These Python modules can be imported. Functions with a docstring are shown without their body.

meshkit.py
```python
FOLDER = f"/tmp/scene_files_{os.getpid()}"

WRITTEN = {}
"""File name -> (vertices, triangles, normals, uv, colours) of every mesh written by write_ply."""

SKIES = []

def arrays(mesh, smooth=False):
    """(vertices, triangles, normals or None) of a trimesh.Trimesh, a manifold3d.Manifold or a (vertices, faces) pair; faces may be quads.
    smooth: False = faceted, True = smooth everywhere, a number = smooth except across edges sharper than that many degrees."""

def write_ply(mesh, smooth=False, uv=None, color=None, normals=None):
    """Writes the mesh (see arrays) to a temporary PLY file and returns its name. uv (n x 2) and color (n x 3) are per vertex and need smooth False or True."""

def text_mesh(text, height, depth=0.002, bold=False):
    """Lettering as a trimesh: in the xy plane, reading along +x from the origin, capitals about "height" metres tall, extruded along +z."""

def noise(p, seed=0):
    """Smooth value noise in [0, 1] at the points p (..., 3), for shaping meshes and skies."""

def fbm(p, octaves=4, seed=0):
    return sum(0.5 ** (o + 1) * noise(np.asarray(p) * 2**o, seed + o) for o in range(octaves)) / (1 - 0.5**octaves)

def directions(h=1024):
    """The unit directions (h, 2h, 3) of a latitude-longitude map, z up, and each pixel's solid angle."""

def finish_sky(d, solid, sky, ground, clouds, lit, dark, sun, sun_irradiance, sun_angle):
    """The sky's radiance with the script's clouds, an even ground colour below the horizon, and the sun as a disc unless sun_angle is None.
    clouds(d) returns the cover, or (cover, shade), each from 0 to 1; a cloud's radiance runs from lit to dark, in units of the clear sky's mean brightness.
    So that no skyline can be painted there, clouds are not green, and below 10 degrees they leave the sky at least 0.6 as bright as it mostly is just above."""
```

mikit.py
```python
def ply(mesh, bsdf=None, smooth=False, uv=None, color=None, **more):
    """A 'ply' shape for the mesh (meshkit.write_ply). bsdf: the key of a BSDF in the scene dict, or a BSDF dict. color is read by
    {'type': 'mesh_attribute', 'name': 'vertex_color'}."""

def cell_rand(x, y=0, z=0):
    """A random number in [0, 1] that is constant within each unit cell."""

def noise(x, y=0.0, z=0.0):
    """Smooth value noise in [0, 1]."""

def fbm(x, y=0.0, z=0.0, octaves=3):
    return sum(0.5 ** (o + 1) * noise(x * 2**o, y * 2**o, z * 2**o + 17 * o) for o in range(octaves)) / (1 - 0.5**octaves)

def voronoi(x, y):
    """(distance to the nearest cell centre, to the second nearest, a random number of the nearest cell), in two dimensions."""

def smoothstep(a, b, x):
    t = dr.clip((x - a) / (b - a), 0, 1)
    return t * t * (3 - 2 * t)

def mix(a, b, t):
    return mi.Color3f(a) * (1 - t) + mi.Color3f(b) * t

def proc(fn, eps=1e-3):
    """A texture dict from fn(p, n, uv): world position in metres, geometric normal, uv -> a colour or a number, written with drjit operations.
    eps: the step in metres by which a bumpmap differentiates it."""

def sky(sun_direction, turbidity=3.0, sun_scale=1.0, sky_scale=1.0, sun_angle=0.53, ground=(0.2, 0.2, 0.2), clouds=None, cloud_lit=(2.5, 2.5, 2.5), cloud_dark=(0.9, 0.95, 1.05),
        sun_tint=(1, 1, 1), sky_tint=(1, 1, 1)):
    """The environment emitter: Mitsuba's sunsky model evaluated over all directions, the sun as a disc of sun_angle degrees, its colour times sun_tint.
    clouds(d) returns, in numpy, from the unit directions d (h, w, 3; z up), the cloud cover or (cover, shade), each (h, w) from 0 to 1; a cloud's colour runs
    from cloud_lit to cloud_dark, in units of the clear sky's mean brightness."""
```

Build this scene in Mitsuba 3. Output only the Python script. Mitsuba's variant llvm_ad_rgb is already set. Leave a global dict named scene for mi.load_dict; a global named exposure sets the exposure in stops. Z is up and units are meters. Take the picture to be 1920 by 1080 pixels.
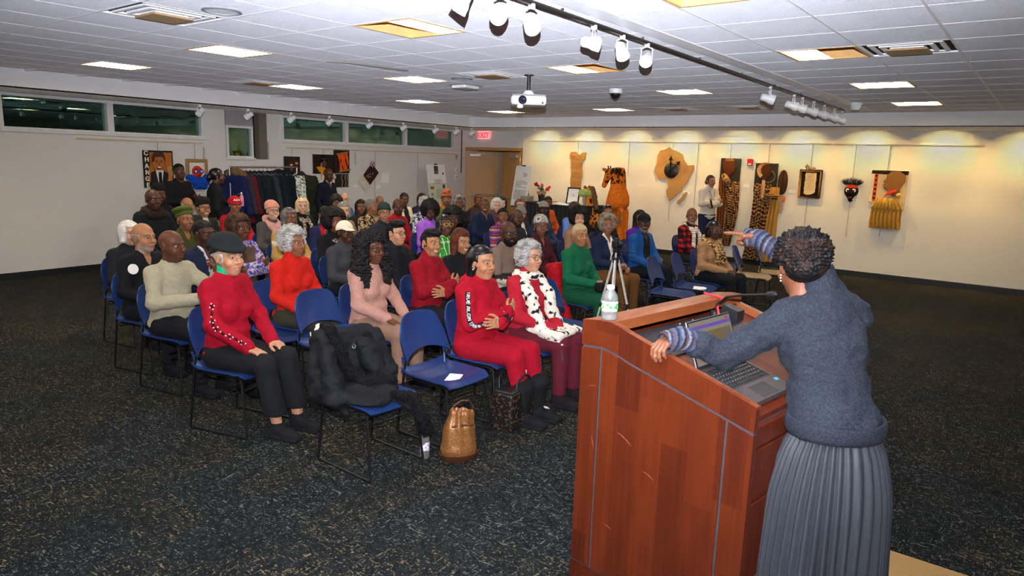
import math, random
import numpy as np, trimesh, mitsuba as mi, drjit as dr
import mikit, meshkit
from mikit import ply, proc, noise as tnoise, fbm as tfbm, smoothstep, mix, cell_rand
T = mi.ScalarTransform4f
random.seed(7); np.random.seed(7)
scene, labels = {}, {}

# ---------------------------------------------------------------- camera
CAM = np.array([0.0, 0.0, 2.0])
YAW, PITCH, ROLL, FPX = 0.65447, 0.18412, -0.03217, 1291.99
_f = np.array([math.cos(PITCH)*math.cos(YAW), math.cos(PITCH)*math.sin(YAW), -math.sin(PITCH)])
_r = np.array([math.sin(YAW), -math.cos(YAW), 0]); _d = np.cross(_f, _r)
_d2 = -math.sin(ROLL)*_r + math.cos(ROLL)*_d
scene['camera'] = {'type': 'perspective', 'fov': math.degrees(2*math.atan(960/FPX)), 'fov_axis': 'x', 'near_clip': 0.05, 'far_clip': 200.0,
                   'to_world': T().look_at(origin=CAM.tolist(), target=(CAM+_f).tolist(), up=(-_d2).tolist())}
exposure = 0.5
# ---------------------------------------------------------------- light: the camera's flash (on its shoe, above the lens), the ceiling fixtures, wall washers
FLASH = 84.0
scene['camera_flash'] = {'type': 'spot', 'cutoff_angle': 62.0, 'beam_width': 16.0, 'to_world': T().look_at(origin=[0.0, 0.0, 2.20], target=[.79, .61, 2.24], up=[0, 0, 1]), 'intensity': {'type': 'rgb', 'value': [FLASH*0.96, FLASH*0.98, FLASH*1.06]}, 'sampling_weight': 6.0}
# the flash head is tilted up: most of its light goes to the ceiling ahead
TILT = 270.0
scene['camera_flash_tilted'] = {'type': 'spot', 'intensity': {'type': 'rgb', 'value': [TILT*.90, TILT*.95, TILT*1.12]}, 'cutoff_angle': 49.0, 'beam_width': 10.0, 'sampling_weight': 5.0,
    'to_world': T().look_at(origin=[0.0, 0.0, 2.20], target=[.72*.77, .69*.77, 2.20+.643], up=[0, 0, 1])}
LAMP = (19.0, 16.4, 13.0)          # ceiling fixture lens
WASH = 4.0                      # wall washers in the soffit
FILL_SOFT = 0.0

# ---------------------------------------------------------------- helpers
def lin(c):
    if isinstance(c, str): c = [int(c[i:i+2], 16)/255 for i in (0, 2, 4)]
    c = np.asarray(c, float)
    return np.where(c <= 0.04045, c/12.92, ((c+0.055)/1.055)**2.4)
def rgb(c): return {'type': 'rgb', 'value': [float(x) for x in lin(c)]}
def mat(name, color, rough=0.6, metallic=0.0, spec=0.5, **k):
    b = {'type': 'principled', 'base_color': rgb(color) if isinstance(color, (str, tuple, list)) else color, 'roughness': rough, 'metallic': metallic, 'specular': spec, **k}
    scene[name] = {'type': 'twosided', 'bsdf': b}
    return name
def numbered(name):
    if name not in USED: USED[name] = 0; return name
    USED[name] += 1
    return f'{name}_{USED[name]:03d}'
USED = {}
def thing(name, label, cat, group=None):
    k = numbered(name); labels[k] = {'label': label, 'category': cat}
    if group: labels[k]['group'] = group
    return k
def obj(name, d, parent=None, label=None, cat=None, group=None, kind=None, to=None):
    k = numbered(f'{parent}__{name}' if parent else name)
    scene[k] = d if to is None else {**d, 'to_world': to}
    e = {a: b for a, b in (('label', label), ('category', cat), ('group', group), ('kind', kind)) if b}
    if e: labels[k] = e
    return k
def cat_(*ms): return trimesh.util.concatenate([m for m in ms if m is not None])
def box(lo, hi, bev=0.0):
    lo, hi = np.minimum(lo, hi).astype(float), np.maximum(lo, hi).astype(float)
    if bev <= 0: return trimesh.creation.box(bounds=[lo, hi])
    c, e = (lo+hi)/2, (hi-lo)/2
    b = min(bev, e.min()*0.9); pts = []
    for s in np.array(np.meshgrid([-1, 1], [-1, 1], [-1, 1])).T.reshape(-1, 3):
        for a in range(3):
            q = s*(e-b); q[a] = s[a]*e[a]; pts.append(q)
    return trimesh.convex.convex_hull(np.array(pts)+c)
def cyl(a, b, r, n=12, r2=None):
    return tube([a, b], [r, r if r2 is None else r2], n)
def tube(pts, r, n=8, closed=False, flat=1.0, up=None):
    P = np.asarray(pts, float); m = len(P); r = np.broadcast_to(np.asarray(r, float), (m,))
    t = np.gradient(P, axis=0) if not closed else np.roll(P, -1, 0)-np.roll(P, 1, 0)
    t /= np.linalg.norm(t, axis=1, keepdims=True)+1e-12
    a = np.array(up if up is not None else ([0, 0, 1.0] if abs(t[0][2]) < 0.9 else [1.0, 0, 0]))
    V = []; ang = np.arange(n)*2*np.pi/n
    for i in range(m):
        a = a-t[i]*(a@t[i]); a /= np.linalg.norm(a)+1e-12; b = np.cross(t[i], a)
        V.append(P[i]+r[i]*(np.cos(ang)[:, None]*b+flat*np.sin(ang)[:, None]*a))
    V = np.array(V).reshape(-1, 3); F = []
    for i in range(m if closed else m-1):
        j = (i+1) % m
        for k in range(n):
            l = (k+1) % n
            F += [[i*n+k, i*n+l, j*n+l], [i*n+k, j*n+l, j*n+k]]
    if not closed:
        V = np.vstack([V, P[0], P[-1]]); c0, c1 = len(V)-2, len(V)-1
        for k in range(n):
            l = (k+1) % n; F += [[c0, l, k], [c1, (m-1)*n+k, (m-1)*n+l]]
    return trimesh.Trimesh(V, F, process=False)
def lathe(prof, n=24, center=(0, 0, 0)):
    prof = np.asarray(prof, float); m = len(prof); ang = np.arange(n)*2*np.pi/n
    V = np.stack([np.outer(prof[:, 0], np.cos(ang)), np.outer(prof[:, 0], np.sin(ang)), np.repeat(prof[:, 1:2], n, 1)], -1).reshape(-1, 3)
    F = []
    for i in range(m-1):
        for k in range(n):
            l = (k+1) % n; F += [[i*n+k, i*n+l, (i+1)*n+l], [i*n+k, (i+1)*n+l, (i+1)*n+k]]
    return trimesh.Trimesh(V+np.array(center), F, process=False)
def grid(fn, nu, nv):
    u, v = np.meshgrid(np.linspace(0, 1, nu), np.linspace(0, 1, nv), indexing='ij')
    V = np.asarray(fn(u.ravel(), v.ravel())).reshape(-1, 3) if not isinstance(fn(u.ravel(), v.ravel()), tuple) else np.stack(fn(u.ravel(), v.ravel()), -1)
    i, j = np.meshgrid(np.arange(nu-1), np.arange(nv-1), indexing='ij'); a = (i*nv+j).ravel()
    return trimesh.Trimesh(V, np.vstack([np.stack([a, a+nv, a+nv+1], 1), np.stack([a, a+nv+1, a+1], 1)]), process=False)
def thick(m, t):
    m.fix_normals() if False else None
    v, f = m.vertices, m.faces; n = m.vertex_normals
    V = np.vstack([v+n*t/2, v-n*t/2]); N = len(v); F = [f, f[:, ::-1]+N]
    e = trimesh.grouping.group_rows(m.edges_sorted, require_count=1); ed = m.edges[e]
    F.append(np.stack([ed[:, 1], ed[:, 0], ed[:, 0]+N], 1)); F.append(np.stack([ed[:, 1], ed[:, 0]+N, ed[:, 1]+N], 1))
    return trimesh.Trimesh(V, np.vstack(F), process=False)
def prism(poly, t, hole=None):
    from shapely.geometry import Polygon
    return trimesh.creation.extrude_polygon(Polygon(poly, hole or []), t, engine='earcut')
def frame_(o, x, y, z):
    m = np.eye(4); m[:3, 0], m[:3, 1], m[:3, 2], m[:3, 3] = x, y, z, o
    return m
def moved(m, M=None, t=None, rz=0.0, s=1.0):
    m = m.copy(); v = np.asarray(m.vertices)*s
    if M is not None: v = v @ np.asarray(M)[:3, :3].T+np.asarray(M)[:3, 3]
    if rz: c, q = math.cos(rz), math.sin(rz); v = v @ np.array([[c, -q, 0], [q, c, 0], [0, 0, 1]]).T
    if t is not None: v = v+np.asarray(t, float)
    return trimesh.Trimesh(v, m.faces, process=False)
def vc(mesh, color, bsdf='vc_cloth', smooth=True):
    """a ply with per-vertex colours; color: hex / rgb, or a function of the vertices"""
    V = np.asarray(mesh.vertices); c = color(V) if callable(color) else color
    C = np.broadcast_to(lin(c) if isinstance(c, str) else np.asarray(c, float), (len(V), 3)) if not callable(color) else c
    return ply(mesh, bsdf, smooth=smooth, color=np.ascontiguousarray(C))
def col(c): return lin(c)
VCOL = {'type': 'mesh_attribute', 'name': 'vertex_color'}
mat('vc_cloth', VCOL, 0.9, spec=0.25, sheen=0.15)
mat('vc_skin', VCOL, 0.5, spec=0.35)
mat('vc_hair', VCOL, 0.62, spec=0.25)
mat('vc_sleek', VCOL, 0.32, spec=0.5)
mat('vc_gloss', VCOL, 0.3, spec=0.5)
mat('vc_matte', VCOL, 0.85, spec=0.2)
mat('vc_metal', VCOL, 0.35, metallic=1.0)
mat('white_paint', 'e9e6e2', 0.55); mat('white_plastic', 'eeeeee', 0.4); mat('black_plastic', '131416', 0.45); mat('black_metal', '0b0b0d', 0.4, spec=0.6)
mat('paper', 'f1efe9', 0.8); mat('chrome', 'd5d5d5', 0.2, metallic=1.0); mat('bronze', '4a443e', 0.4, metallic=0.8); mat('wire', '8d8984', 0.5)
mat('dark', '08090a', 0.7)

# ---------------------------------------------------------------- implicit shapes (surface nets)
def sd_cone(p, a, b, ra, rb):
    a, b = np.asarray(a, float), np.asarray(b, float); ba = b-a; pa = p-a
    h = np.clip(pa @ ba/(ba @ ba+1e-12), 0, 1)
    return np.linalg.norm(pa-h[:, None]*ba, axis=1)-(ra+h*(rb-ra))
def sd_chain(p, pts, rs, k=0.015):
    d = None
    for i in range(len(pts)-1):
        e = sd_cone(p, pts[i], pts[i+1], rs[i], rs[i+1]); d = e if d is None else smin(d, e, k)
    return d
def sd_ell(p, c, r, R=None):
    q = p-np.asarray(c, float)
    if R is not None: q = q @ R
    r = np.asarray(r, float); k0 = np.linalg.norm(q/r, axis=1); k1 = np.linalg.norm(q/(r*r), axis=1)
    return k0*(k0-1)/np.maximum(k1, 1e-9)
def sd_box(p, c, e, r=0.0, R=None):
    q = p-np.asarray(c, float)
    if R is not None: q = q @ R
    q = np.abs(q)-(np.asarray(e, float)-r)
    return np.linalg.norm(np.maximum(q, 0), axis=1)+np.minimum(q.max(1), 0)-r
def smin(a, b, k):
    h = np.clip(0.5+0.5*(b-a)/k, 0, 1)
    return b*(1-h)+a*h-k*h*(1-h)
def smax(a, b, k): return -smin(-a, -b, k)
def nets(fn, lo, hi, h):
    lo = np.asarray(lo, float); n = (np.ceil((np.asarray(hi)-lo)/(3*h)).astype(int)+1)
    ax = [lo[i]+(np.arange(n[i])+0.5)*3*h for i in range(3)]
    c = fn(np.stack(np.meshgrid(*ax, indexing='ij'), -1).reshape(-1, 3)).reshape(n)
    near = np.abs(c) < 3*h*1.35+0.004
    D = np.repeat(np.repeat(np.repeat(c, 3, 0), 3, 1), 3, 2); N = np.repeat(np.repeat(np.repeat(near, 3, 0), 3, 1), 3, 2)
    i = np.argwhere(N); D[N] = fn(lo+(i+0.5)*h)
    S = D < 0
    A = np.zeros(tuple(s-1 for s in D.shape), int); offs = [(a, b, d) for a in (0, 1) for b in (0, 1) for d in (0, 1)]
    sl = lambda o: tuple(slice(o[k], D.shape[k]-1+o[k]) for k in range(3))
    for o in offs: A += S[sl(o)]
    act = np.argwhere((A > 0) & (A < 8)); idx = -np.ones(A.shape, int); idx[tuple(act.T)] = np.arange(len(act))
    P = np.zeros((len(act), 3)); W = np.zeros(len(act))
    for a in offs:
        for k in range(3):
            if a[k]: continue
            b = list(a); b[k] = 1
            da, db = D[tuple((act+a).T)], D[tuple((act+b).T)]; m = (da < 0) != (db < 0)
            t = np.where(m, da/np.where(m, da-db, 1), 0); q = np.tile(np.array(a, float), (len(act), 1)); q[:, k] = t
            P[m] += q[m]; W[m] += 1
    V = lo+(act+P/np.maximum(W, 1)[:, None]+0.5)*h; F = []
    for k in range(3):
        u, v = (k+1) % 3, (k+2) % 3
        s0 = [slice(1, D.shape[j]-1) for j in range(3)]; s1 = list(s0); s0[k] = slice(0, D.shape[k]-1); s1[k] = slice(1, D.shape[k])
        x = np.argwhere(S[tuple(s0)] != S[tuple(s1)])
        o = np.array([1, 1, 1]); o[k] = 0; x = x+o
        ins = S[tuple(x.T)]; eu, ev = np.eye(3, dtype=int)[u], np.eye(3, dtype=int)[v]
        q = [idx[tuple((x-a).T)] for a in (eu+ev, ev, 0*eu, eu)]
        q = np.stack(q, 1); q[~ins] = q[~ins][:, ::-1]; F += [q[:, :3], q[:, [0, 2, 3]]]
    F = np.vstack(F); F = F[(F >= 0).all(1)]
    return trimesh.Trimesh(V, F, process=False)
def rot(ax, deg):
    return trimesh.transformations.rotation_matrix(math.radians(deg), ax)[:3, :3]
# ================================================================ people: builders
CACHE = {}
def cached(key, fn):
    if key not in CACHE: CACHE[key] = fn()
    return CACHE[key]
def mirror(m):
    v = np.array(m.vertices); v[:, 0] *= -1
    return trimesh.Trimesh(v, np.asarray(m.faces)[:, ::-1], process=False)
def head_sdf(p, fem, smile):
    q = p.copy(); q[:, 0] = np.abs(q[:, 0])
    d = sd_ell(p, (0, -.014, .03), (.073, .094, .086))
    jw = .052 if fem else .057
    d = smin(d, sd_ell(p, (0, .026, -.045), (jw, .062, .074)), .03)
    d = smin(d, sd_ell(p, (0, .064, -.096), (.019 if fem else .024, .018, .017)), .028)
    d = smin(d, sd_ell(q, (.036, .060, -.034), (.026, .026, .026)), .022)
    d = smin(d, sd_cone(q, (.012, .084, .024), (.045, .068, .024), .010, .008), .016)
    d = smax(d, -sd_ell(q, (.032, .098, .004), (.018, .017, .012)), .012)
    lid = np.maximum(sd_ell(q, (.0315, .0735, .004), (.0165, .0150, .0140)), np.minimum(.0046-(q[:, 2]-.004), (q[:, 2]-.004)+.0044)*.8)
    d = smin(d, lid, .004)
    d = smin(d, sd_cone(p, (0, .087, .014), (0, .108, -.026), .007, .0105), .012)
    d = smin(d, sd_ell(q, (.012, .096, -.031), (.009, .010, .008)), .006)
    up = .008 if smile else 0.0
    d = smin(d, sd_ell(p, (0, .070, -.066), (.030, .024, .022)), .016)
    lx = .024+.006*smile
    d = smin(d, sd_cone(q, (0, .0945, -.0585), (lx, .079, -.063+up), .0055, .0025), .006)
    d = smin(d, sd_cone(q, (0, .0935, -.0715-.5*up), (lx, .078, -.065+up), .0068, .0025), .006)
    d = smax(d, -sd_cone(q, (0, .102, -.0645), (lx, .084, -.0635+up), .0035+.002*smile, .0022), .004)
    d = smin(d, sd_ell(q, (.074, -.012, -.006), (.010, .020, .032), rot([0, 0, 1], -14)), .008)
    d = smax(d, -sd_ell(q, (.085, -.008, -.004), (.006, .010, .018)), .006)
    nr = .046 if fem else .055
    d = smin(d, sd_cone(p, (0, -.016, -.06), (0, -.035, -.21), nr, nr+.008), .02)
    return d
def head_mesh(fem, smile, h):
    return cached(('head', fem, smile, h), lambda: nets(lambda p: head_sdf(p, fem, smile), (-.1, -.125, -.205), (.1, .13, .13), h))
def shade_head(V, skin, fem, smile, brow='17100c', scalp=None, lips=None, beard=None, hl=.055):
    sk = col(skin); C = np.tile(sk, (len(V), 1)); x, y, z = np.abs(V[:, 0]), V[:, 1], V[:, 2]
    n = meshkit.fbm(V*30, 2, 3)[:, None]; C *= .93+.16*n
    def put(m, c, a=1.0): C[:] = C*(1-a*m[:, None])+np.asarray(c)*a*m[:, None]
    cheek = np.exp(-((x-.04)**2+(z+.03)**2)/.0007)*(y > .03); put(cheek, sk*np.array([1.12, .86, .84]), .5)
    up = .008 if smile else 0.0
    lip = np.clip((.0088-np.abs(z+.065+.0-up*(x/.028)**1.5))/.003, 0, 1)*(x < .029+.006*smile)*(y > .074)
    put(lip, sk*np.array([.95, .55, .55]) if lips is None else col(lips), .8)
    if smile: put(np.clip((.0040-np.abs(z+.064-up*(x/.028)**1.5))/.002, 0, 1)*(x < .022)*(y > .08), col('e8e2da'), .95)
    else: put(np.clip((.0022-np.abs(z+.0645))/.0015, 0, 1)*(x < .026)*(y > .074), sk*.25, .7)
    bz = .0235+.004*np.cos(x*60-2.0)
    put(np.clip((.0048-np.abs(z-bz))/.002, 0, 1)*(x > .013)*(x < .052)*(y > .055), col(brow), .85)
    put(np.clip((.016-np.hypot((x-.0315), (z-.004)*1.5))/.006, 0, 1)*(y > .06), sk*.55, .5)
    put(np.clip((.0055-np.hypot(x-.011, z+.036))/.003, 0, 1)*(y > .088), sk*.35, .6)
    if beard is not None:
        b = np.clip((-.045-z+.25*(.06-y))/.012, 0, 1)*(z > -.125)*(y > -.005)*np.clip((np.maximum(np.hypot(x/.034, (z+.066)/.018)-.9, 0))/.25, 0, 1)
        b = np.maximum(b, np.clip((.006-np.abs(z+.050))/.004, 0, 1)*(x < .032)*(y > .07))
        put(b*np.clip(.6+.7*meshkit.noise(V*300), 0, 1), col(beard), .55)
    if scalp is not None:
        sz = z-.042-.5*np.clip(y-.03, 0, 1)+1.15*np.clip(-y-.0, 0, .1)
        put(np.clip(sz/.02+meshkit.noise(V*90)-.5, 0, 1), col(scalp), .8)
    return C
def shell(p, t, dy=0.0): return sd_ell(p, (0, -.014+dy, .03), (.073+t, .094+t, .086+t))
def facecut(p, w=.064, top=.05, f=1.0):
    return sd_ell(p, (0, .105, top-.105), (w, .085*f, .108))
def hair_sdf(style, p):
    q = p.copy(); q[:, 0] = np.abs(q[:, 0]); x, y, z = q.T
    if style in ('short', 'shortcrop'):
        t = .012 if style == 'short' else .007
        d = shell(p, t); d = smax(d, -np.maximum(.022-y, z-.064+4*x*x), .010)
        d = smax(d, -.055-z+.9*np.clip(y, -.02, .05), .01); return smax(d, -sd_ell(q, (.075, -.004, -.012), (.02, .024, .034)), .006)
    if style == 'tuft':
        d = smin(shell(p, .006), sd_ell(p, (0, .02, .10), (.075, .085, .036)), .02)
        d = smax(d, -np.maximum(.026-y, z-.062+3*x*x), .010); d = smax(d, -.05-z+.9*np.clip(y, -.02, .05), .01)
        return smax(d, -sd_ell(q, (.075, -.004, -.012), (.02, .024, .034)), .006)
    if style in ('afro', 'bigafro', 'curlycrop', 'curlybob'):
        t = {'afro': .045, 'bigafro': .068, 'curlycrop': .026, 'curlybob': .036}[style]
        d = shell(p, t, -.012)
        if style == 'curlybob': d = smin(d, sd_ell(q, (.078, -.03, -.03), (.035, .06, .06)), .03)
        d = smax(d, -facecut(p, .066, .066, 1.25), .012); d = smax(d, -np.maximum(.054-y, z-.070), .03)
        return smax(d, -(.075 if style != 'curlycrop' else .05)-z+.5*np.clip(y, -.02, .05), .02)
    if style == 'longcurly':
        d = smin(shell(p, .05, -.02), sd_cone(q, (.07, -.04, .02), (.12, -.005, -.16), .075, .085), .05)
        d = smin(d, sd_cone(q, (.115, .0, -.16), (.11, .03, -.27), .075, .055), .04)
        d = smin(d, sd_cone(p, (0, -.07, 0), (0, -.08, -.27), .09, .09), .05)
        d = smax(d, -facecut(p, .066, .064, 1.6), .012); d = smax(d, -np.maximum(np.maximum(.048-y, z-.066), -.125-z), .018)
        return smax(d, -sd_cone(p, (0, .02, -.12), (0, .1, -.32), .055, .075), .01)
    if style in ('bob', 'wavy', 'longstraight'):
        L = {'bob': -.10, 'wavy': -.17, 'longstraight': -.24}[style]
        d = smin(shell(p, .014), sd_cone(q, (.055, -.02, .03), (.070, -.005, L+.03), .042, .034), .03)
        d = smin(d, sd_cone(p, (0, -.05, .0), (0, -.055, L+.03), .07, .06), .03)
        d = smax(d, -facecut(p, .060, .058, 1.35), .01); d = smax(d, -np.maximum(.040-y, z-.062), .014)
        d = smax(d, -sd_cone(p, (0, .03, -.12), (0, .09, -.3), .05, .06), .01)
        return smax(d, L-z, .02)
    if style == 'fringe':
        d = smin(shell(p, .014), sd_cone(q, (.058, -.02, .03), (.064, .0, -.05), .034, .028), .03)
        d = smin(d, sd_cone(q, (0, .082, .062), (.05, .07, .035), .018, .014), .02)
        d = smax(d, -sd_ell(p, (0, .1, -.055), (.058, .08, .085)), .008); return smax(d, -.075-z, .02)
    if style == 'sleekbun':
        d = shell(p, .008); d = smax(d, -np.maximum(.030-y, z-.070+3*x*x), .012)
        d = smax(d, -.065-z+.6*np.clip(y, -.02, .05), .01); d = smax(d, -sd_ell(q, (.077, -.004, -.014), (.02, .022, .032)), .006)
        return smin(d, sd_ell(p, (0, -.112, -.02), (.05, .036, .05)), .015)
    if style == 'sleeklong':
        d = smin(shell(p, .009), sd_cone(p, (0, -.075, .0), (0, -.085, -.16), .065, .05), .04)
        d = smin(d, sd_cone(q, (.05, -.035, .02), (.055, -.055, -.11), .038, .035), .03)
        d = smax(d, -np.maximum(.026-y, z-.070+3*x*x), .012); return smax(d, -sd_ell(q, (.077, .010, -.02), (.02, .024, .034)), .006)
    if style == 'fringebald':
        d = shell(p, .008); d = smax(d, z-.03, .01); d = smax(d, y-.03, .01); d = smax(d, -.06-z, .01)
        return smax(d, -sd_ell(q, (.075, -.004, -.012), (.02, .024, .034)), .006)
    if style == 'beard':
        d = sd_ell(p, (0, .032, -.066), (.06, .062, .072)); d = smax(d, z+.042-.5*np.clip(.05-y, 0, .1), .008)
        d = smin(d, sd_cone(q, (0, .095, -.05), (.028, .08, -.055), .006, .005), .008)
        return smax(d, -sd_ell(p, (0, .1, -.066), (.024, .03, .011)), .004)
    if style == 'hatbase' or style == 'beanie':
        d = shell(p, .016); d = smax(d, .022-z-.25*np.clip(-y, -.1, .06), .006)
        roll = np.hypot(np.sqrt((x/.084)**2+((y+.012)/.105)**2)*.095-.096, (z-.034+.15*y))-.014
        return smin(d, roll, .008)
    if style == 'slouch':
        d = smin(shell(p, .018), sd_ell(p, (0, -.06, .085), (.075, .075, .055)), .03); d = smax(d, .03-z-.25*np.clip(-y, -.1, .06), .006)
        return d
    if style == 'beret':
        d = smax(shell(p, .012), .035-z-.4*np.clip(-y, -.1, .06), .006)
        return smin(d, sd_ell(p, (.01, -.03, .098), (.105, .115, .042), rot([1, 0, 0], 18)), .02)
    if style == 'cloche':
        d = smin(shell(p, .024), sd_ell(p, (0, -.03, .10), (.092, .105, .062)), .03); d = smax(d, .044-z-.35*np.clip(-y, -.06, .08), .008)
        roll = np.hypot(np.sqrt((x/.088)**2+((y+.012)/.11)**2)*.099-.102, (z-.072+.20*y))-.019
        return smin(d, roll, .012)
    if style == 'cap':
        d = smax(shell(p, .013), .03-z-.25*np.clip(-y, -.1, .06), .006)
        br = np.maximum(sd_ell(p, (0, .095, .045), (.075, .085, .02)), np.abs(z-.047+.35*(y-.09)+6*x*x)-.004); br = np.maximum(br, .05-y)
        return smin(d, br, .006)
    if style == 'wrap':
        d = smax(shell(p, .024), .028-z-.4*np.clip(-y, -.1, .06), .006)
        d = smin(d, sd_ell(p, (0, -.01, .13), (.075, .07, .05)), .03); d = smin(d, sd_ell(p, (.02, .06, .125), (.045, .03, .03)), .012)
        return smin(d, sd_ell(p, (-.035, .03, .15), (.04, .035, .03)), .012)
    if style == 'turban':
        d = smax(shell(p, .02), .03-z-.35*np.clip(-y, -.1, .06), .006); return smin(d, sd_ell(p, (0, -.02, .105), (.085, .095, .045)), .03)
    raise KeyError(style)
HAIRAMP = {'afro': .012, 'bigafro': .013, 'curlycrop': .011, 'curlybob': .012, 'longcurly': .016, 'short': .004, 'shortcrop': .003, 'tuft': .007, 'wavy': .008, 'fringe': .005, 'fringebald': .004, 'bob': .003, 'beard': .006}
def hair_mesh(style, h):
    def mk():
        big = style in ('longcurly', 'wavy', 'longstraight', 'sleeklong')
        m = nets(lambda p: hair_sdf(style, p), (-.23, -.21, -.36 if big else -.19), (.23, .2, .22), h)
        a = HAIRAMP.get(style, 0)
        if a:
            v = m.vertices; f = 75 if style in ('afro', 'bigafro', 'curlycrop', 'curlybob') else 48
            if style in ('bob', 'wavy', 'short', 'fringe', 'shortcrop', 'tuft', 'fringebald', 'beard'): w = v*np.array([150, 60, 22]); k = meshkit.fbm(w, 2, 5)-.5
            else: k = .62*np.abs(meshkit.noise(v*f, 5)-.5)*2+.38*np.abs(meshkit.noise(v*f*2.1, 9)-.5)*2-.4
            m = trimesh.Trimesh(v+m.vertex_normals*(2*a*k)[:, None], m.faces, process=False)
        return m
    return cached(('hair', style, h), mk)
def hair_color(V, c, var=.5, c2=None):
    n = meshkit.noise(V*70, 5)*.6+meshkit.noise(V*150, 9)*.4
    C = col(c)*(1-var+2*var*n)[:, None]
    if c2 is not None: t = np.clip((meshkit.noise(V*26, 4)-.45)*4, 0, 1)[:, None]; C = C*(1-t)+col(c2)*t
    return C
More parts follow.
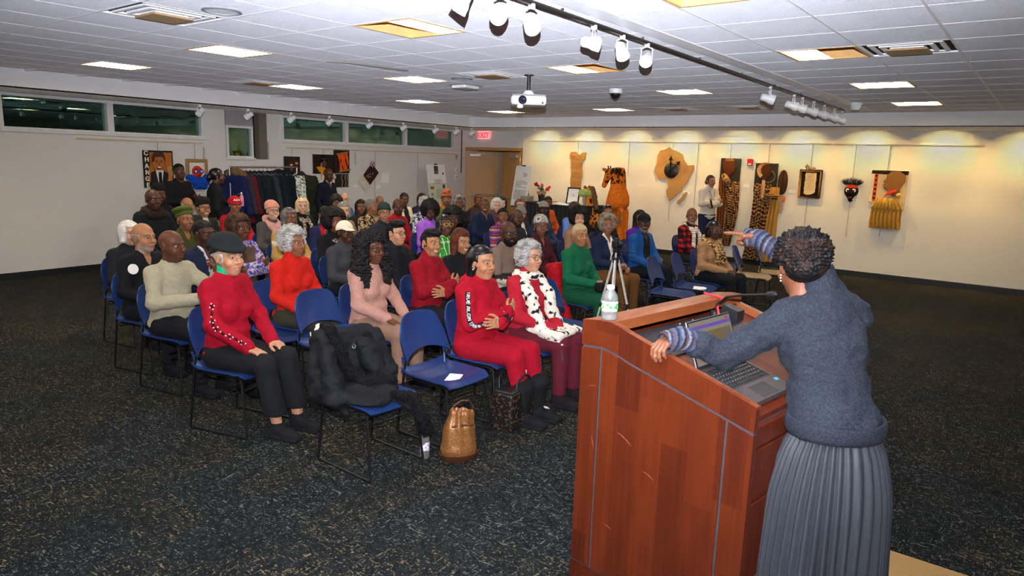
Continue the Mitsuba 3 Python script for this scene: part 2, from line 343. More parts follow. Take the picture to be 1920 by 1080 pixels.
# ---- hands: right hand, wrist at the origin, fingers along +y, palm towards -z, thumb on the -x side
def hand_sdf(p, pose):
    L = [.072, .080, .074, .058]; X = [-.027, -.009, .010, .028]; R = [.0085, .0088, .0084, .0074]
    curl = {'relaxed': [25, 30, 34, 38], 'flat': [8, 8, 9, 10], 'fist': [78, 80, 82, 84], 'point': [2, 84, 86, 86], 'grip': [48, 50, 50, 48], 'drape': [34, 34, 36, 40], 'up': [20, 38, 50, 58]}[pose]
    sp = {'flat': 7, 'relaxed': 3, 'drape': 4, 'grip': 3, 'up': 4}.get(pose, 0)
    d = sd_box(p, (0, .048, 0), (.038, .043, .0135), .012)
    d = smin(d, sd_cone(p, (0, -.03, 0), (0, .02, 0), .026, .026), .02)
    d = smin(d, sd_ell(p, (-.026, .03, -.008), (.017, .03, .014)), .01)
    for i in range(4):
        a0 = math.radians(sp*(i-1.5)); b = np.array([X[i], .088, 0]); pts = [b]; an = 0
        for k, s in enumerate((.46, .30, .24)):
            an += math.radians(curl[i]*(1, 1.1, .8)[k]); b = b+L[i]*s*1.02*np.array([math.sin(a0)*math.cos(an), math.cos(a0)*math.cos(an), -math.sin(an)]); pts.append(b)
        d = smin(d, sd_chain(p, pts, [R[i]+.0012, R[i]+.0006, R[i], R[i]-.001], .004), .006)
    tc = {'fist': [(-.034, .03, -.008), (-.046, .058, -.022), (-.03, .078, -.034), (-.012, .082, -.036)], 'point': [(-.034, .03, -.008), (-.048, .056, -.022), (-.034, .08, -.032), (-.014, .088, -.034)]}.get(
        pose, [(-.034, .028, -.006), (-.056, .052, -.016), (-.066, .082, -.022), (-.068, .104, -.024)])
    return smin(d, sd_chain(p, tc, [.0135, .0115, .0105, .0085], .004), .008)
def hand_mesh(pose, h): return cached(('hand', pose, h), lambda: nets(lambda p: hand_sdf(p, pose), (-.1, -.07, -.12), (.075, .19, .04), h))
def hand_at(pose, h, wrist, fingers, palm, left):
    m = hand_mesh(pose, h); m = mirror(m) if left else m
    y = np.array(fingers, float); y /= np.linalg.norm(y); z = -np.array(palm, float); z -= y*(z@y); z /= np.linalg.norm(z)
    return moved(m, frame_(wrist, np.cross(y, z), y, z))
# ---- skeletons; the body frame stands on the floor, y forward, x to the person's right
def sit(hz=1.2, lean=0.0, arms='lap', wide=1.0, legs='flat', bend=0.0):
    nz = hz-.165
    J = dict(head=(0, 0, hz), neck=(0, -.035, nz), pelvis=(0, -.05-lean, .545), w=wide)
    for s, n in ((1, 'R'), (-1, 'L')):
        J['sh'+n] = (.150*s*wide**.6, -.045, nz-.055); J['hip'+n] = (.085*s, -.04-lean, .535); J['kn'+n] = (.115*s, .395, .525); J['an'+n] = (.115*s, .40, .085)
        J['el'+n] = (.235*s*wide**.7, .03, nz-.30); J['wr'+n] = (.055*s, .27, .625); J['hd'+n] = ('relaxed', (-.55*s, .8, -.12), (0, -.1, -1))
    if legs == 'cross': J['knR'] = (.02, .42, .60); J['anR'] = (-.12, .55, .27); J['anL'] = (-.10, .36, .085)
    if legs == 'fwd': J['anR'] = (.1, .48, .085); J['anL'] = (-.1, .50, .085)
    def A(s, el, wr, hd):
        J['el'+s] = el; J['wr'+s] = wr; J['hd'+s] = hd
    if arms == 'crossed':
        A('R', (.235*wide, .09, nz-.27), (-.07, .205, nz-.215), ('flat', (-.95, -.1, .25), (0, -1, -.1)))
        A('L', (-.235*wide, .09, nz-.28), (.07, .235, nz-.275), ('flat', (.95, -.15, .1), (0, -1, -.1)))
    if arms == 'knees':
        for s, n in ((1, 'R'), (-1, 'L')): A(n, (.225*s*wide, .05, nz-.29), (.12*s, .26, .635), ('relaxed', (-.1*s, 1, -.25), (0, -.2, -1)))
    if arms == 'reach':   # right hand up beside the chest, left arm across to the next chair
        A('L', (-.29, .14, nz-.25), (-.20, .27, nz-.07), ('up', (.25, .2, 1), (.6, -1, 0))); A('R', (.255, .07, nz-.28), (-.02, .36, nz-.24), ('relaxed', (-.6, .8, 0), (0, 0, -1)))
    if arms == 'phone':
        A('R', (.23, .04, nz-.30), (.08, .26, .70), ('grip', (-.5, .8, .2), (-.4, 0, -1))); A('L', (-.23, .04, nz-.30), (-.08, .25, .66), ('relaxed', (.5, .8, .1), (0, 0, -1)))
    if arms == 'side':
        A('R', (.24, .02, nz-.30), (.2, .2, .66), ('relaxed', (0, 1, -.3), (-.2, 0, -1))); A('L', (-.24, .02, nz-.30), (-.12, .25, .64), ('relaxed', (.3, 1, -.2), (0, 0, -1)))
    return J
def stand(hz=1.6, arms='down', wide=1.0):
    nz = hz-.165; k = hz/1.6
    J = dict(head=(0, 0, hz), neck=(0, -.035, nz), pelvis=(0, -.04, .92*k), w=wide)
    for s, n in ((1, 'R'), (-1, 'L')):
        J['sh'+n] = (.155*s*wide**.6, -.045, nz-.055); J['hip'+n] = (.085*s, -.04, .9*k); J['kn'+n] = (.095*s, -.02, .49*k); J['an'+n] = (.1*s, -.05, .085)
        J['el'+n] = (.245*s, -.06, nz-.33); J['wr'+n] = (.235*s, .05, nz-.57); J['hd'+n] = ('relaxed', (0, .2, -1), (-s, 0, 0))
    if arms in ('crossed', 'mic'):
        J['elR'] = (.235, .05, nz-.30); J['wrR'] = (-.06, .21, nz-.26); J['hdR'] = ('relaxed' if arms == 'mic' else 'flat', (-.95, 0, .25), (0, -1, 0))
        J['elL'] = (-.235, .05, nz-.30); J['wrL'] = (.05, .235, nz-.31); J['hdL'] = ('grip', (.9, .2, -.1), (0, -.6, -1))
    if arms == 'bottle':
        J['elL'] = (-.235, .02, nz-.30); J['wrL'] = (-.10, .26, nz-.20); J['hdL'] = ('grip', (.3, .8, .2), (.7, -.4, 0))
    return J
def torso_sdf(p, J, fem, infl):
    N, P = np.array(J['neck']), np.array(J['pelvis']); z = (N-P); L = np.linalg.norm(z); z = z/L
    y = np.array(J.get('fwd', (0, 1, 0)), float); y = y-z*(z@y); y /= np.linalg.norm(y); R = np.stack([np.cross(y, z), y, z], 1); w = J['w']
    a = lambda x_, y_, t: P+R@np.array([x_, y_, 0])+z*L*t
    d = sd_ell(p, a(0, -.005, .68), (.160*w+infl, .110*w**.7+infl, .40*L+infl), R)
    d = smin(d, sd_ell(p, a(0, .015*w, .27), (.152*w+infl, .122*w+infl, .34*L), R), .06)
    d = smin(d, sd_ell(p, a(0, -.005, .0), (.172*w+infl, .135*w+infl, .11+infl), R), .07)
    sh = [np.array(J['shL']), np.array(J['shR'])]
    d = smin(d, sd_cone(p, sh[0], sh[1], .052+infl, .052+infl), .045)
    d = smin(d, sd_cone(p, N+[0, 0, -.03], N+[0, 0, .02], .075+infl, .052+infl), .05)
    if fem:
        for s in (-1, 1): d = smin(d, sd_ell(p, a(.072*s*w, .075*w**.8, .60), (.068*w+infl, .062+infl, .066+infl)), .035)
    return d
def arms_sdf(p, J, infl, cuff=0.0):
    d = None
    for n in 'RL':
        s, e, w = (np.array(J[k+n]) for k in ('sh', 'el', 'wr')); f = w-e; f /= np.linalg.norm(f)
        fr = J.get('slv'+n, 1.0); w = e+(w-e)*fr if fr > 0 else e+(s-e)*.25; g = smin(sd_cone(p, s, e if fr > 0 else w, .056+infl, .043+infl), sd_cone(p, e if fr > 0 else s, w, .043+infl if fr > 0 else .056+infl, .031+infl+cuff), .02); d = g if d is None else np.minimum(d, g)
    return d
def legs_sdf(p, J, infl, flare=0.0):
    d = None
    for n in 'RL':
        g = sd_chain(p, [J['hip'+n], J['kn'+n], J['an'+n]], [.092*J['w']**.5+infl, .062+infl, .043+infl+flare], .03); d = g if d is None else smin(d, g, .012)
    return d
def folds(m, amp, f=14.0, seed=2):
    v = m.vertices; k = meshkit.noise(v*np.array([f, f, f*1.4])+7, seed)*.65+meshkit.noise(v*f*2.3, seed+3)*.35-.5
    k = k-.8*np.clip(.10-np.abs(meshkit.noise(v*f*.8+3, seed+9)-.5), 0, 1)
    return trimesh.Trimesh(v+m.vertex_normals*(amp*2*k)[:, None], m.faces, process=False)
def top_mesh(J, key, fem, h, collar, infl=.016, hem=None, cuff=.006, amp=.006, open_=False):
    def mk():
        N, P = np.array(J['neck']), np.array(J['pelvis']); hm = P[2]-.07 if hem is None else hem
        def f(p):
            d = smin(torso_sdf(p, J, fem, infl), arms_sdf(p, J, infl, cuff), .04)
            if collar == 'turtle': d = smin(d, sd_cone(p, N, N+[0, .012, .075], .064, .060), .02)
            if collar == 'hood': d = smin(d, sd_ell(p, N+[0, -.07, .0], (.13, .075, .065)), .03); d = smin(d, np.hypot(np.hypot(p[:, 0]-N[0], p[:, 1]-N[1]-.01)-.085, p[:, 2]-N[2]-.015+.5*(p[:, 1]-N[1]))-.028, .02)
            if collar == 'coat': d = smin(d, np.hypot(np.hypot(p[:, 0]-N[0], p[:, 1]-N[1]-.015)-.078, p[:, 2]-N[2]-.012+.55*(p[:, 1]-N[1]))-.02, .02)
            if collar == 'crew': d = smin(d, np.hypot(np.hypot(p[:, 0]-N[0], p[:, 1]-N[1]-.01)-.066, p[:, 2]-N[2]-.018+.35*(p[:, 1]-N[1]))-.010, .012)
            if collar in ('vee', 'coat'): d = smax(d, -sd_cone(p, N+[0, .08, .06], N+[0, .12, -.12], .055, .012), .01)
            return smax(d, hm-p[:, 2], .02)
        V = np.array([J[k] for k in ('head', 'pelvis', 'shL', 'shR', 'elL', 'elR', 'wrL', 'wrR')])
        lo, hi = V.min(0)-.24, V.max(0)+.24; hi[2] = min(hi[2], J['head'][2]+.02); lo[2] = max(lo[2], hm-.03)
        return folds(nets(f, lo, hi, h), amp)
    return cached(('top', key, fem, h, collar, infl, hem, cuff), mk)
def bottom_mesh(J, key, h, infl=.016, flare=0.0, ank=.10, amp=.005):
    def mk():
        P = np.array(J['pelvis']); w = J['w']
        def f(p):
            d = smin(legs_sdf(p, J, infl, flare), sd_ell(p, P+[0, -.0, .0], (.165*w+infl, .13*w+infl, .115+infl)), .05)
            return smax(d, ank-p[:, 2], .01)
        V = np.array([J[k] for k in ('pelvis', 'hipL', 'hipR', 'knL', 'knR', 'anL', 'anR')])
        return folds(nets(f, V.min(0)-.2, V.max(0)+.2, h), amp, 11)
    return cached(('bot', key, h, infl, flare, ank), mk)
def shoe_mesh(h, boot=0.0):
    def f(p):
        d = smin(sd_cone(p, (0, -.03, .045), (0, .10, .042), .040, .041), sd_cone(p, (0, .08, .038), (0, .165, .030), .040, .032), .03)
        d = smin(d, sd_cone(p, (0, -.02, .05), (0, -.005, .09+boot), .042, .046+.16*boot), .03)
        sole = sd_box(p, (0, .06, .012), (.047, .125, .013), .012); return smax(smin(d, sole, .004), -.0005-p[:, 2], .002)
    return cached(('shoe', h, boot), lambda: nets(f, (-.12, -.13, -.02), (.12, .22, .20+boot), h))
def skin_rest(J, key, fem, h):
    """the body under the clothes (torso, arms, legs), one surface"""
    def mk():
        def f(p):
            d = smin(torso_sdf(p, J, fem, -.006), arms_sdf(p, J, -.004), .03)
            return smin(d, legs_sdf(p, J, -.004), .04)
        V = np.array([v for k, v in J.items() if k[:2] in ('he', 'ne', 'pe', 'sh', 'el', 'wr', 'hi', 'kn', 'an')])
        lo, hi = V.min(0)-.18, V.max(0)+.18; hi[2] = J['head'][2]-.06
        return nets(f, lo, hi, h)
    return cached(('rest', key, fem, h), mk)
def eye_ply(iris='2a1a10'):
    def mk():
        m = trimesh.creation.icosphere(subdivisions=3, radius=.0128); v = m.vertices; a = np.degrees(np.arccos(np.clip(v[:, 1]/.0128, -1, 1)))
        C = np.where(a[:, None] < 12, col('050505'), np.where(a[:, None] < 27, col(iris), col('958c84')))
        return ply(m, 'vc_gloss', smooth=True, color=C)
    return cached(('eye', iris), mk)
def glasses_mesh(r=.024, sq=1.0):
    def mk():
        ms = []; a = np.linspace(0, 2*np.pi, 20, endpoint=False)
        for s in (-1, 1):
            c = np.sign(np.cos(a))*np.abs(np.cos(a))**sq; z = np.sign(np.sin(a))*np.abs(np.sin(a))**sq
            ms.append(tube(np.stack([.033*s+r*c, .103-.010*np.abs(.5*s*c+.5)**2*1.0-.004*0*z, .004+r*.82*z], 1), .0019, 6, closed=True))
            ms.append(tube([(.057*s, .096, .012), (.073*s, .075, .012), (.080*s, -.01, .008), (.076*s, -.03, -.008)], .0018, 6))
        ms.append(tube([(-.010, .102, .010), (0, .106, .013), (.010, .102, .010)], .0019, 6))
        return cat_(*ms)
    return cached(('gl', r, sq), mk)
scene['spectacle_glass'] = {'type': 'thindielectric', 'int_ior': 1.35}
def lens_mesh(s):
    def mk():
        r = .023; v, f = [(.033*s, .1005, .004)], []
        for k in range(16): a = k*math.pi/8; v.append((.033*s+r*math.cos(a), .100, .004+r*.8*math.sin(a))); f.append((0, 1+k, 1+(k+1) % 16))
        return ply(trimesh.Trimesh(v, f, process=False), 'spectacle_glass', smooth=False)
    return cached(('lens', s), mk)
def person(label, x, y, face, skin, top, hz=1.2, J=None, key='sit', fem=True, smile=False, hair=None, hat=None, beard=None, scalp=None, stubble=None, brow=None, lips=None,
           bottom='16181c', shoes='15151a', collar='crew', glasses=None, earring=None, hyaw=0, hpitch=0, hroll=0, near=1, wide=1.0, extras=(), group=None, infl=.012, boot=0.0, hem=None,
           topmat='vc_cloth', hands=True, flare=0.0, ank=.10, sock=None, cuff=.006, ink=None, iris='2a1a10', z0=0.0, hs=1.05):
    hd = {0: .0075, 1: .0058, 2: .0042}[near]; ht = {0: .019, 1: .014, 2: .0095}[near]; hh = {0: .0085, 1: .0066, 2: .0048}[near]
    hk = round(hz, 2); J = J or sit(hk, wide=wide); key = (key, hk, wide)
    k = thing('person', label, 'person', group)
    TW = T().translate([x, y, z0]).rotate([0, 0, 1], face)
    H = np.eye(4); H[:3, :3] = rot([0, 0, 1], hyaw) @ rot([1, 0, 0], hpitch) @ rot([0, 1, 0], hroll)*hs; H[:3, 3] = J['head']
    hm = head_mesh(fem, smile, hd); C1 = shade_head(hm.vertices, skin, fem, smile, brow or '17100c', scalp, lips, stubble); parts = [moved(hm, H)]; cols = [C1]
    if hands:
        for n, left in (('R', False), ('L', True)):
            po, fi, pa = J['hd'+n]; m = hand_at(po, {0: .0062, 1: .0048, 2: .0036}[near], np.array(J['wr'+n]), fi, pa, left)
            parts.append(m); c = np.tile(col(skin), (len(m.vertices), 1))*(.9+.2*meshkit.noise(m.vertices*40))[:, None]; cols.append(c)
    m = skin_rest(J, key, fem, .026); parts.append(m); cols.append(np.tile(col(skin), (len(m.vertices), 1)))
    obj('body', ply(cat_(*parts), 'vc_skin', smooth=True, color=np.vstack(cols)), k, to=TW)
    HW = TW @ T(H)
    for s in (-1, 1): obj('eye', eye_ply(iris), k, to=HW @ T().translate([.0315*s, .0715, .004]))
    if hair:
        st, c = hair[0], hair[1]; m = hair_mesh(st, hh); obj('hair', ply(m, 'vc_sleek' if st in ('sleekbun', 'sleeklong', 'bob') else 'vc_hair', smooth=True, color=hair_color(m.vertices, c, .45 if st not in ('bob', 'sleekbun', 'sleeklong') else .25, hair[2] if len(hair) > 2 else None)), k, to=HW)
    if beard: m = hair_mesh('beard', hd); obj('beard', ply(m, 'vc_hair', smooth=True, color=hair_color(m.vertices, beard, .4)), k, to=HW)
    if hat: m = hair_mesh(hat[0], hh); obj('hat', vc(m, hat[1] if not callable(hat[1]) else hat[1]), k, to=HW)
    tm = top_mesh(J, key, fem, ht if key[0] != "speaker" else .0075, collar, infl, hem, cuff, (.006, .007, .011)[near] if key[0] != "speaker" else .018)
    obj('top', vc(tm, top if not callable(top) else (lambda V: top(V, J)), topmat), k, to=TW)
    if bottom:
        bm = bottom_mesh(J, key, {0: .026, 1: .02, 2: .012}[near], infl, flare, ank); obj('trousers', vc(bm, bottom), k, to=TW)
        for n in 'RL':
            a = np.array(J['an'+n]); ky = np.array(J['kn'+n]); sh = J.get('toe'+n, 0 if n == 'R' else 0)
            tilt = J.get('tilt'+n, 0); obj('shoe', vc(shoe_mesh({0: .012, 1: .009, 2: .006}[near], boot), shoes, 'vc_matte'), k, to=TW @ T().translate([float(a[0]), float(a[1]), float(a[2]-.085)]).rotate([0, 0, 1], sh).rotate([1, 0, 0], tilt).scale([1.25, 1.08, 1.0] if boot > .1 else [1, 1, 1]))
    if glasses:
        obj('glasses', vc(glasses_mesh(sq=.8), glasses, 'vc_gloss'), k, to=HW)
        for s in (-1, 1) if near else (): obj('spectacle_lens', lens_mesh(s), k, to=HW)
    if earring:
        for s in (-1, 1): obj('earring', vc(trimesh.creation.icosphere(2, .0055 if near else .006), earring, 'vc_gloss'), k, to=HW @ T().translate([.079*s, -.006, -.043]))
    for e in extras: e(k, TW, HW, J)
    return k, TW, HW, J

# ---- things laid on a garment
from scipy.spatial import cKDTree
class Drape:
    def __init__(s, m): s.V = np.asarray(m.vertices); s.N = np.asarray(m.vertex_normals); s.t = cKDTree(s.V)
    def __call__(s, P, off=.003, k=10):
        P = np.asarray(P, float); d, i = s.t.query(P, k=k); w = (1/(d-d[:, :1]+.006))[..., None]
        n = (s.N[i]*w).sum(1); n /= np.linalg.norm(n, axis=1, keepdims=True); return (s.V[i]*w).sum(1)/w.sum(1)+n*np.reshape(off, (-1, 1)), n
def path_frames(pts, n=60):
    P = np.asarray(pts, float); s = np.r_[0, np.cumsum(np.linalg.norm(np.diff(P, axis=0), axis=1))]; from scipy.interpolate import CubicSpline
    return CubicSpline(s, P), s[-1]
def ribbon_on(dr_, pts, out, width, off, n=50, m=5):
    f, L = path_frames(pts); out = np.array(out, float); u, v = np.meshgrid(np.linspace(0, L, n), np.linspace(-width/2, width/2, m), indexing='ij')
    t = f(u.ravel(), 1); t /= np.linalg.norm(t, axis=1, keepdims=True); w = np.cross(out, t); w /= np.linalg.norm(w, axis=1, keepdims=True)
    p, _ = dr_(f(u.ravel())+w*v.ravel()[:, None]+out*.02, off); a = (np.arange(n-1)[:, None]*m+np.arange(m-1)).ravel()
    return trimesh.Trimesh(p, np.vstack([np.stack([a, a+m, a+m+1], 1), np.stack([a, a+m+1, a+1], 1)]), process=False)
def text_on(dr_, pts, out, text, height, start, off):
    tm = meshkit.text_mesh(text, height, .001, True).subdivide(); f, L = path_frames(pts); out = np.array(out, float); V = tm.vertices
    u = np.clip(start+V[:, 0], 0, L); t = f(u, 1); t /= np.linalg.norm(t, axis=1, keepdims=True); w = np.cross(out, t); w /= np.linalg.norm(w, axis=1, keepdims=True)
    p, _ = dr_(f(u)+w*(V[:, 1]-height/2)[:, None]+out*.02, off+V[:, 2]); return trimesh.Trimesh(p, tm.faces, process=False)
def scarf(color, tails=.3, bsdf='vc_cloth', r=.035, name='scarf', spread=.06):
    def e(k, TW, HW, J):
        def mk():
            N = np.array(J['neck'])
            def f(p):
                d = np.hypot(np.hypot(p[:, 0]-N[0], (p[:, 1]-N[1]-.02)*.85)-.082, p[:, 2]-N[2]-.005+.55*(p[:, 1]-N[1]))-r
                if tails:
                    for s in (-1, 1): d = smin(d, sd_chain(p, [N+[s*.06, .085, -.03], N+[s*spread, .155, -.12], N+[s*(spread+.01), .17, -.12-tails*.5], N+[s*spread, .165+.05*(tails > .3), -.1-tails]], [r*.95, r*.9, r*.9, r*.8], .01), .02)
                return d
            return folds(nets(f, N+[-.2, -.2, -.2-tails], N+[.2, .3, .12], .010), .01, 24)
        m = cached(('scarf', J['neck'], tails, r, spread), mk); obj(name, vc(m, color if not callable(color) else (lambda V: color(V, J)), bsdf), k, to=TW)
    return e
def band(V, f, c0, c1): return np.where((f > 0)[:, None], col(c0), col(c1))
def vneck(coat_c, shirt, tie=None, w=.062, L=.25):
    def f(V, J):
        N = np.array(J['neck']); t = (N[2]+.03-V[:, 2])/L; C = np.tile(col(coat_c), (len(V), 1)); fr = (V[:, 1] > N[1]+.015) & (t > -.4) & (t < 1)
        C[fr & (np.abs(V[:, 0]-N[0]) < w*(1-t))] = col(shirt)
        if tie: C[fr & (t > .12) & (np.abs(V[:, 0]-N[0]) < .017)] = col(tie)
        return C
    return f
def openfront(coat_c, in_c, w=.06, z=9):
    def f(V, J):
        N = np.array(J['neck']); C = np.tile(col(coat_c), (len(V), 1)); C[(V[:, 1] > N[1]+.03) & (np.abs(V[:, 0]) < w+.02*np.sin(V[:, 2]*9)) & (np.abs(V[:, 0]) < .12)] = col(in_c); return C
    return f
def mottled(c0, c1, f=40, t=.5):
    def g(V, J=None): n = meshkit.noise(V*f, 3); return np.where((n > t)[:, None], col(c0), col(c1))
    return g
def heather(c, a=.25):
    def g(V, J=None): return col(c)*(1-a+2*a*meshkit.fbm(V*60, 2, 3))[:, None]
    return g
def stripes(cs, w=.035, ax=2):
    def g(V, J=None): i = np.floor(V[:, ax]/w).astype(int) % len(cs); return np.array([col(c) for c in cs])[i]
    return g
def plaid(V, J=None):
    a = (np.floor((V[:, 0]+9)/.045).astype(int)+0) % 2; b = np.floor((V[:, 2]+.5*V[:, 1]*0+9)/.045).astype(int) % 2
    return np.where(((a+b) == 0)[:, None], col('b01820'), np.where(((a+b) == 1)[:, None], col('4a0c14'), col('0c0a0c')))
def leopard(V, J=None):
    n = meshkit.noise(V*55, 3); return np.where(((n > .50) & (n < .66))[:, None], col('1a100a'), np.where((n >= .66)[:, None], col('7a4d24'), col('c8a06a')))
def houndstooth(V): return np.where((((np.floor((V[:, 0]+V[:, 1])/.013)+np.floor((V[:, 2])/.013)).astype(int)) % 2 == 0)[:, None], col('2a2a2a'), col('c8c4bc'))
def word_hat(text, c, height=.04):
    def e(k, TW, HW, J):
        m = hair_mesh('beanie', .0066); d = Drape(m); a = np.linspace(-1.3, 1.3, 13); pts = [(.13*math.sin(t), .14*math.cos(t)-.01, .085) for t in a]
        f, L = path_frames(pts[::-1]); tm = text_on(d, pts[::-1], (0, 0.3, .2), text, height, L/2-.045*len(text)/1.5, .002) if False else None
        tx = meshkit.text_mesh(text, height, .001, True); V = tx.vertices-[tx.bounds.mean(0)[0], tx.bounds.mean(0)[1], 0]; ang = -V[:, 0]/.10
        P, _ = d(np.stack([-.12*np.sin(ang), .12*np.cos(ang)-.01, .088+V[:, 1]], 1)*np.array([-1, 1, 1]) if False else np.stack([-.12*np.sin(-ang*1.0), .12*np.cos(ang)-.01, .088+V[:, 1]], 1), .0015+V[:, 2])
        obj('lettering', vc(trimesh.Trimesh(P, tx.faces, process=False), c), k, to=HW)
    return e
# ================================================================ the room
ZC, ZS = 2.968, 2.735                       # ceiling, underside of the soffit
def carpet(p, n, uv):
    x, y = p.x, p.y
    a = tnoise(x*170, y*42, 1.0); b = tnoise(x*42+50, y*170, 2.0); c = tnoise(x*125, y*125, 5.0); big = tfbm(x*2.3, y*2.3, 3.0)
    t = .90-.13*big
    m = dr.maximum(smoothstep(t, t+.06, a), dr.maximum(smoothstep(t+.03, t+.09, b), .75*smoothstep(.82, .88, c)))
    tone = smoothstep(.35, .65, tnoise(x*3.1+20, y*3.1, 8.0))
    speck = mix(mi.Color3f(.125, .13, .112), mi.Color3f(.185, .14, .075), tone)
    base = mix(mi.Color3f(.0040, .0058, .0064), mi.Color3f(.0115, .0140, .0145), smoothstep(.3, .75, tfbm(x*60, y*60, 4.0)))
    return mix(base, speck, m*.85)
mat('carpet', proc(carpet), 0.95, spec=0.1)
def tilefn(p, n, uv):
    s = tnoise(p.x*220, p.y*220, 1.0); g = tfbm(p.x*1.7, p.y*5.0, 2.0)
    return mi.Color3f(.80, .81, .85)*(.86+.16*smoothstep(.15, .5, s)+.08*(g-.5))
mat('ceiling_tile', proc(tilefn), 0.9, spec=0.1)
mat('grid_white', 'fafafc', 0.4)
mat('wall_white', 'dedad3', 0.8, spec=0.2); mat('art_wall_white', 'e4dfd4', 0.8, spec=0.2); mat('soffit_white', 'f3f1ef', 0.8, spec=0.2); mat('baseboard_black', '15181b', 0.5)
mat('frame_white', 'dcdad6', 0.5); mat('concrete', '6f665c', 0.9); mat('shade_grey', '9b9698', 0.85); mat('night', (.06, .10, .10), 0.9)
mat('tan_trim', 'c7b79a', 0.7); mat('maple', proc(lambda p, n, uv: mix(mi.Color3f(.55, .29, .095), mi.Color3f(.44, .21, .06), tfbm(p.y*14, p.x*14, p.z*1.3))), 0.4)
scene['window_glass'] = {'type': 'thindielectric', 'int_ior': 2.1, 'specular_reflectance': {'type': 'rgb', 'value': [.42, .85, .70]}, 'specular_transmittance': {'type': 'rgb', 'value': [.3, .42, .38]}}
obj('floor', ply(box((-4.5, -5, -.12), (15.5, 14, 0)), 'carpet'), kind='structure', label='dark carpet with tan and grey flecks')
# ---- window wall (stands slightly off the room's axis)
WC = np.array([14.4, 12.87, 0.0]); WE = np.array([-0.99757342, -0.06962231, 0.0]); WN = np.array([0.06962231, -0.99757342, 0.0])
def WM(s, z, off=0.0): return frame_(WC+WE*s+WN*off+np.array([0, 0, z]), -WE, (0, 0, 1), WN)      # x to the viewer's right, y up, z out of the wall
def wbox(s0, s1, z0, z1, o0, o1, bev=0.0): return moved(box((-max(s0, s1), z0, o0), (-min(s0, s1), z1, o1), bev), WM(0, 0))
SW = 19.0
wall = cat_(wbox(-.6, 6.32, 0, 2.2, -.25, 0), wbox(6.32, 6.66, 0, 1.85, -.25, 0), wbox(6.66, 7.28, 0, 1.85, -.25, 0), wbox(7.28, SW, 0, 2.2, -.25, 0), wbox(6.0, 6.36, 2.2, 3.1, -.25, 0), wbox(-.6, .42, 2.2, 3.1, -.25, 0), wbox(7.28, 7.62, 2.2, 3.1, -.25, 0))
obj('wall_left', ply(wall, 'wall_white'), kind='structure', label='white window wall with high strip windows')
def window(n, s0, s1, z0, z1, mull=(), off=-.07):
    k = f'window_{n}'; w = .045
    fr = [wbox(s0, s1, z0, z0+w, off-.05, .015), wbox(s0, s1, z1-w, z1, off-.05, .005), wbox(s0, s0+w, z0, z1, off-.05, .01), wbox(s1-w, s1, z0, z1, off-.05, .01)]
    obj(k, ply(cat_(*fr, *[wbox(m-.05, m+.05, z0, z1, off-.05, .012) for m in mull]), 'frame_white'), kind='structure')
    ed = [s0+w, *[e for m in mull for e in (m-.05, m+.05)], s1-w]
    for a, b in zip(ed[::2], ed[1::2]): obj('pane', ply(wbox(a, b, z0+w, z1-w, off-.004, off-.003), 'window_glass'), k)
    obj('sill', ply(wbox(s0-.02, s1+.02, z0-.03, z0+.012, -.02, .05, .006), 'frame_white'), k)
window(1, 7.72, 10.9, 2.2, 2.73, (9.35,)); window(2, .42, 6.0, 2.22, 2.73, (4.26, 2.33)); window(3, 6.68, 7.26, 1.86, 2.47, (), -.05)
window(4, 11.1, 14.6, 2.2, 2.73, (12.8,))
obj('trim', ply(cat_(wbox(7.62, 7.74, 2.2, 2.95, -.2, .02), wbox(6.0, 6.02, 2.2, 2.95, -.2, .03), wbox(10.9, 11.1, 2.2, 2.95, -.2, .02)), 'frame_white'), kind='structure')
obj('column', ply(wbox(6.38, 6.56, 1.85, 2.95, -.12, .03), 'concrete'), label='grey concrete column beside the small window', cat='column')
obj('roller_blind', ply(cat_(wbox(6.68, 7.26, 2.47, 2.74, -.04, .004), wbox(6.66, 7.28, 2.47, 2.49, -.045, .012)), 'shade_grey'), label='grey blind drawn over the top of the small window', cat='blind')
obj('wall_outside', ply(cat_(moved(wbox(-1, SW, 1.2, 3.4, -1.6, -1.5))), 'night'), kind='structure', label='dark night outside the windows')
obj('trim', ply(cat_(wbox(7.76, 9.9, 2.10, 2.125, 0, .03), wbox(.35, 5.9, 2.085, 2.11, 0, .03)), 'tan_trim'), kind='structure', label='tan picture rail under the windows')
obj('baseboard_left', ply(wbox(-.2, SW, 0, .1, 0, .012), 'baseboard_black'), kind='structure')
# ---- back wall with the doorway; the art wall stands proud of it
XB = 14.5; XA = 14.42
obj('wall_back', ply(cat_(box((XB, 12.95, 0), (XB+.2, 14, 3.1)), box((XB, -5, 0), (XB+.2, 10.92, 3.1)), box((XB, 10.9, 2.25), (XB+.2, 13, 3.1))), 'wall_white'), kind='structure', label='white back wall with the doorway')
obj('wall_art', ply(box((XA, -5, 0), (XB, 10.86, 2.95)), 'art_wall_white'), kind='structure', label='white wall hung with art')
obj('baseboard_back', ply(box((XA-.014, -5, 0), (XA, 10.86, .105), .004), 'baseboard_black'), kind='structure')
obj('wall_corridor', ply(cat_(box((17.2, 9.5, 0), (17.3, 14.5, 2.7)), box((XB+.2, 9.4, 0), (17.2, 9.5, 2.7)), box((XB+.2, 14.4, 0), (17.2, 14.5, 2.7)), box((XB+.2, 9.4, 2.6), (17.3, 14.5, 2.7)), box((15.4, 9.4, -.1), (17.3, 14.5, 0))), 'wall_white'), kind='structure', label='pale corridor beyond the doorway')
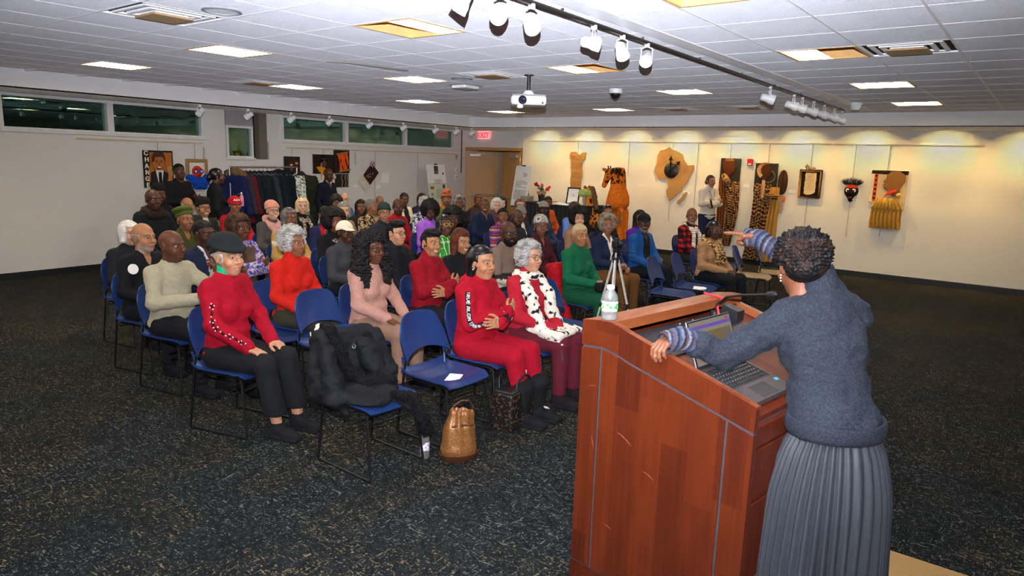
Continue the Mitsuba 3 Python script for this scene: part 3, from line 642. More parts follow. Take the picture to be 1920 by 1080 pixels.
obj('trim', ply(cat_(box((XB-.03, 12.90, 0), (XB+.2, 13.0, 2.30)), box((XB-.03, 10.88, 0), (XB+.2, 10.96, 2.30)), box((XB-.03, 10.88, 2.22), (XB+.2, 13.0, 2.30))), 'maple'), kind='structure', label='honey wood door frame')
def leaf(n, hinge, ang, hand):
    M = frame_((XB-.01, hinge, 0), (math.cos(ang), math.sin(ang), 0), (-math.sin(ang), math.cos(ang), 0), (0, 0, 1)); k = f'door_{n}'
    obj(k, ply(moved(box((0, -.022, .01), (.95, .022, 2.2), .004), M), 'maple'), kind='structure', label=f'honey wood door leaf {"opened" if n == 1 else "standing ajar"} into the corridor')
    obj('push_bar', ply(moved(cat_(box((.12, .03*hand, .98), (.86, .07*hand, 1.03), .01), box((.1, .022*hand, .96), (.17, .075*hand, 1.05), .006), box((.83, .022*hand, .96), (.92, .075*hand, 1.05), .006)), M), 'chrome'), k)
    obj('door_closer', ply(moved(cat_(box((.1, .022*hand, 2.05), (.42, .075*hand, 2.13), .008), box((.3, .03*hand, 2.13), (.7, .045*hand, 2.145))), M), 'chrome'), k)
    for z in (.25, 1.1, 1.95): obj('hinge', ply(moved(cyl((0, .0, z), (0, .0, z+.1), .014, 10), M), 'chrome'), k)
leaf(1, 12.88, math.radians(-42), -1); leaf(2, 10.98, math.radians(68), 1)
# ---- soffits along both walls
S0, S1 = np.array([-4.5, 10.92]), np.array([13.2, 11.53])
sof = trimesh.Trimesh(*[np.asarray(a) for a in ((lambda P: (np.vstack([np.c_[P, np.full(len(P), ZS)], np.c_[P, np.full(len(P), 3.1)]]), None))(np.array([S0, S1, [13.2, -5], [14.8, -5], [14.8, 13.9], [-4.5, 13.0]]))[0], np.zeros((0, 3), int))], process=False)
obj('ceiling_soffit', ply(moved(prism([S0, S1, (13.2, -5), (14.8, -5), (14.8, 13.9), (-4.5, 13.6)], .36), t=(0, 0, ZS)), 'soffit_white'), kind='structure', label='dropped white soffit along the window and art walls')
obj('trim', ply(cat_(tube([(S0[0], S0[1]-.002, ZS+.012), (S1[0], S1[1]-.002, ZS+.012)], .012, 6), tube([(13.198, 11.5, ZS+.01), (13.198, -5, ZS+.01)], .008, 6)), 'bronze'), kind='structure')
# the remaining walls, behind and beside the camera
obj('wall_right', ply(box((-4.5, -5.2, 0), (14.6, -5, 3.1)), 'wall_white'), kind='structure')
obj('wall_front', ply(box((-4.7, -5, 0), (-4.5, 13.6, 3.1)), 'wall_white'), kind='structure')
obj('ceiling', ply(cat_(box((-4.6, -5, ZC+.26), (14.6, 13.6, ZC+.32))), 'grid_white'), kind='structure', label='suspended ceiling of white mineral tiles')
# ---- ceiling grid and tiles
CS = .635; GX = [3.6+CS*k for k in range(-12, 16)]+[13.2]; GY = [2.0-CS*k for k in range(10, 0, -1)]+[2.0]+[2.49+CS*k for k in range(14)]
FIX = {}            # cells taken by fixtures: key (i, j)
def cell(x, y): return max(i for i in range(len(GX)) if GX[i] <= x+1e-6), max(j for j in range(len(GY)) if GY[j] <= y+1e-6)
for n_, x, y in [(1, 3.9, 4.05), (2, 3.9, 6.6), (3, 3.9, 9.1), (4, 6.4, 9.1), (5, 6.4, 6.6), (6, 9.0, 9.1), (7, 6.4, 4.05), (8, 11.5, 9.1), (9, 11.5, 6.6), (10, 9.0, 4.05), (11, 6.4, 1.7), (12, 9.0, 1.7), (13, 3.9, 1.7), (14, 11.5, 1.7), (15, 1.3, 4.05), (16, 1.3, 6.6), (17, 1.3, 9.1)]: FIX[cell(x, y)] = ('light', n_)
for n_, x, y in [(1, 6.4, 5.35), (2, 11.5, 5.6), (3, 11.8, 4.2), (4, 6.6, 1.1), (5, 2.35, 5.3), (6, 5.8, 9.1)]: FIX[cell(x, y)] = ('vent', n_)
def soff_y(x): return S0[1]+(S1[1]-S0[1])*(x-S0[0])/(S1[0]-S0[0])
cells = []
for i in range(len(GX)-1):
    for j in range(len(GY)-1):
        x0, x1, y0, y1 = GX[i], GX[i+1], GY[j], GY[j+1]
        if (i, j) in FIX or y0 > soff_y(x0)-.03 or (abs(y1-2.49) < 1e-6 and abs(y0-2.0) > 1e-6): continue
        if x1-x0 < .02: continue
        y1 = min(y1, soff_y(x0)) if y1 > soff_y(x0) else y1
        cells.append((x0, x1, y0, y1))
def seen(c):
    d = np.array([(c[0]+c[1])/2, (c[2]+c[3])/2, ZC])-CAM; z = d@_f; r2 = math.cos(ROLL)*_r+math.sin(ROLL)*_d
    if z < .3: return 1e9
    u, v = FPX*(d@r2)/z, FPX*(d@_d2)/z
    return z if abs(u) < 1050 and abs(v) < 640 else 1e8+z
cells.sort(key=seen); tile_bs = {}
def tilemesh(w, h): return box((-w/2, -h/2, 0), (w/2, h/2, .014), .004)
for n_, c in enumerate(cells[:300]):
    w, h = round(c[1]-c[0]-.012, 4), round(c[3]-c[2]-.012, 4)
    d = cached(('tile', w, h), lambda: ply(tilemesh(w, h), 'ceiling_tile'))
    obj('tile', d, 'ceiling', to=T().translate([(c[0]+c[1])/2, (c[2]+c[3])/2, ZC]))
rest = [moved(box((-(c[1]-c[0]-.012)/2, -(c[3]-c[2]-.012)/2, 0), ((c[1]-c[0]-.012)/2, (c[3]-c[2]-.012)/2, .014)), t=((c[0]+c[1])/2, (c[2]+c[3])/2, ZC)) for c in cells[300:]]
if rest: obj('tile_field', ply(cat_(*rest), 'ceiling_tile'), 'ceiling', kind='stuff')
bars = [box((x-.009, -5, ZC-.002), (x+.009, 13, ZC+.03)) for x in GX]+[box((-4.5, y-.009, ZC-.002), (13.2, y+.009, ZC+.03)) for y in GY]
obj('grid_bar', ply(cat_(*bars), 'grid_white'), 'ceiling', kind='stuff')
obj('ceiling_strip', ply(box((-4.5, 2.44, ZC-.006), (12.2, 2.60, ZC+.01), .003), 'grid_white'), kind='structure', label='plain white strip board beside the lighting track')
# ---- recessed ceiling lights
mat('reflector', 'e0b070', 0.5, spec=0.4); mat('vent_tan', 'a98c66', 0.6)
LPOS = {1: 'nearest the camera above the aisle, lit on one side', 2: 'second from the left, above the front left seats', 3: 'at the left edge above the windows side', 4: 'near the window soffit above the coat rack', 5: 'above the middle rows left of the projector', 6: 'far left near the soffit, above the standing man', 7: 'right of the projector, half lit', 8: 'behind the projector near the far soffit', 9: 'far row, below the dome camera', 10: 'right of the dome camera', 11: 'right side beyond the track, half lit', 12: 'right side further back', 13: 'at the top edge above the lectern, unlit', 14: 'far right corner by the smoke detector', 15: 'above the left edge of the room', 16: 'left of the picture over empty floor', 17: 'at the far left by the windows'}
for (i, j), (kind, n_) in FIX.items():
    x0, x1, y0, y1 = GX[i]+.01, GX[i+1]-.01, GY[j]+.01, GY[j+1]-.01; z = ZC
    if kind == 'light':
        k = thing('ceiling_light', f'recessed square ceiling light {LPOS[n_]}', 'ceiling light', 'recessed square ceiling lights')
        obj('frame', ply(cat_(box((x0, y0, z-.004), (x0+.022, y1, z+.12)), box((x1-.022, y0, z-.004), (x1, y1, z+.12)), box((x0, y0, z-.004), (x1, y0+.022, z+.12)), box((x0, y1-.022, z-.004), (x1, y1, z+.12)), box((x0, y0, z+.12), (x1, y1, z+.125))), 'reflector'), k)
        if n_ in (1,): a, b = y0+.03, y0+.29
        elif n_ in (7, 11): a, b = y1-.29, y1-.03
        elif n_ == 13: continue
        else: a, b = y0+.03, y1-.03
        m = trimesh.Trimesh([(x0+.03, a, z+.008), (x1-.03, a, z+.008), (x1-.03, b, z+.008), (x0+.03, b, z+.008)], [(0, 2, 1), (0, 3, 2)], process=False)
        obj('diffuser', ply(m, 'white_plastic', emitter={'type': 'area', 'radiance': {'type': 'rgb', 'value': list(LAMP)}}), k)
    else:
        k = thing('ceiling_vent', ['tan ceiling vent behind the projector pole', 'tan ceiling vent far back under the art wall soffit', 'plain tan ceiling panel far back right of centre', 'tan ceiling vent at the right edge beside a half lit light', 'grey ceiling vent at the top left corner', 'ceiling vent beside the light near the window soffit'][n_-1], 'ceiling vent')
        m = []
        for q in range(3): e = .05+.07*q; m.append(cat_(box((x0+e, y0+e, z-.002-.004*q), (x1-e, y0+e+.03, z+.01)), box((x0+e, y1-e-.03, z-.002-.004*q), (x1-e, y1-e, z+.01)), box((x0+e, y0+e, z-.002-.004*q), (x0+e+.03, y1-e, z+.01)), box((x1-e-.03, y0+e, z-.002-.004*q), (x1-e, y1-e, z+.01))))
        obj('backing', ply(box((x0, y0, z+.012), (x1, y1, z+.03)), 'dark'), k); obj('louvre', ply(cat_(*m), 'grid_white'), k)
        obj('plate', ply(box((x0+.16, y0+.16, z-.03), (x1-.16, y1-.16, z-.015), .004), 'vent_tan'), k)
# ---- wall washers in the far soffit
for q in range(9):
    y = 10.1-1.22*q
    k = thing('wall_washer', 'small recessed downlight in the soffit '+['left of the lettered cardboard banner', 'above the lettered cardboard banner', 'above the big giraffe', 'above the Africa map', 'above the standing woman in white', 'above the two robes', 'above the torn edge parchment', 'above the black face mask', 'at the far right above the yellow skirt art'][q], 'downlight', 'recessed downlights over the art wall')
    obj('rim', ply(lathe([(.075, 0), (.078, -.006), (.058, -.008), (.05, .0)], 20, (13.93, y, ZS)), 'white_plastic', smooth=40), k)
    obj('lens', ply(lathe([(.0, -.002), (.055, -.002)], 20, (13.93, y, ZS)), 'white_plastic'), k)
    scene[f'wash_lamp_{q}'] = {'type': 'spot', 'intensity': {'type': 'rgb', 'value': [WASH*1.0, WASH*.66, WASH*.22]}, 'cutoff_angle': 62, 'beam_width': 30, 'to_world': T().look_at(origin=[13.95, y, ZS-.03], target=[14.45, y, ZS-.75], up=[0, 1, 0])}
# ---- picture rails and hanging wires on the art wall
obj('trim', ply(cat_(*[box((XA-.03, a, 2.475), (XA, b, 2.50), .003) for a, b in ((1.0, 3.4), (3.45, 5.9), (5.95, 8.3), (8.35, 10.6))]), 'tan_trim'), kind='structure', label='picture rail along the top of the art wall')
def wire(y, z0, z1, lab): obj('hanging_wire', ply(tube([(XA-.02, y, z1), (XA-.012, y, z0)], .0045, 6), 'wire'), label=lab, cat='wire')
for y, z0, lab in ((9.17, .9, 'thin wire behind the lettered cardboard banner'), (7.78, 1.7, 'thin wire above the giraffes'), (6.7, .75, 'thin wire holding the cardboard map'), (6.12, 1.0, 'thin wire left of the standing woman'), (5.4, 2.1, 'thin wire above the first robe'), (4.6, 2.05, 'thin wire above the second robe'), (3.78, .85, 'thin wire through the torn edge document'), (3.0, .75, 'thin wire holding the face mask'), (2.43, .8, 'thin wire behind the yellow skirt art')): wire(y, z0, 2.49, lab)
def wwire(s, z0, z1, lab): obj('hanging_wire', ply(moved(tube([(-s, z1, .02), (-s, z0, .012)], .0045, 6), WM(0, 0)), 'wire'), label=lab, cat='wire')
for s, z0, lab in ((8.6, 1.95, 'thin wire above the man portrait'), (7.92, 1.83, 'thin wire above the gilt frame'), (5.78, 1.9, 'thin wire above the dark painting by the coats'), (4.95, 1.97, 'thin wire above the dark square picture'), (3.4, .9, 'thin wire behind the tilted brown art'), (1.9, 1.2, 'thin wire left of the easel poster')): wwire(s, z0, 2.1, lab)
# ---- lighting tracks and spotlights
TRK = [np.array([-1, 2.56, ZC-.03]), np.array([12.25, 2.80, ZC-.03])]
obj('lighting_track', ply(cat_(tube([TRK[0], TRK[1]], .017, 8), *[cyl(TRK[0]+(TRK[1]-TRK[0])*t+np.array([0, 0, 0]), TRK[0]+(TRK[1]-TRK[0])*t+np.array([0, 0, .03]), .01, 8) for t in np.linspace(.02, .98, 12)]), 'bronze', smooth=40), label='long dark lighting track across the ceiling', cat='lighting track')
def spotlight(P, aim, label, group, lit=False, s=1.0, drop=.15):
    k = thing('spotlight', label, 'spotlight', group); P = np.array(P, float); a = np.array(aim, float); a /= np.linalg.norm(a)
    c = P+np.array([0, 0, -drop*s]); side = np.cross(a, [0, 0, 1]); side /= np.linalg.norm(side)
    obj('bracket', ply(cat_(box(P-[.02, .015, .035], P+[.02, .015, 0], .004), tube([P+[0, 0, -.03], P+side*.05*s+[0, 0, -.05*s], c+side*.052*s], .006*s, 6), tube([P+[0, 0, -.03], P-side*.05*s+[0, 0, -.05*s], c-side*.052*s], .006*s, 6)), 'white_plastic', smooth=30), k)
    z = a; x = side; y = np.cross(z, x)
    can = lathe([(.0, -.10), (.030, -.10), (.042, -.085), (.044, -.03), (.056, .0), (.060, .055), (.054, .055), (.050, .04), (.0, .035)], 24)
    obj('can', ply(moved(can, frame_(c, x, y, z), s=s), 'white_plastic', smooth=35), k)
    lens = moved(lathe([(.0, .042), (.051, .042)], 24), frame_(c, x, y, z), s=s)
    obj('lens', ply(lens, 'white_plastic', **({'emitter': {'type': 'area', 'radiance': {'type': 'rgb', 'value': [9, 7.5, 5.5]}}} if lit else {})), k)
def on_track(t): return TRK[0]+(TRK[1]-TRK[0])*t
for n_, (x, aim) in enumerate([(2.90, (-.3, .5, -1)), (3.24, (-.75, -.35, -.25)), (3.55, (-.45, -.6, -.5)), (4.30, (.35, -.95, -.2)), (4.72, (-.35, -.5, -.75)), (5.13, (-.8, -.35, -.45))]):
    spotlight(on_track((x+1)/13.25), aim, ['white track spotlight cut off at the top edge', 'round faced white track spotlight, second of the near group', 'white track spotlight facing the camera, third of the near group', 'white track spotlight turned sideways, fourth of the near group', 'white track spotlight bent downward next to the lit one', 'the one lit track spotlight, glowing white'][n_], 'spotlights on the long track, near group', n_ == 5, .85)
for n_, x in enumerate((8.35, 9.35, 9.75, 10.35, 10.95, 11.6, 12.15)):
    spotlight(on_track((x+1)/13.25), (.45, -.85, -.25), ['white track spotlight hanging alone before the far group', 'first white spotlight of the far group on the track', 'second white spotlight of the far group on the track', 'third white spotlight of the far group on the track', 'fourth white spotlight of the far group on the track', 'fifth white spotlight of the far group on the track', 'last white spotlight at the end of the track'][n_], 'spotlights on the long track, far group')
WPIX = [(5.87,), (6.85,), (7.86,), (8.83,), (9.85,), (10.8,), (11.75,), (12.35,), (12.8,)]
for n_, s in enumerate((8.3, 7.4, 6.5, 5.6, 4.55, 3.55, 2.5, 1.75, 1.15)):
    x = 14.4-s*.99757; P = (x, soff_y(x)+.06, ZS-.005)
    spotlight(P, (-.45 if n_ > 0 else -.15, .75, -.55), f'small white spotlight under the window soffit, {["first from the left, over the big window", "second from the left, before the pier", "third from the left, beside the concrete column", "fourth from the left", "fifth from the left", "sixth from the left", "seventh from the left", "eighth from the left", "ninth, nearest the exit sign"][n_]}', 'spotlights under the window soffit', False, .95, .13)
# ---- projector and small ceiling things
def solid(key, mesh, bs, parent, smooth=30): return obj(key, ply(mesh, bs, smooth=smooth), parent)
PJ = frame_((6.62, 4.93, 2.72), (math.cos(-.90), math.sin(-.90), 0), (-math.sin(-.90), math.cos(-.90), 0), (0, 0, 1))
k = thing('projector', 'white ceiling projector hanging from a black pole', 'projector')
mat('projector_grey', '8d9496', 0.5)
solid('body', moved(box((-.20, -.17, -.10), (.20, .17, .0), .018), PJ), 'white_plastic', k)
solid('lid', moved(box((-.195, -.165, -.002), (.195, .165, .014), .008), PJ), 'projector_grey', k)
solid('pole', moved(cyl((0, .02, .05), (0, .02, .25), .022, 14), PJ), 'black_metal', k); solid('ceiling_plate', moved(cyl((0, .02, .238), (0, .02, .25), .055, 16), PJ), 'black_metal', k)
solid('mount', moved(cat_(box((-.13, -.02, .014), (.13, .01, .03), .004), box((-.02, -.12, .014), (.02, .14, .032), .004), lathe([(.0, .075), (.045, .07), (.06, .045), (.06, .03)], 18, (0, .02, 0))), PJ), 'white_plastic', k)
solid('lens_ring', moved(moved(lathe([(.030, -.01), (.046, 0), (.048, .012), (.036, .016), (.03, .004)], 24), rot_ := frame_((-.07, -.17, -.05), (1, 0, 0), (0, 0, 1), (0, -1, 0))), PJ), 'black_plastic', k)
mat('lens_blue', '1a1a40', 0.05, spec=.9); solid('lens', moved(moved(lathe([(.0, .012), (.02, .009), (.032, .002)], 24), rot_), PJ), 'lens_blue', k)
obj('lamp_glow', ply(moved(moved(lathe([(.0, .0135), (.009, .0125)], 12), rot_), PJ), 'lens_blue', emitter={'type': 'area', 'radiance': {'type': 'rgb', 'value': [3, 3, 6]}}), k)
solid('foot', moved(box((-.13, -.16, -.14), (-.06, -.10, -.10), .012), PJ), 'white_plastic', k); solid('sensor', moved(box((.15, -.176, -.085), (.17, -.168, -.065), .003), PJ), 'black_plastic', k)
k = thing('dome_camera', 'white dome security camera on the ceiling', 'camera')
solid('housing', lathe([(.0, 0), (.085, 0), (.085, -.05), (.078, -.058), (.0, -.058)], 28, (8.35, 4.77, ZC)), 'white_plastic', k); solid('dome', lathe([(.066, -.056), (.066, -.075), (.05, -.105), (.025, -.122), (.0, -.126)], 24, (8.35, 4.77, ZC)), 'black_plastic', k)
k = thing('smoke_detector', 'white smoke detector near the end of the track', 'smoke detector'); solid('base', lathe([(0, 0), (.09, 0), (.09, -.03), (.0, -.03)], 24, (11.2, 2.41, ZC)), 'white_plastic', k); solid('cage', lathe([(.07, -.03), (.06, -.075), (.05, -.10), (.0, -.105)], 24, (11.2, 2.41, ZC)), 'grid_white', k)
k = thing('ceiling_speaker', 'round ceiling loudspeaker near the top left corner', 'loudspeaker'); solid('rim', lathe([(.13, .0), (.135, -.008), (.115, -.012), (.11, -.004)], 36, (2.78, 4.79, ZC)), 'projector_grey', k); solid('grille', lathe([(0, -.006), (.112, -.004)], 36, (2.78, 4.79, ZC)), 'grid_white', k)
k = thing('ceiling_speaker', 'faint round ceiling loudspeaker left of the projector', 'loudspeaker'); solid('rim', lathe([(.13, .0), (.135, -.008), (.115, -.012), (.11, -.004)], 36, (6.6, 5.95, ZC)), 'projector_grey', k); solid('grille', lathe([(0, -.006), (.112, -.004)], 36, (6.6, 5.95, ZC)), 'grid_white', k)
k = thing('wireless_access_point', 'small pale box on the ceiling left of the projector', 'access point'); solid('case', box((7.05, 6.30, ZC-.05), (7.35, 6.55, ZC-.008), .015), 'white_plastic', k); solid('back_plate', box((7.02, 6.27, ZC-.01), (7.38, 6.58, ZC), .003), 'projector_grey', k)
obj('cable', ply(tube([(4.75, 6.2, ZC-.008), (4.95, 6.05, ZC-.012), (5.2, 6.0, ZC-.014), (5.5, 5.95, ZC-.014), (5.7, 5.97, ZC-.008)], .011, 6), 'wire', smooth=True), label='grey strip of cable stuck to the ceiling', cat='cable')
# ---- exit sign, alarm, switches
mat('exit_red', 'c8102e', 0.5)
k = thing('exit_sign', 'pink lit sign reading EXIT in red, above the doors', 'exit sign')
obj('plate', ply(box((XB-.06, 12.0, 2.52), (XB-.04, 12.42, 2.72), .004), mat('exit_plate', 'e8a0a0', .5), emitter={'type': 'area', 'radiance': {'type': 'rgb', 'value': [.55, .20, .20]}}), k)
tm_ = meshkit.text_mesh('EXIT', .125, .006, True); tm_.apply_translation([-tm_.bounds.mean(0)[0], -tm_.bounds.mean(0)[1], 0])
obj('lettering', ply(moved(tm_, frame_((XB-.062, 12.21, 2.62), (0, -1, 0), (0, 0, 1), (-1, 0, 0))), 'exit_red', emitter={'type': 'area', 'radiance': {'type': 'rgb', 'value': [.75, .02, .05]}}), k)
obj('bracket', ply(box((XB-.055, 12.18, 2.70), (XB-.045, 12.24, ZS)), 'white_plastic'), k)
k = thing('fire_alarm', 'red fire alarm box between the two robes', 'fire alarm'); obj('case', ply(box((XA-.05, 4.92, 2.03), (XA, 5.03, 2.17), .008), 'exit_red'), k); obj('strobe', ply(box((XA-.058, 4.94, 2.045), (XA-.05, 5.01, 2.08), .003), 'white_plastic'), k)
for s, z0, z1, lab in ((.30, 1.62, 1.74, 'white thermostat near the corner by the door'), (.33, 1.95, 2.1, 'tan control box near the corner by the door'), (.33, 1.42, 1.55, 'small switch plate low by the corner')):
    k = thing('switch', lab, 'switch'); obj('plate', ply(wbox(s-.05, s+.05, z0, z1, 0, .02, .004), 'white_plastic' if z0 != 1.95 else 'tan_trim'), k); obj('button', ply(wbox(s-.025, s+.025, z0+.04, z1-.04, .02, .026, .003), 'projector_grey'), k)
obj('conduit', ply(moved(cat_(tube([(-.12, 2.75, .02), (-.12, 1.6, .02)], .012, 8)), WM(0, 0)), 'bronze'), label='thin dark conduit running down the corner', cat='pipe')
obj('floor_plate', ply(box((12.4, 2.55, 0), (12.55, 2.95, .02), .004), 'white_plastic'), label='small white plate on the carpet at the right', cat='floor plate')
# ================================================================ lectern
LB = np.array([2.55, 1.555, 0.0]); LT = math.radians(8.3)
LU = np.array([math.cos(LT), -math.sin(LT), 0]); LV = np.array([-math.sin(LT), -math.cos(LT), 0])
LM = frame_(LB, LU, -LV, (0, 0, 1))                      # local x = along the width, y = -depth, z up
def Lp(w, d, z): return LB+LU*w+LV*d+np.array([0, 0, z])
def woodfn(p, n, uv):
    d = (p.x-2.55)*float(LV[0])+(p.y-1.555)*float(LV[1]); w = (p.x-2.55)*float(LU[0])+(p.y-1.555)*float(LU[1])
    side = dr.abs(n.x*float(LU[0])+n.y*float(LU[1])) > .7
    a = dr.select(side, d, w)
    st = cell_rand(dr.floor(a*8.2+.35), dr.select(side, 1.0, 2.0), dr.floor(p.z*.9+cell_rand(dr.floor(a*8.2+.35), 7)*.9))
    g = tfbm(a*95, p.z*2.2+st*9, 1.0); fl = tnoise(a*22, p.z*5.5, 3.0)
    c = mix(mi.Color3f(.105, .0160, .0034), mi.Color3f(.046, .0062, .0018), st*.65+.35*g)
    return c*(.86+.28*fl)
mat('cherry', proc(woodfn), 0.42, spec=0.3, clearcoat=0.08, clearcoat_gloss=0.8)
mat('cherry_edge', proc(lambda p, n, uv: mix(mi.Color3f(.25, .070, .019), mi.Color3f(.17, .042, .011), tfbm(p.x*9, p.y*60, p.z*60))), 0.35, spec=0.5, clearcoat=.3)
mat('groove_grey', '3b393d', 0.6); mat('black_panel', '14171b', 0.42, spec=.5)
def lbox(w0, w1, d0, d1, z0, z1, bev=0.0): return moved(box((w0, -max(d0, d1), z0), (w1, -min(d0, d1), z1), bev), LM)
def sidepoly(pts, w0, w1, bev=0): # polygon in (d, z) extruded along w
    m = prism(pts, w1-w0); v = m.vertices
    return moved(trimesh.Trimesh(np.stack([w0+v[:, 2], -v[:, 0], v[:, 1]], 1), m.faces, process=False), LM)
k = thing('lectern', 'large reddish cherry wood lectern with a sloping top, between the camera and the speaker', 'lectern')
TOPC = [(0, 1.318), (.10, 1.331), (.155, 1.331), (.20, 1.322), (.25, 1.305), (.83, 1.146)]
GRV = [(.83, 1.040), (.25, 1.178), (.20, 1.194), (.14, 1.207), (.10, 1.209), (0, 1.200)]
up = lambda L, e: [(a, b+e) for a, b in L]
Lw = lambda key, m, bs='cherry', kk=None: obj(key, ply(m, bs), kk or k)
Lw('side_panel', sidepoly(TOPC+up(GRV, .006), 0, .03))
Lw('side_panel', sidepoly([(0, .166), (.103, .166), (.103, 1.203), (0, 1.194)], 0, .03))
Lw('side_panel', sidepoly([(.116, .166), (.714, .166), (.714, 1.061), (.25, 1.172), (.20, 1.188), (.14, 1.201), (.116, 1.202)], 0, .03))
Lw('side_panel', sidepoly([(.726, .166), (.83, .166), (.83, 1.033), (.726, 1.058)], 0, .03))
Lw('plinth', lbox(0, .03, 0, .83, 0, .157)); Lw('groove_backing', sidepoly([(0.004, 0), (.826, 0), (.826, 1.13), (.25, 1.29), (.155, 1.315), (0.004, 1.30)], .006, .031), 'groove_grey')
Lw('side_edge', sidepoly(TOPC+up(TOPC[::-1], -.012), .0005, .034), 'cherry_edge')
Lw('far_side_panel', sidepoly([(0, 0), (.80, 0), (.80, 1.06), (.25, 1.24), (.155, 1.27), (0, 1.30)], 1.10, 1.13))
Lw('back_panel', lbox(.03, 1.11, .0, .03, 0, 1.30)); Lw('back_panel', lbox(.0301, 1.11, -.006, .0, .2, 1.15, .003))
Lw('top_board', sidepoly([(0, 1.316), (.10, 1.330), (.155, 1.330), (.155, 1.285), (0, 1.285)], .03, 1.13), 'cherry_edge')
slant = lambda d: 1.30-.27*d
def slab(w0, w1, d0, d1, lift, t=.012):
    return moved(trimesh.Trimesh(*(lambda P: (P, trimesh.convex.convex_hull(P).faces))(np.array([(w, -d, slant(d)+lift+h) for w in (w0, w1) for d in (d0, d1) for h in (0, -t)]))), LM) if False else trimesh.convex.convex_hull(np.array([Lp(w, d, slant(d)+lift+h) for w in (w0, w1) for d in (d0, d1) for h in (0, -t)]))
Lw('writing_surface', slab(.03, 1.10, .155, .80, -.004, .02)); Lw('right_rim', slab(1.085, 1.125, .155, .82, .03, .05), 'cherry_edge')
for z0, z1, lab in ((.965, 1.055, 0), (.745, .96, 0), (.40, .74, 0), (.12, .395, 0)): Lw('drawer_front', lbox(.035, 1.095, .795, .815, z0, z1-.006, .003))
Lw('front_backing', lbox(.03, 1.10, .78, .797, .0, 1.06), 'groove_grey')
kk = Lw('control_panel', slab(.065, .90, .162, .37, .006, .012), 'black_panel')
Lw('card', slab(.105, .165, .26, .31, .0085, .002), 'paper', kk)
mat('display_red', 'c01030', .4); obj('red_display', ply(slab(.395, .455, .245, .275, .008, .002), 'display_red', emitter={'type': 'area', 'radiance': {'type': 'rgb', 'value': [.5, .01, .04]}}), kk)
for q in range(6): Lw('button', slab(.42+.028*(q % 3), .436+.028*(q % 3), .29+.03*(q//3), .302+.03*(q//3), .012, .006), 'white_plastic', kk)
for a, b in ((.50, .18), (.62, .175), (.12, .18), (.86, .18)): obj('screw', ply(moved(trimesh.creation.icosphere(1, .005), t=Lp(a, b, slant(b)+.008)), 'chrome'), kk)
Lw('cable_box', slab(.90, .97, .17, .26, .05, .05), 'black_plastic')
mat('scuff', '8a5038', 0.6)
for (d0, z0), (d1, z1) in (((.22, .86), (.30, .82)), ((.36, .73), (.42, .71)), ((.08, .80), (.10, .74)), ((.05, 1.02), (.09, 1.03)), ((.18, .41), (.22, .40))):
    a = np.array([0, d0, z0]); b = np.array([0, d1, z1]); L_ = [a+(b-a)*t+[0, 0, .006*math.sin(t*3.1)] for t in np.linspace(0, 1, 6)]
    obj('scuff', ply(tube([Lp(-.0005, q[1], q[2]) for q in L_], [.0004, .0008, .001, .0011, .0008, .0004], 5), 'scuff'), k)
# red microphone cord and gooseneck
mat('red_rubber', 'e8303a', .4)
obj('red_cord', ply(tube([Lp(.905, .06, 1.345), Lp(.90, .17, 1.335), Lp(.80, .2, 1.31), Lp(.70, .27, 1.28), Lp(.66, .36, 1.235), Lp(.63, .44, 1.21), Lp(.56, .51, 1.17), Lp(.5, .52, 1.165)], .006, 8), 'red_rubber', smooth=True), k, label='bright red cord')
k = thing('gooseneck_microphone', 'thin black gooseneck microphone bending from the lectern to the speaker', 'microphone')
mp = [Lp(.80, .19, 1.265), Lp(.795, .20, 1.32), Lp(.76, .27, 1.375), Lp(.68, .38, 1.41), Lp(.60, .5, 1.44), Lp(.545, .59, 1.462)]
obj('neck', ply(tube(mp, .0065, 8), 'black_metal', smooth=True), k); obj('base', ply(cyl(Lp(.80, .19, 1.25), Lp(.80, .19, 1.285), .022, 16), 'black_plastic', smooth=40), k)
obj('windscreen', ply(tube([Lp(.56, .565, 1.456), Lp(.55, .58, 1.46), Lp(.53, .612, 1.468), Lp(.522, .625, 1.470)], [.010, .015, .015, .006], 12), 'black_plastic', smooth=True), k)
# laptop
mat('laptop_grey', '5a5152', 0.4, metallic=.6); mat('laptop_dark', '2e2a2a', 0.5); mat('key_dark', '1b1a1b', .5); mat('laptop_silver', 'a9abb0', .3, metallic=.8)
k = thing('laptop', 'open grey laptop on the lectern slope with a purple barred screen', 'laptop')
obj('base', ply(slab(.115, .462, .515, .765, .022, .018), 'laptop_grey'), k); kb = obj('keyboard', ply(slab(.135, .442, .535, .665, .0235, .003), 'laptop_dark'), k)
keyd = []
for r in range(6):
    for c in range(14): w = .142+.0213*c; d = .541+.0203*r; keyd.append(slab(w, w+.0178, d, d+.016, .0262, .003))
for m in keyd: obj('key', ply(m, 'key_dark'), kb)
obj('key_print', ply(cat_(*[slab(.148+.0213*c, .152+.0213*c, .547+.0203*r, .5515+.0203*r, .0266, .0006) for r in range(1, 5) for c in range(13)]), 'projector_grey'), kb, kind='stuff')
obj('touchpad', ply(slab(.215, .345, .683, .755, .0228, .002), 'laptop_dark'), k); mat('sticker_blue', '35b4e0', .4); obj('sticker', ply(slab(.425, .45, .69, .705, .0232, .001), 'sticker_blue'), k)
hl, hr = Lp(.115, .515, slant(.515)+.02), Lp(.462, .515, slant(.515)+.02); tl, tr = Lp(.108, .445, 1.372), Lp(.468, .445, 1.372)
SX = (hr-hl); SWd = np.linalg.norm(SX); SX = SX/SWd; SY = ((tl+tr)/2-(hl+hr)/2); SH = np.linalg.norm(SY); SY = SY/SH; SZ = np.cross(SX, SY)
SM = frame_(hl, SX, SY, SZ)
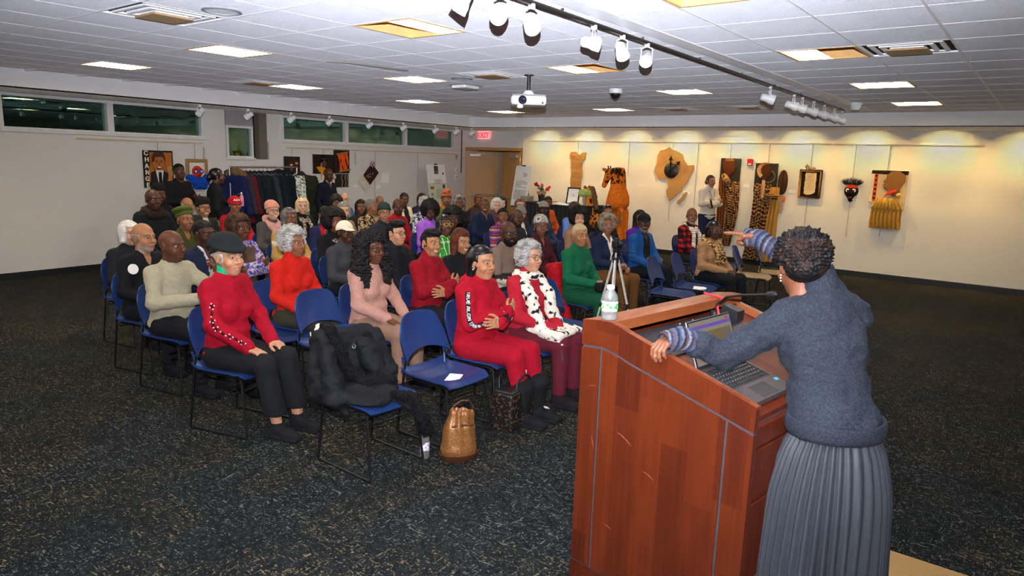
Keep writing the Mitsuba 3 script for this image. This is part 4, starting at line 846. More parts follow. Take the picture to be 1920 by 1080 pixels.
def sbox(a, b, c, d, z0, z1, bev=0): return moved(box((a*SWd, c*SH, z0), (b*SWd, d*SH, z1), bev), SM)
obj('lid', ply(sbox(0, 1, 0, 1, -.008, 0, .003), 'laptop_silver'), k); kb = obj('bezel', ply(sbox(.006, .994, .01, .994, -.001, .0015), 'key_dark'), k)
def em(name, m, c, s=1.0): obj(name, ply(m, 'key_dark', emitter={'type': 'area', 'radiance': {'type': 'rgb', 'value': [float(x)*s for x in lin(c)]}}), kb)
em('page', sbox(.03, .97, .08, .96, .0016, .0018), '8f8070', .55); em('purple_bar', sbox(.03, .97, .80, .87, .002, .0022), '5a3fa0', .7); em('photo', sbox(.12, .75, .22, .72, .002, .0022), '7a6222', .5); em('side_photo', sbox(.75, .93, .30, .72, .002, .0022), '6f6350', .5); em('red_mark', sbox(.84, .93, .89, .93, .002, .0022), 'b03048', .6)
# water bottle
scene['clear_plastic'] = {'type': 'principledthin', 'base_color': {'type': 'rgb', 'value': [.95, .97, .97]}, 'roughness': .12, 'spec_trans': .82, 'eta': 1.5, 'diff_trans': .6}; scene['water'] = {'type': 'dielectric', 'int_ior': 1.33}
def bottle(P, label, lab_c, s=1.0, sx=1.0):
    k = thing('water_bottle', label, 'bottle'); pr = np.array([(.0, .004), (.026, .0), (.031, .008), (.0315, .03), (.0295, .035), (.0315, .04), (.0315, .13), (.030, .145), (.022, .168), (.0135, .185), (.0125, .195)])*[s*sx, s]
    obj('shell', ply(lathe(pr, 28, P), 'clear_plastic', smooth=40), k)
    ins = pr.copy(); ins[:, 0] = np.maximum(ins[:, 0]-.0015, 0); wt = ins[ins[:, 1] <= .055*s]; wt = np.vstack([wt, [[.0298*s*sx, .057*s], [0, .057*s]]]); obj('water', ply(lathe(wt, 28, P), 'water', smooth=40), k)
    obj('cap', ply(lathe(np.array([(.0135, .192), (.0150, .193), (.0150, .212), (.013, .215), (0, .215)])*[s*sx, s], 24, P), 'white_plastic', smooth=40), k)
    n = 48; z0, z1 = .056*s, .118*s; m = lathe([(.0322*s*sx, z) for z in np.linspace(z0, z1, 14)], n, P)
    obj('label', vc(m, lab_c, 'vc_gloss'), k)
    return k
def lab_green(V):
    z = (V[:, 2]-V[:, 2].min())/np.ptp(V[:, 2]); n = meshkit.noise(V*90)
    C = np.where((z > .8)[:, None], col('e8f2e4'), np.where((n > .55)[:, None], col('e4eeda'), np.where((n > .42)[:, None], col('9ad04a'), col('1f9a5a')))); return C
bp = Lp(.048, .105, 1.331); bottle(bp, 'clear water bottle with a green label on the lectern corner', lab_green, .70, 1.6)
# ================================================================ stacking chairs
mat('chair_blue', '17305f', 0.38, spec=0.5); mat('tan_seat', '9a8468', .7)
def chair_parts():
    def back(u, v):
        u = 2*u-1; w = .234-.028*v**3-.012*(1-v)**2; zb = .555+.060*(1-u*u)**.8*1.0; zt = .872-.020*np.abs(u)**2-.09*np.abs(u)**7
        return np.stack([u*w, -.215-.095*v+.045*u*u-.02*(1-u*u)*np.sin(v*3), zb+(zt-zb)*v], -1)
    def seat(u, v):
        u = 2*u-1; y = -.235+.475*v; z = .452-.018*(1-u*u)*np.sin(np.pi*np.clip(v*1.05, 0, 1))-.030*np.clip((v-.86)/.14, 0, 1)**2+.012*np.abs(u)**3+.03*np.clip((.12-v)/.12, 0, 1)**1.5
        return np.stack([u*(.222+.012*np.sin(np.pi*v)-.02*np.clip((v-.9)/.1, 0, 1)), y, z], -1)
    def arm(s): return thick(grid(lambda u, v: np.stack([s*(.208+.006*v-.035*u*(1-v)), -.20-.035*v+.028*u*(1-v*.5), .452+.12*v], -1), 5, 8), .011)
    bk, st = thick(grid(back, 19, 12), .011), thick(grid(seat, 15, 16), .012)
    leg = lambda s: tube([(s*.205, -.19, .60), (s*.212, -.215, .44), (s*.228, -.262, .03), (s*.229, -.262, .011), (s*.229, -.24, .009), (s*.229, .235, .009), (s*.229, .255, .012), (s*.227, .252, .04), (s*.205, .205, .415), (s*.200, .18, .432), (s*.20, -.17, .432)], .0085, 8)
    rung = lambda y, z, w: tube([(-w, y, z), (w, y, z)], .006, 6)
    lnk = lambda s: box((s*.205-.012, -.205, .535), (s*.205+.012, -.17, .56), .004)
    return dict(backrest=[(bk, 'chair_blue')], seat=[(cat_(st, arm(1), arm(-1)), 'chair_blue')], leg_frame=[(leg(1), 'black_metal'), (leg(-1), 'black_metal')], rung=[(rung(-.18, .40, .21), 'black_metal'), (rung(.19, .40, .205), 'black_metal'), (rung(.12, .30, .214), 'black_metal'), (rung(.10, .345, .212), 'black_metal')], clip=[(lnk(1), 'black_plastic'), (lnk(-1), 'black_plastic')])
CH = {k: [ply(m, b, smooth=35) for m, b in v] for k, v in chair_parts().items()}
CH_TAN = {**CH, 'seat': [{**CH['seat'][0], 'bsdf': {'type': 'ref', 'id': 'tan_seat'}}]}
def chair(x, y, face, label, group=None, parts=CH):
    k = thing('stacking_chair', label, 'chair', group); W = T().translate([x, y, 0]).rotate([0, 0, 1], face)
    for n, ds in parts.items():
        for d in ds: obj(n, d, k, to=W)
    return k, W
_, WCOAT = chair(2.87, 3.34, 180, 'blue chair at the front left corner with a black coat thrown over it')
chair(3.55, 3.31, 180, 'empty blue chair with a white card on its seat, second in the front row')
chair(5.40, 3.47, 180, 'empty blue chair right of the woman with the patterned scarf')
chair(3.50, 4.50, 180, 'empty blue chair in the second row beside the woman in the dark hat'); chair(3.46, 5.15, 172, 'empty blue chair behind the second row, left of the orange red sweater')
chair(7.78, 3.50, 186, 'empty blue chair left of the pair behind the lectern'); chair(8.40, 3.47, 188, 'empty blue chair right of the pair, next to the woman in the leopard scarf')
chair(9.95, 3.25, 190, 'blue chair with a tan seat right of the leopard scarf woman', None, CH_TAN); chair(10.5, 3.1, 195, 'blue chair with a tan seat farthest right in the front row', None, CH_TAN); chair(10.6, 3.9, 185, 'empty blue chair half hidden behind the pointing hand')
chair(8.9, 5.2, 180, 'empty blue chair behind the cap wearing man')
obj('card', ply(moved(box((-.085, -.05, 0), (.085, .05, .0015)), rz=.5, t=(3.52, 3.20, .450)), 'paper'), label='white card lying on the seat of the empty blue chair', cat='card')
obj('paper_sheet', ply(moved(box((-.14, -.10, 0), (.14, .10, .002)), rz=.35, t=(8.4, 3.38, .448)), 'paper'), label='white paper on the empty chair behind the lectern top', cat='paper')
# coat over the first chair (chair frame: y towards the chair's front)
def coat(p):
    d = sd_box(p, (.0, -.225, .66), (.235, .05, .215), .05, rot([1, 0, 0], 12))
    d = smin(d, sd_cone(p, (.19, -.25, .80), (.265, -.20, .50), .070, .085), .05)
    d = smin(d, sd_cone(p, (.24, -.13, .76), (.275, -.02, .50), .055, .065), .05)
    d = smin(d, sd_cone(p, (-.20, -.2, .78), (-.235, -.08, .56), .060, .05), .05)
    d = smin(d, sd_cone(p, (-.08, -.14, .72), (-.10, .0, .53), .08, .06), .05)
    d = smin(d, sd_ell(p, (.02, -.03, .497), (.235, .19, .055)), .05)
    d = smin(d, sd_ell(p, (.10, .10, .485), (.15, .14, .035)), .03)
    d = smin(d, sd_cone(p, (-.02, .12, .485), (-.10, .285, .455), .045, .045), .04)
    d = smin(d, sd_cone(p, (-.10, .285, .45), (-.15, .34, .30), .048, .055), .03)
    d = smin(d, sd_cone(p, (.27, -.12, .50), (.22, .02, .40), .06, .03), .04)
    return d
cm = nets(coat, (-.4, -.42, .2), (.42, .46, .98), .011); cm = folds(folds(cm, .024, 9, 4), .010, 22, 7)
mat('coat_cloth', proc(lambda p, n, uv: mi.Color3f(.0048, .0053, .0064)*(.7+.6*tnoise(p.x*9, p.y*9, p.z*9))), .78, spec=.22)
k = thing('coat', 'black winter coat with fur trim thrown over the front left chair', 'coat'); obj('body', ply(cm, 'coat_cloth', smooth=True), k, to=WCOAT)
def fur(pts, r, h=.007, a=.014):
    m = nets(lambda p: sd_chain(p, pts, r, .02), np.min(pts, 0)-.1, np.max(pts, 0)+.1, h); v = m.vertices
    return trimesh.Trimesh(v+m.vertex_normals*(a*(meshkit.noise(v*110)-.4)*2)[:, None], m.faces, process=False)
mat('fur_black', '060607', .9, spec=.2, sheen=.4)
for pts, r in (([(.13, -.30, .88), (.16, -.20, .87), (.13, -.145, .74), (.09, -.10, .60), (.03, -.03, .555)], [.03, .036, .034, .032, .03]), ([(-.13, -.19, .80), (-.15, -.12, .68), (-.12, -.03, .57), (-.02, .04, .545)], [.026, .03, .034, .04]), ([(.08, .0, .555), (-.03, .07, .54), (-.13, .06, .53)], [.04, .045, .035]), ([(-.02, .21, .505), (-.08, .305, .485), (-.10, .375, .38), (-.13, .385, .28)], [.028, .034, .036, .04])):
    obj('fur_trim', ply(fur(pts, r), 'fur_black', smooth=True), k, to=WCOAT)
obj('buckle', ply(tube([(.03, -.135, .78), (.045, -.128, .765), (.03, -.125, .75), (.015, -.128, .765)], .004, 6, closed=True), 'chrome', smooth=True), k, to=WCOAT)
# ---- things on the floor
def bagf(p):
    q = p*np.array([.9, 1.3, 1]); d = smin(sd_cone(q, (0, 0, .085), (.0, 0, .20), .112, .088), sd_cone(q, (0, 0, .18), (.015, 0, .31), .080, .074), .05)
    d = smax(d, -sd_cone(q, (.015, .0, .31), (.03, .0, .45), .05, .075), .012)
    return smax(d, .0-p[:, 2], .012)
bm = nets(bagf, (-.2, -.16, -.03), (.2, .16, .42), .007); v = bm.vertices; ang = np.arctan2(v[:, 1], v[:, 0])
bm = trimesh.Trimesh(v+bm.vertex_normals*(.006*np.sin(ang*7+6*v[:, 2])*np.clip((v[:, 2]-.06)/.2, 0, 1)+.006*(meshkit.noise(v*22)-.5))[:, None], bm.faces, process=False)
mat('gold_leather', proc(lambda p, n, uv: mix(mi.Color3f(.36, .155, .045), mi.Color3f(.17, .058, .018), smoothstep(.3, .75, tfbm(p.x*190, p.y*190, p.z*190)))), .45, metallic=.3, spec=.5)
k = thing('handbag', 'bronze gold bucket handbag standing on the carpet by the front row', 'handbag'); W = T().translate([3.27, 2.92, 0.0]).rotate([0, 0, 1], -35)
obj('body', ply(bm, 'gold_leather', smooth=True), k, to=W); mat('brown_leather', '4a2413', .5)
obj('strap', ply(tube([(.085, .02, .30), (.10, .03, .36), (.07, .03, .40), (.02, .03, .40), (-.03, .03, .37), (-.05, .02, .31)], .011, 8, flat=.4), 'brown_leather', smooth=True), k, to=W)
obj('drawstring', ply(tube([((.094*math.cos(t))+.008, .066*math.sin(t), .255+.008*math.sin(3*t)) for t in np.linspace(0, 6.28, 24)[:-1]], .006, 6, closed=True), 'brown_leather', smooth=True), k, to=W); obj('base', ply(lathe([(0, 0), (.10, 0), (.125, .03), (.13, .05), (.126, .052)], 24), 'brown_leather', smooth=40), k, to=W @ T().scale([1.02, .66, 1]))
def lab_blue(V):
    z = (V[:, 2]-V[:, 2].min())/np.ptp(V[:, 2]); n = meshkit.noise(V*70); return np.where((n > .66)[:, None], col('c23a4a'), np.where((n > .5)[:, None], col('b9c8e2'), col('eceff4')))
bottle((3.13, 3.10, 0), 'clear water bottle standing on the carpet by the chair legs', lab_blue)
def totef(p): return sd_box(p, (0, 0, .15), (.18, .09, .15), .02)
mat('weave', proc(lambda p, n, uv: mix(mi.Color3f(.006, .005, .005), mi.Color3f(.075, .035, .02), smoothstep(.55, .8, tnoise((p.x-p.y)*55, p.z*75+tnoise(p.x*20, p.y*20), 2.0)))), .45, spec=.5)
k = thing('tote_bag', 'black woven tote bag under the chair of the woman in red', 'bag'); W = T().translate([4.0, 3.02, 0]).rotate([0, 0, 1], 8)
obj('body', ply(nets(totef, (-.25, -.15, -.03), (.25, .15, .36), .014), 'weave', smooth=True), k, to=W); obj('flap', ply(box((-.17, -.08, .285), (.17, .08, .315), .01), 'black_plastic'), k, to=W); obj('paper', ply(box((.07, -.02, .25), (.16, .0, .40), .002), 'paper'), k, to=W)
for s in (-1, 1): obj('handle', ply(tube([(-.1, .07*s, .29), (-.09, .08*s, .38), (0, .09*s, .42), (.09, .08*s, .38), (.1, .07*s, .29)], .008, 8), 'black_plastic', smooth=True), k, to=W)
obj('tissue', ply(folds(moved(trimesh.creation.icosphere(3, .045), s=1.0, t=(4.30, 2.93, .045)), .014, 30), 'paper', smooth=True), label='crumpled white tissue on the carpet between the boots', cat='tissue')
k = thing('pouch', 'small beige zipped pouch on the empty chair beside the dark hat woman', 'bag')
def pouchf(p): return smin(sd_box(p, (0, 0, .09), (.13, .05, .085), .04, rot([1, 0, 0], 14)), sd_ell(p, (0, .02, .05), (.14, .07, .05)), .03)
W = T().translate([3.34, 4.43, .43]).rotate([0, 0, 1], 20); mat('beige', 'cdb38e', .6)
obj('body', ply(folds(nets(pouchf, (-.22, -.15, -.05), (.22, .17, .25), .009), .01, 20), 'beige', smooth=True), k, to=W); obj('zip', ply(tube([(-.1, .075, .10), (0, .088, .09), (.1, .075, .08)], .004, 6), 'black_plastic', smooth=True), k, to=W); obj('strap', ply(tube([(-.13, 0, .12), (-.17, .02, .16), (-.16, .03, .2)], .006, 6), 'beige', smooth=True), k, to=W)
obj('tissue', ply(folds(moved(trimesh.creation.icosphere(3, .04), t=(3.30, 4.45, .63)), .012, 30), 'paper', smooth=True), label='white tissue on top of the beige pouch', cat='tissue')
mat('plywood', 'b58d55', .6); obj('floor_mat', ply(box((3.2, -.25, 0), (3.94, .47, .012), .003), 'plywood'), label='flat tan board on the floor behind the long skirt', cat='board')
k = thing('plastic_bag', 'crumpled white plastic bag on the floor under the third row', 'bag'); W = T().translate([3.2, 5.55, .07]); obj('body', ply(folds(moved(trimesh.creation.icosphere(4, .09)), .03, 20), 'white_plastic', smooth=True), k, to=W); obj('knot', ply(folds(moved(trimesh.creation.icosphere(3, .03), t=(0, 0, .09)), .012, 40), 'white_plastic', smooth=True), k, to=W)
k = thing('rucksack', 'dark bag on the floor behind the dark hat woman', 'bag'); W = T().translate([3.15, 4.98, 0]); obj('body', ply(folds(nets(lambda p: sd_box(p, (0, 0, .13), (.17, .1, .13), .05), (-.25, -.2, -.03), (.25, .2, .32), .014), .012), 'coat_cloth', smooth=True), k, to=W); obj('pocket', ply(box((-.1, -.125, .03), (.1, -.09, .15), .02), 'black_plastic'), k, to=W)
# ---- tripod with a camera
mat('tripod_silver', 'c9c2b6', .4, metallic=.15)
k = thing('tripod', 'silver tripod standing before the woman in the navy blazer', 'tripod'); TP = np.array([6.2, 3.43, 0])
for n_, a in enumerate((200, 320, 80)):
    d = np.array([math.cos(math.radians(a)), math.sin(math.radians(a)), 0]); tp, bt = TP+d*.03+[0, 0, 1.02], TP+d*.30+[0, 0, .015]
    kk = obj('leg', ply(cat_(tube([tp, tp+(bt-tp)*.5], .013, 8), tube([tp+(bt-tp)*.45, bt], .010, 8)), 'tripod_silver', smooth=40), k)
    obj('clamp', ply(cyl(tp+(bt-tp)*.46, tp+(bt-tp)*.51, .016, 10), 'black_plastic'), kk); obj('foot', ply(moved(trimesh.creation.icosphere(2, .014), t=bt), 'black_plastic', smooth=True), kk)
    obj('brace', ply(tube([TP+[0, 0, .62], tp+(bt-tp)*.5], .005, 6), 'chrome'), k)
obj('column', ply(cyl(TP+[0, 0, .6], TP+[0, 0, 1.12], .011, 10), 'tripod_silver', smooth=40), k); obj('collar', ply(cyl(TP+[0, 0, .99], TP+[0, 0, 1.05], .032, 14), 'black_plastic'), k); obj('head', ply(box(TP+[-.03, -.025, 1.10], TP+[.03, .025, 1.15], .006), 'black_plastic'), k)
obj('pan_handle', ply(tube([TP+[0, 0, 1.12], TP+[.14, -.14, 1.10]], .007, 8), 'black_plastic', smooth=40), k)
k = thing('video_camera', 'small black camera mounted on the silver tripod', 'camera'); obj('body', ply(box(TP+[-.055, -.03, 1.15], TP+[.055, .03, 1.225], .008), 'black_plastic'), k)
obj('lens', ply(tube([TP+[0, -.03, 1.187], TP+[0, -.075, 1.187]], .026, 16), 'black_plastic', smooth=40), k); obj('hump', ply(box(TP+[-.02, -.02, 1.22], TP+[.02, .02, 1.245], .006), 'black_plastic'), k)
# ================================================================ art on the walls
def AM(y, z, off=0.0): return frame_((XA-off, y, z), (0, -1, 0), (0, 0, 1), (-1, 0, 0))
mat('cardboard', proc(lambda p, n, uv: mix(mi.Color3f(.46, .25, .085), mi.Color3f(.38, .19, .06), tfbm(p.x*8, p.y*8, p.z*8))), .85)
mat('canvas_black', '17120f', .8); mat('skin_brown', '4a2312', .8); mat('gilt', 'a5885a', .4, metallic=.5)
PT = lambda key, m, M, c, k, bs='vc_matte', **kw: obj(key, vc(moved(m, M), c, bs, smooth=kw.pop('smooth', True)) if bs.startswith('vc') else ply(moved(m, M), bs, smooth=kw.pop('smooth', False)), k, **kw)
def plate(pts, z0, z1): m = prism(pts, z1-z0); m.apply_translation([0, 0, z0]); return m
def rect(w, h, z0, z1, x=0, y=0, bev=.002): return box((x-w/2, y-h/2, z0), (x+w/2, y+h/2, z1), bev)
def disc(r, z0, z1, x=0, y=0, sx=1, sy=1, n=28): return plate([(x+sx*r*math.cos(t), y+sy*r*math.sin(t)) for t in np.linspace(0, 2*np.pi, n, endpoint=False)], z0, z1)
def word(t, h, x, y, z, d=.004, bold=True, c=True):
    m = meshkit.text_mesh(t, h, d, bold); b = m.bounds.mean(0); m.apply_translation([x-b[0] if c else x, y-b[1], z]); return m
# lettered cardboard banner
k = thing('cardboard_banner', 'tall wavy cardboard banner cut and lettered Black at its top', 'banner'); M = AM(9.16, 1.80)
pts = [(-.21, .43), (-.12, .42), (-.09, .44), (-.02, .40), (.05, .36), (.10, .41), (.17, .43), (.235, .42), (.20, .33), (.22, .27), (.13, .22), (.125, .02), (.15, -.05), (.15, -.16), (.12, -.22), (.125, -.43), (-.17, -.43), (-.19, -.22), (-.165, -.05), (-.2, .05), (-.20, .25)]
PT('board', plate(pts, .012, .03), M, None, k, 'cardboard'); PT('lettering', word('Black', .12, -.02, .33, .030, .012), M, 'c08a48', k, smooth=False)
for z, n_ in ((.10, 6), (-.12, 7), (-.33, 6)): PT('groove', cat_(*[rect(.008, .15, .0295, .034, -.14+.255*i/(n_-1)*.95, z) for i in range(n_)], *[rect(.03, .008, .0295, .034, -.14+.255*(i+.5)/n_, z+(.05 if i % 2 else -.05)) for i in range(n_)]), M, '7a4a1e', k, kind='stuff', smooth=False)
# the map of Africa with a clock
k = thing('africa_map', 'large cardboard map of Africa with a clock at its middle', 'map'); M = AM(6.70, 1.83)
af = [(345, 155), (365, 172), (395, 180), (440, 205), (455, 245), (480, 278), (522, 274), (525, 300), (500, 350), (482, 400), (452, 430), (455, 455), (430, 465), (420, 485), (370, 527), (355, 500), (345, 455), (360, 430), (350, 395), (335, 372), (300, 375), (285, 382), (258, 340), (253, 305), (265, 270), (265, 215), (285, 180), (320, 172)]
f_ = lambda L: [((x-372)*.0034, (330-y)*.00317) for x, y in L]
PT('mainland', plate(f_(af), .012, .035), M, None, k, 'cardboard'); PT('island', plate(f_([(490, 458), (490, 470), (470, 510), (440, 545), (424, 540), (430, 520), (455, 495), (465, 475), (480, 460)]), .012, .035), M, None, k, 'cardboard')
kk = PT('clock_face', moved(lathe([(.165, .036), (.165, .05), (.14, .065), (.08, .085), (0, .092)], 40), t=(0, .045, 0)), M, None, k, 'black_plastic', smooth=40)
def arrow(L, ang): return moved(plate([(-.014, -.03), (.014, -.03), (.014, L-.09), (.055, L-.1), (0, L), (-.055, L-.1), (-.014, L-.09)], .095, .105), rz=ang, t=(0, .04, 0))
for L, a in ((.32, 0), (.31, -.82)): PT('clock_hand', arrow(L, a), M, '0c0a0a', kk, smooth=False)
# robes hanging below the black panels
def robe(M, w0, w1, h, c, k, key='robe', folds_=7, dx=0.0, depth=.05, z0=.03, seed=0, bow=0.0, nv=60):
    def f(u, v):
        s = 2*u-1; w = w0+(w1-w0)*v; a = .25+.75*np.clip(v*2.2, 0, 1)
        return np.stack([s*w/2+dx*v+bow*np.sin(v*3.1), -v*h, z0+depth*(1-s*s*.8)*(.6+.4*np.sin(v*3))+a*.028*np.sin(s*folds_*3.1+seed+1.2*np.sin(v*4+seed))+.012*meshkit.noise(np.stack([s*6, v*14, s*0+seed], 1))], -1)
    m = thick(grid(f, 44, nv), .008); return obj(key, vc(moved(m, M), c), k)
def tiger(V): n = np.sin(V[:, 2]*150+7*meshkit.noise(V*np.array([9, 9, 5]))+2*np.sin(V[:, 1]*30))+.9*(meshkit.noise(V*42)-.5); return np.where((n > .55)[:, None], col('c8965c'), np.where((n > .05)[:, None], col('6a3c20'), col('21120d')))
head_prof = [(-.11, .02), (-.17, .14), (-.16, .24), (-.08, .30), (.03, .29), (.08, .23), (.085, .17), (.12, .13), (.10, .10), (.115, .07), (.095, .055), (.105, .03), (.06, 0), (.03, -.04), (-.02, -.10), (-.12, -.10)]
k = thing('portrait_panel', 'black panel with a brown profile above a striped robe, beside the standing woman', 'artwork'); M = AM(5.37, 1.90)
PT('panel', rect(.42, .54, .015, .05), M, None, k, 'canvas_black'); PT('head', plate([(x*1.05+.0, y*.95-.03) for x, y in head_prof], .05, .068), M, '48200f', k); PT('headdress', disc(.10, .066, .075, -.02, .235, 1, .35), M, '8a5432', k)
PT('fur_collar', moved(fur([(-.1, -.10, .09), (-.05, -.16, .1), (.0, -.20, .1)], [.05, .06, .045], .012, .02)), M, mottled('b8905a', '7a5228', 30), k); robe(AM(5.30, 1.70), .30, .20, 1.36, tiger, k, dx=-.03, depth=.08, seed=1, bow=.05); robe(AM(5.51, 1.74), .16, .16, 1.25, '7a4420', k, 'cloak', 3, dx=.02, depth=.06, seed=3)
k = thing('portrait_panel', 'black panel with a brown head and hoop over a long striped robe and tan cloak', 'artwork'); M = AM(4.62, 1.80)
PT('panel', rect(.45, .58, .015, .05), M, None, k, 'canvas_black'); PT('head', plate([(x*.9, y*.9+.02) for x, y in head_prof], .05, .068), M, '43200f', k); PT('crescent', plate([(-.02+.165*math.cos(t), .14+.165*math.sin(t)) for t in np.linspace(.9, 4.2, 20)]+[(.03+.13*math.cos(t), .15+.13*math.sin(t)) for t in np.linspace(4.0, 1.1, 20)], .068, .076), M, mottled('c09a70', '8a4a2a', 60), k)
PT('hoop', tube([(.07+.12*math.cos(t), .03+.12*math.sin(t), .08) for t in np.linspace(-2.6, 1.2, 24)], .006, 6), M, 'b08a5a', k); robe(AM(4.66, 1.68), .34, .40, 1.56, tiger, k, dx=-.10, depth=.10, seed=2, bow=.04); robe(AM(4.42, 1.62), .20, .36, 1.52, 'b08440', k, 'cloak', 4, dx=-.06, depth=.06, seed=5)
PT('necklace', plate([(-.03, -.05), (.03, -.05), (.05, -.35), (0, -.42), (-.05, -.35)], .15, .158), M, mottled('c8a878', '7a2a1a', 90), k); PT('sleeve', moved(fur([(.10, -.36, .14), (.2, -.37, .13), (.27, -.38, .12)], [.035, .04, .04], .012, .004)), M, tiger, k)
k = thing('wooden_shield', 'tall dark brown oval shield at the right of the second robe', 'shield'); M = AM(4.28, 1.72); PT('board', disc(.095, .012, .04, 0, 0, 1, 2.6, 36), M, '3a2213', k); PT('rib', rect(.012, .44, .04, .05), M, '2a170c', k, smooth=False)
PT('fringe', cat_(*[tube([(-.06+.012*q, -.26, .03), (-.06+.012*q+.01*math.sin(q), -.62, .035)], .004, 5) for q in range(9)]), M, 'b08a58', k, kind='stuff'); PT('feather', disc(.028, .03, .045, .06, -.33, 1, 2.2), M, 'd8622a', k)
# document in a torn frame
k = thing('framed_document', 'torn edged parchment in a fur strip frame with a dried bow on top', 'framed document'); M = AM(3.755, 1.715)
for x, y, w, h in ((-.19, 0, .045, .55), (.19, 0, .045, .55), (0, .255, .42, .045), (0, -.255, .42, .045)): PT('frame_bar', rect(w, h, .012, .055, x, y, .008), M, lambda V: tiger(V*np.array([1, 1, .6])), k)
PT('backing', rect(.36, .48, .012, .03), M, '120c0a', k, smooth=False); rg = np.random.default_rng(4); torn = [(-.105+rg.uniform(-.008, .008), y) for y in np.linspace(-.19, .21, 14)]+[(x, .215+rg.uniform(-.006, .006)) for x in np.linspace(-.09, .09, 8)]+[(.105+rg.uniform(-.008, .008), y) for y in np.linspace(.21, -.15, 14)]+[(.06, -.19), (.0, -.215), (-.06, -.21)]
PT('parchment', plate(torn, .031, .035), M, 'dcc49a', k, smooth=False); PT('print', cat_(*[rect(.12+.03*math.sin(q*3), .0035, .0345, .0358, 0, .17-.017*q, 0) for q in range(18)]), M, 'a89470', k, kind='stuff', smooth=False)
PT('bow', cat_(tube([(-.06, .27, .05), (-.11, .33, .05), (-.09, .37, .05), (-.05, .33, .05), (-.03, .29, .05)], .016, 6), tube([(-.03, .29, .05), (.03, .31, .05), (.08, .30, .05)], .014, 6), tube([(-.1, .28, .05), (-.03, .285, .05), (.05, .27, .05)], .012, 6)), M, 'a58458', k)
# mask
k = thing('face_mask', 'black mask with white eyes, red brow and bristling hair', 'mask'); M = AM(3.0, 1.62)
mk = nets(lambda p: smin(sd_ell(p, (0, .0, .02), (.125, .13, .06)), sd_cone(p, (0, -.05, .02), (0, -.165, .02), .085, .045), .04), (-.2, -.25, -.06), (.2, .2, .12), .008)
PT('face', mk, M, lambda V: np.where(((V[:, 2] > 1.675-.0*V[:, 1]))[:, None], col('b8301c'), col('0f0c0c')), k)
for s in (-1, 1): e = PT('eye', disc(.034, .07, .082, .055*s, .01), M, 'e8e4da', k); PT('pupil', disc(.013, .082, .088, .055*s, .008), M, '0c0a0a', e)
PT('mouth', disc(.03, .07, .082, 0, -.115, 1.1, .8), M, 'a03030', k); rg = np.random.default_rng(3)
PT('tooth', cat_(*[moved(trimesh.creation.icosphere(1, .010), t=(s*(.085-.012*q), -.10-.02*q, .06)) for q in range(4) for s in (-1, 1)]), M, 'f0ece4', k, kind='stuff')
PT('bristle_hair', cat_(*[tube([(.115*math.sin(a), .10+.02*math.cos(a), .03+rg.uniform(-.02, .02)), (.21*math.sin(a)+rg.uniform(-.02, .02), .14+.10*math.cos(a)+rg.uniform(-.02, .02), .04+rg.uniform(-.02, .03))], [.003, .001], 4) for a in np.linspace(-1.25, 1.25, 150)]), M, '14100e', k, kind='stuff')
# profile panel with the yellow skirt
k = thing('portrait_panel', 'cream panel edged in red squares with a brown profile and a gathered yellow skirt', 'artwork'); M = AM(2.38, 1.72)
PT('panel', rect(.60, .60, .012, .04, 0, 0), M, 'c8b08c', k, smooth=False); PT('top_band', rect(.60, .07, .04, .045, 0, .265), M, '1a1012', k, smooth=False); PT('border_strip', rect(.05, .52, .04, .045, -.275, -.02), M, 'dccfb4', k, smooth=False); PT('border_strip', rect(.055, .50, .04, .047, -.215, -.01), M, 'c4452a', k, smooth=False)
for q in range(6): PT('square', rect(.032, .034, .047, .051, -.215, .20-.082*q), M, '120c0c', k, smooth=False)
PT('head', plate([(-x*1.25+.06, y*1.15-.05) for x, y in head_prof][::-1], .045, .062), M, '7a5530', k); PT('sash', plate([(-.03, -.16), (.14, -.10), (.16, -.04), (.03, -.05), (-.06, -.20)], .062, .085), M, 'd8442a', k)
robe(AM(2.36, 1.52), .36, .56, .20, 'd0a446', k, 'bodice', 9, depth=.10, seed=2, nv=20); robe(AM(2.36, 1.36), .50, .52, .40, 'b98a3a', k, 'skirt', 8, depth=.07, seed=6, nv=24); PT('knot', moved(trimesh.creation.icosphere(3, .045), t=(.2, -.14, .13)), M, 'd8b460', k)
# small label cards by the works
for y, z in ((7.45, 1.50), (5.02, 1.62), (4.08, 1.55), (6.30, 1.40)): obj('label_card', ply(moved(rect(.13, .07, .0, .006), AM(y, z)), 'paper'), label=f'small pale label card on the art wall {"right of the giraffes" if y > 7 else "beside the cardboard map" if y > 6 else "between the two robes" if y > 5 else "right of the shield"}', cat='label card')
# ---- window wall pictures
def WA(s, z): return WM(s, z)
k = thing('man_portrait', 'portrait of a man in suit and tie lettered CHANGE down its side', 'painting'); M = WA(8.61, 1.645)
PT('canvas', rect(.52, .63, .0, .035), M, None, k, 'canvas_black'); PT('ground', rect(.39, .57, .035, .038, .04, .0, 0), M, 'b5682c', k, smooth=False)
for q, ch in enumerate('CHANGE'): PT('letter', word(ch, .075, -.215+.006*(q % 2), .27-.108*q, .035, .012), M, 'f0e6c8', k, smooth=False)
PT('ear', disc(.03, .04, .05, -.13, .10, .7, 1.2), M, 'a35c2e', k); PT('ear', disc(.03, .04, .05, .10, .10, .7, 1.2), M, 'a35c2e', k)
PT('face', disc(.115, .045, .06, -.015, .10, .92, 1.28, 36), M, 'b06a38', k); PT('hair', plate([(-.125, .12), (-.13, .20), (-.10, .27), (-.02, .30), (.07, .28), (.10, .20), (.095, .13), (.075, .20), (.0, .215), (-.08, .20), (-.10, .13)], .06, .072), M, '4a3228', k)
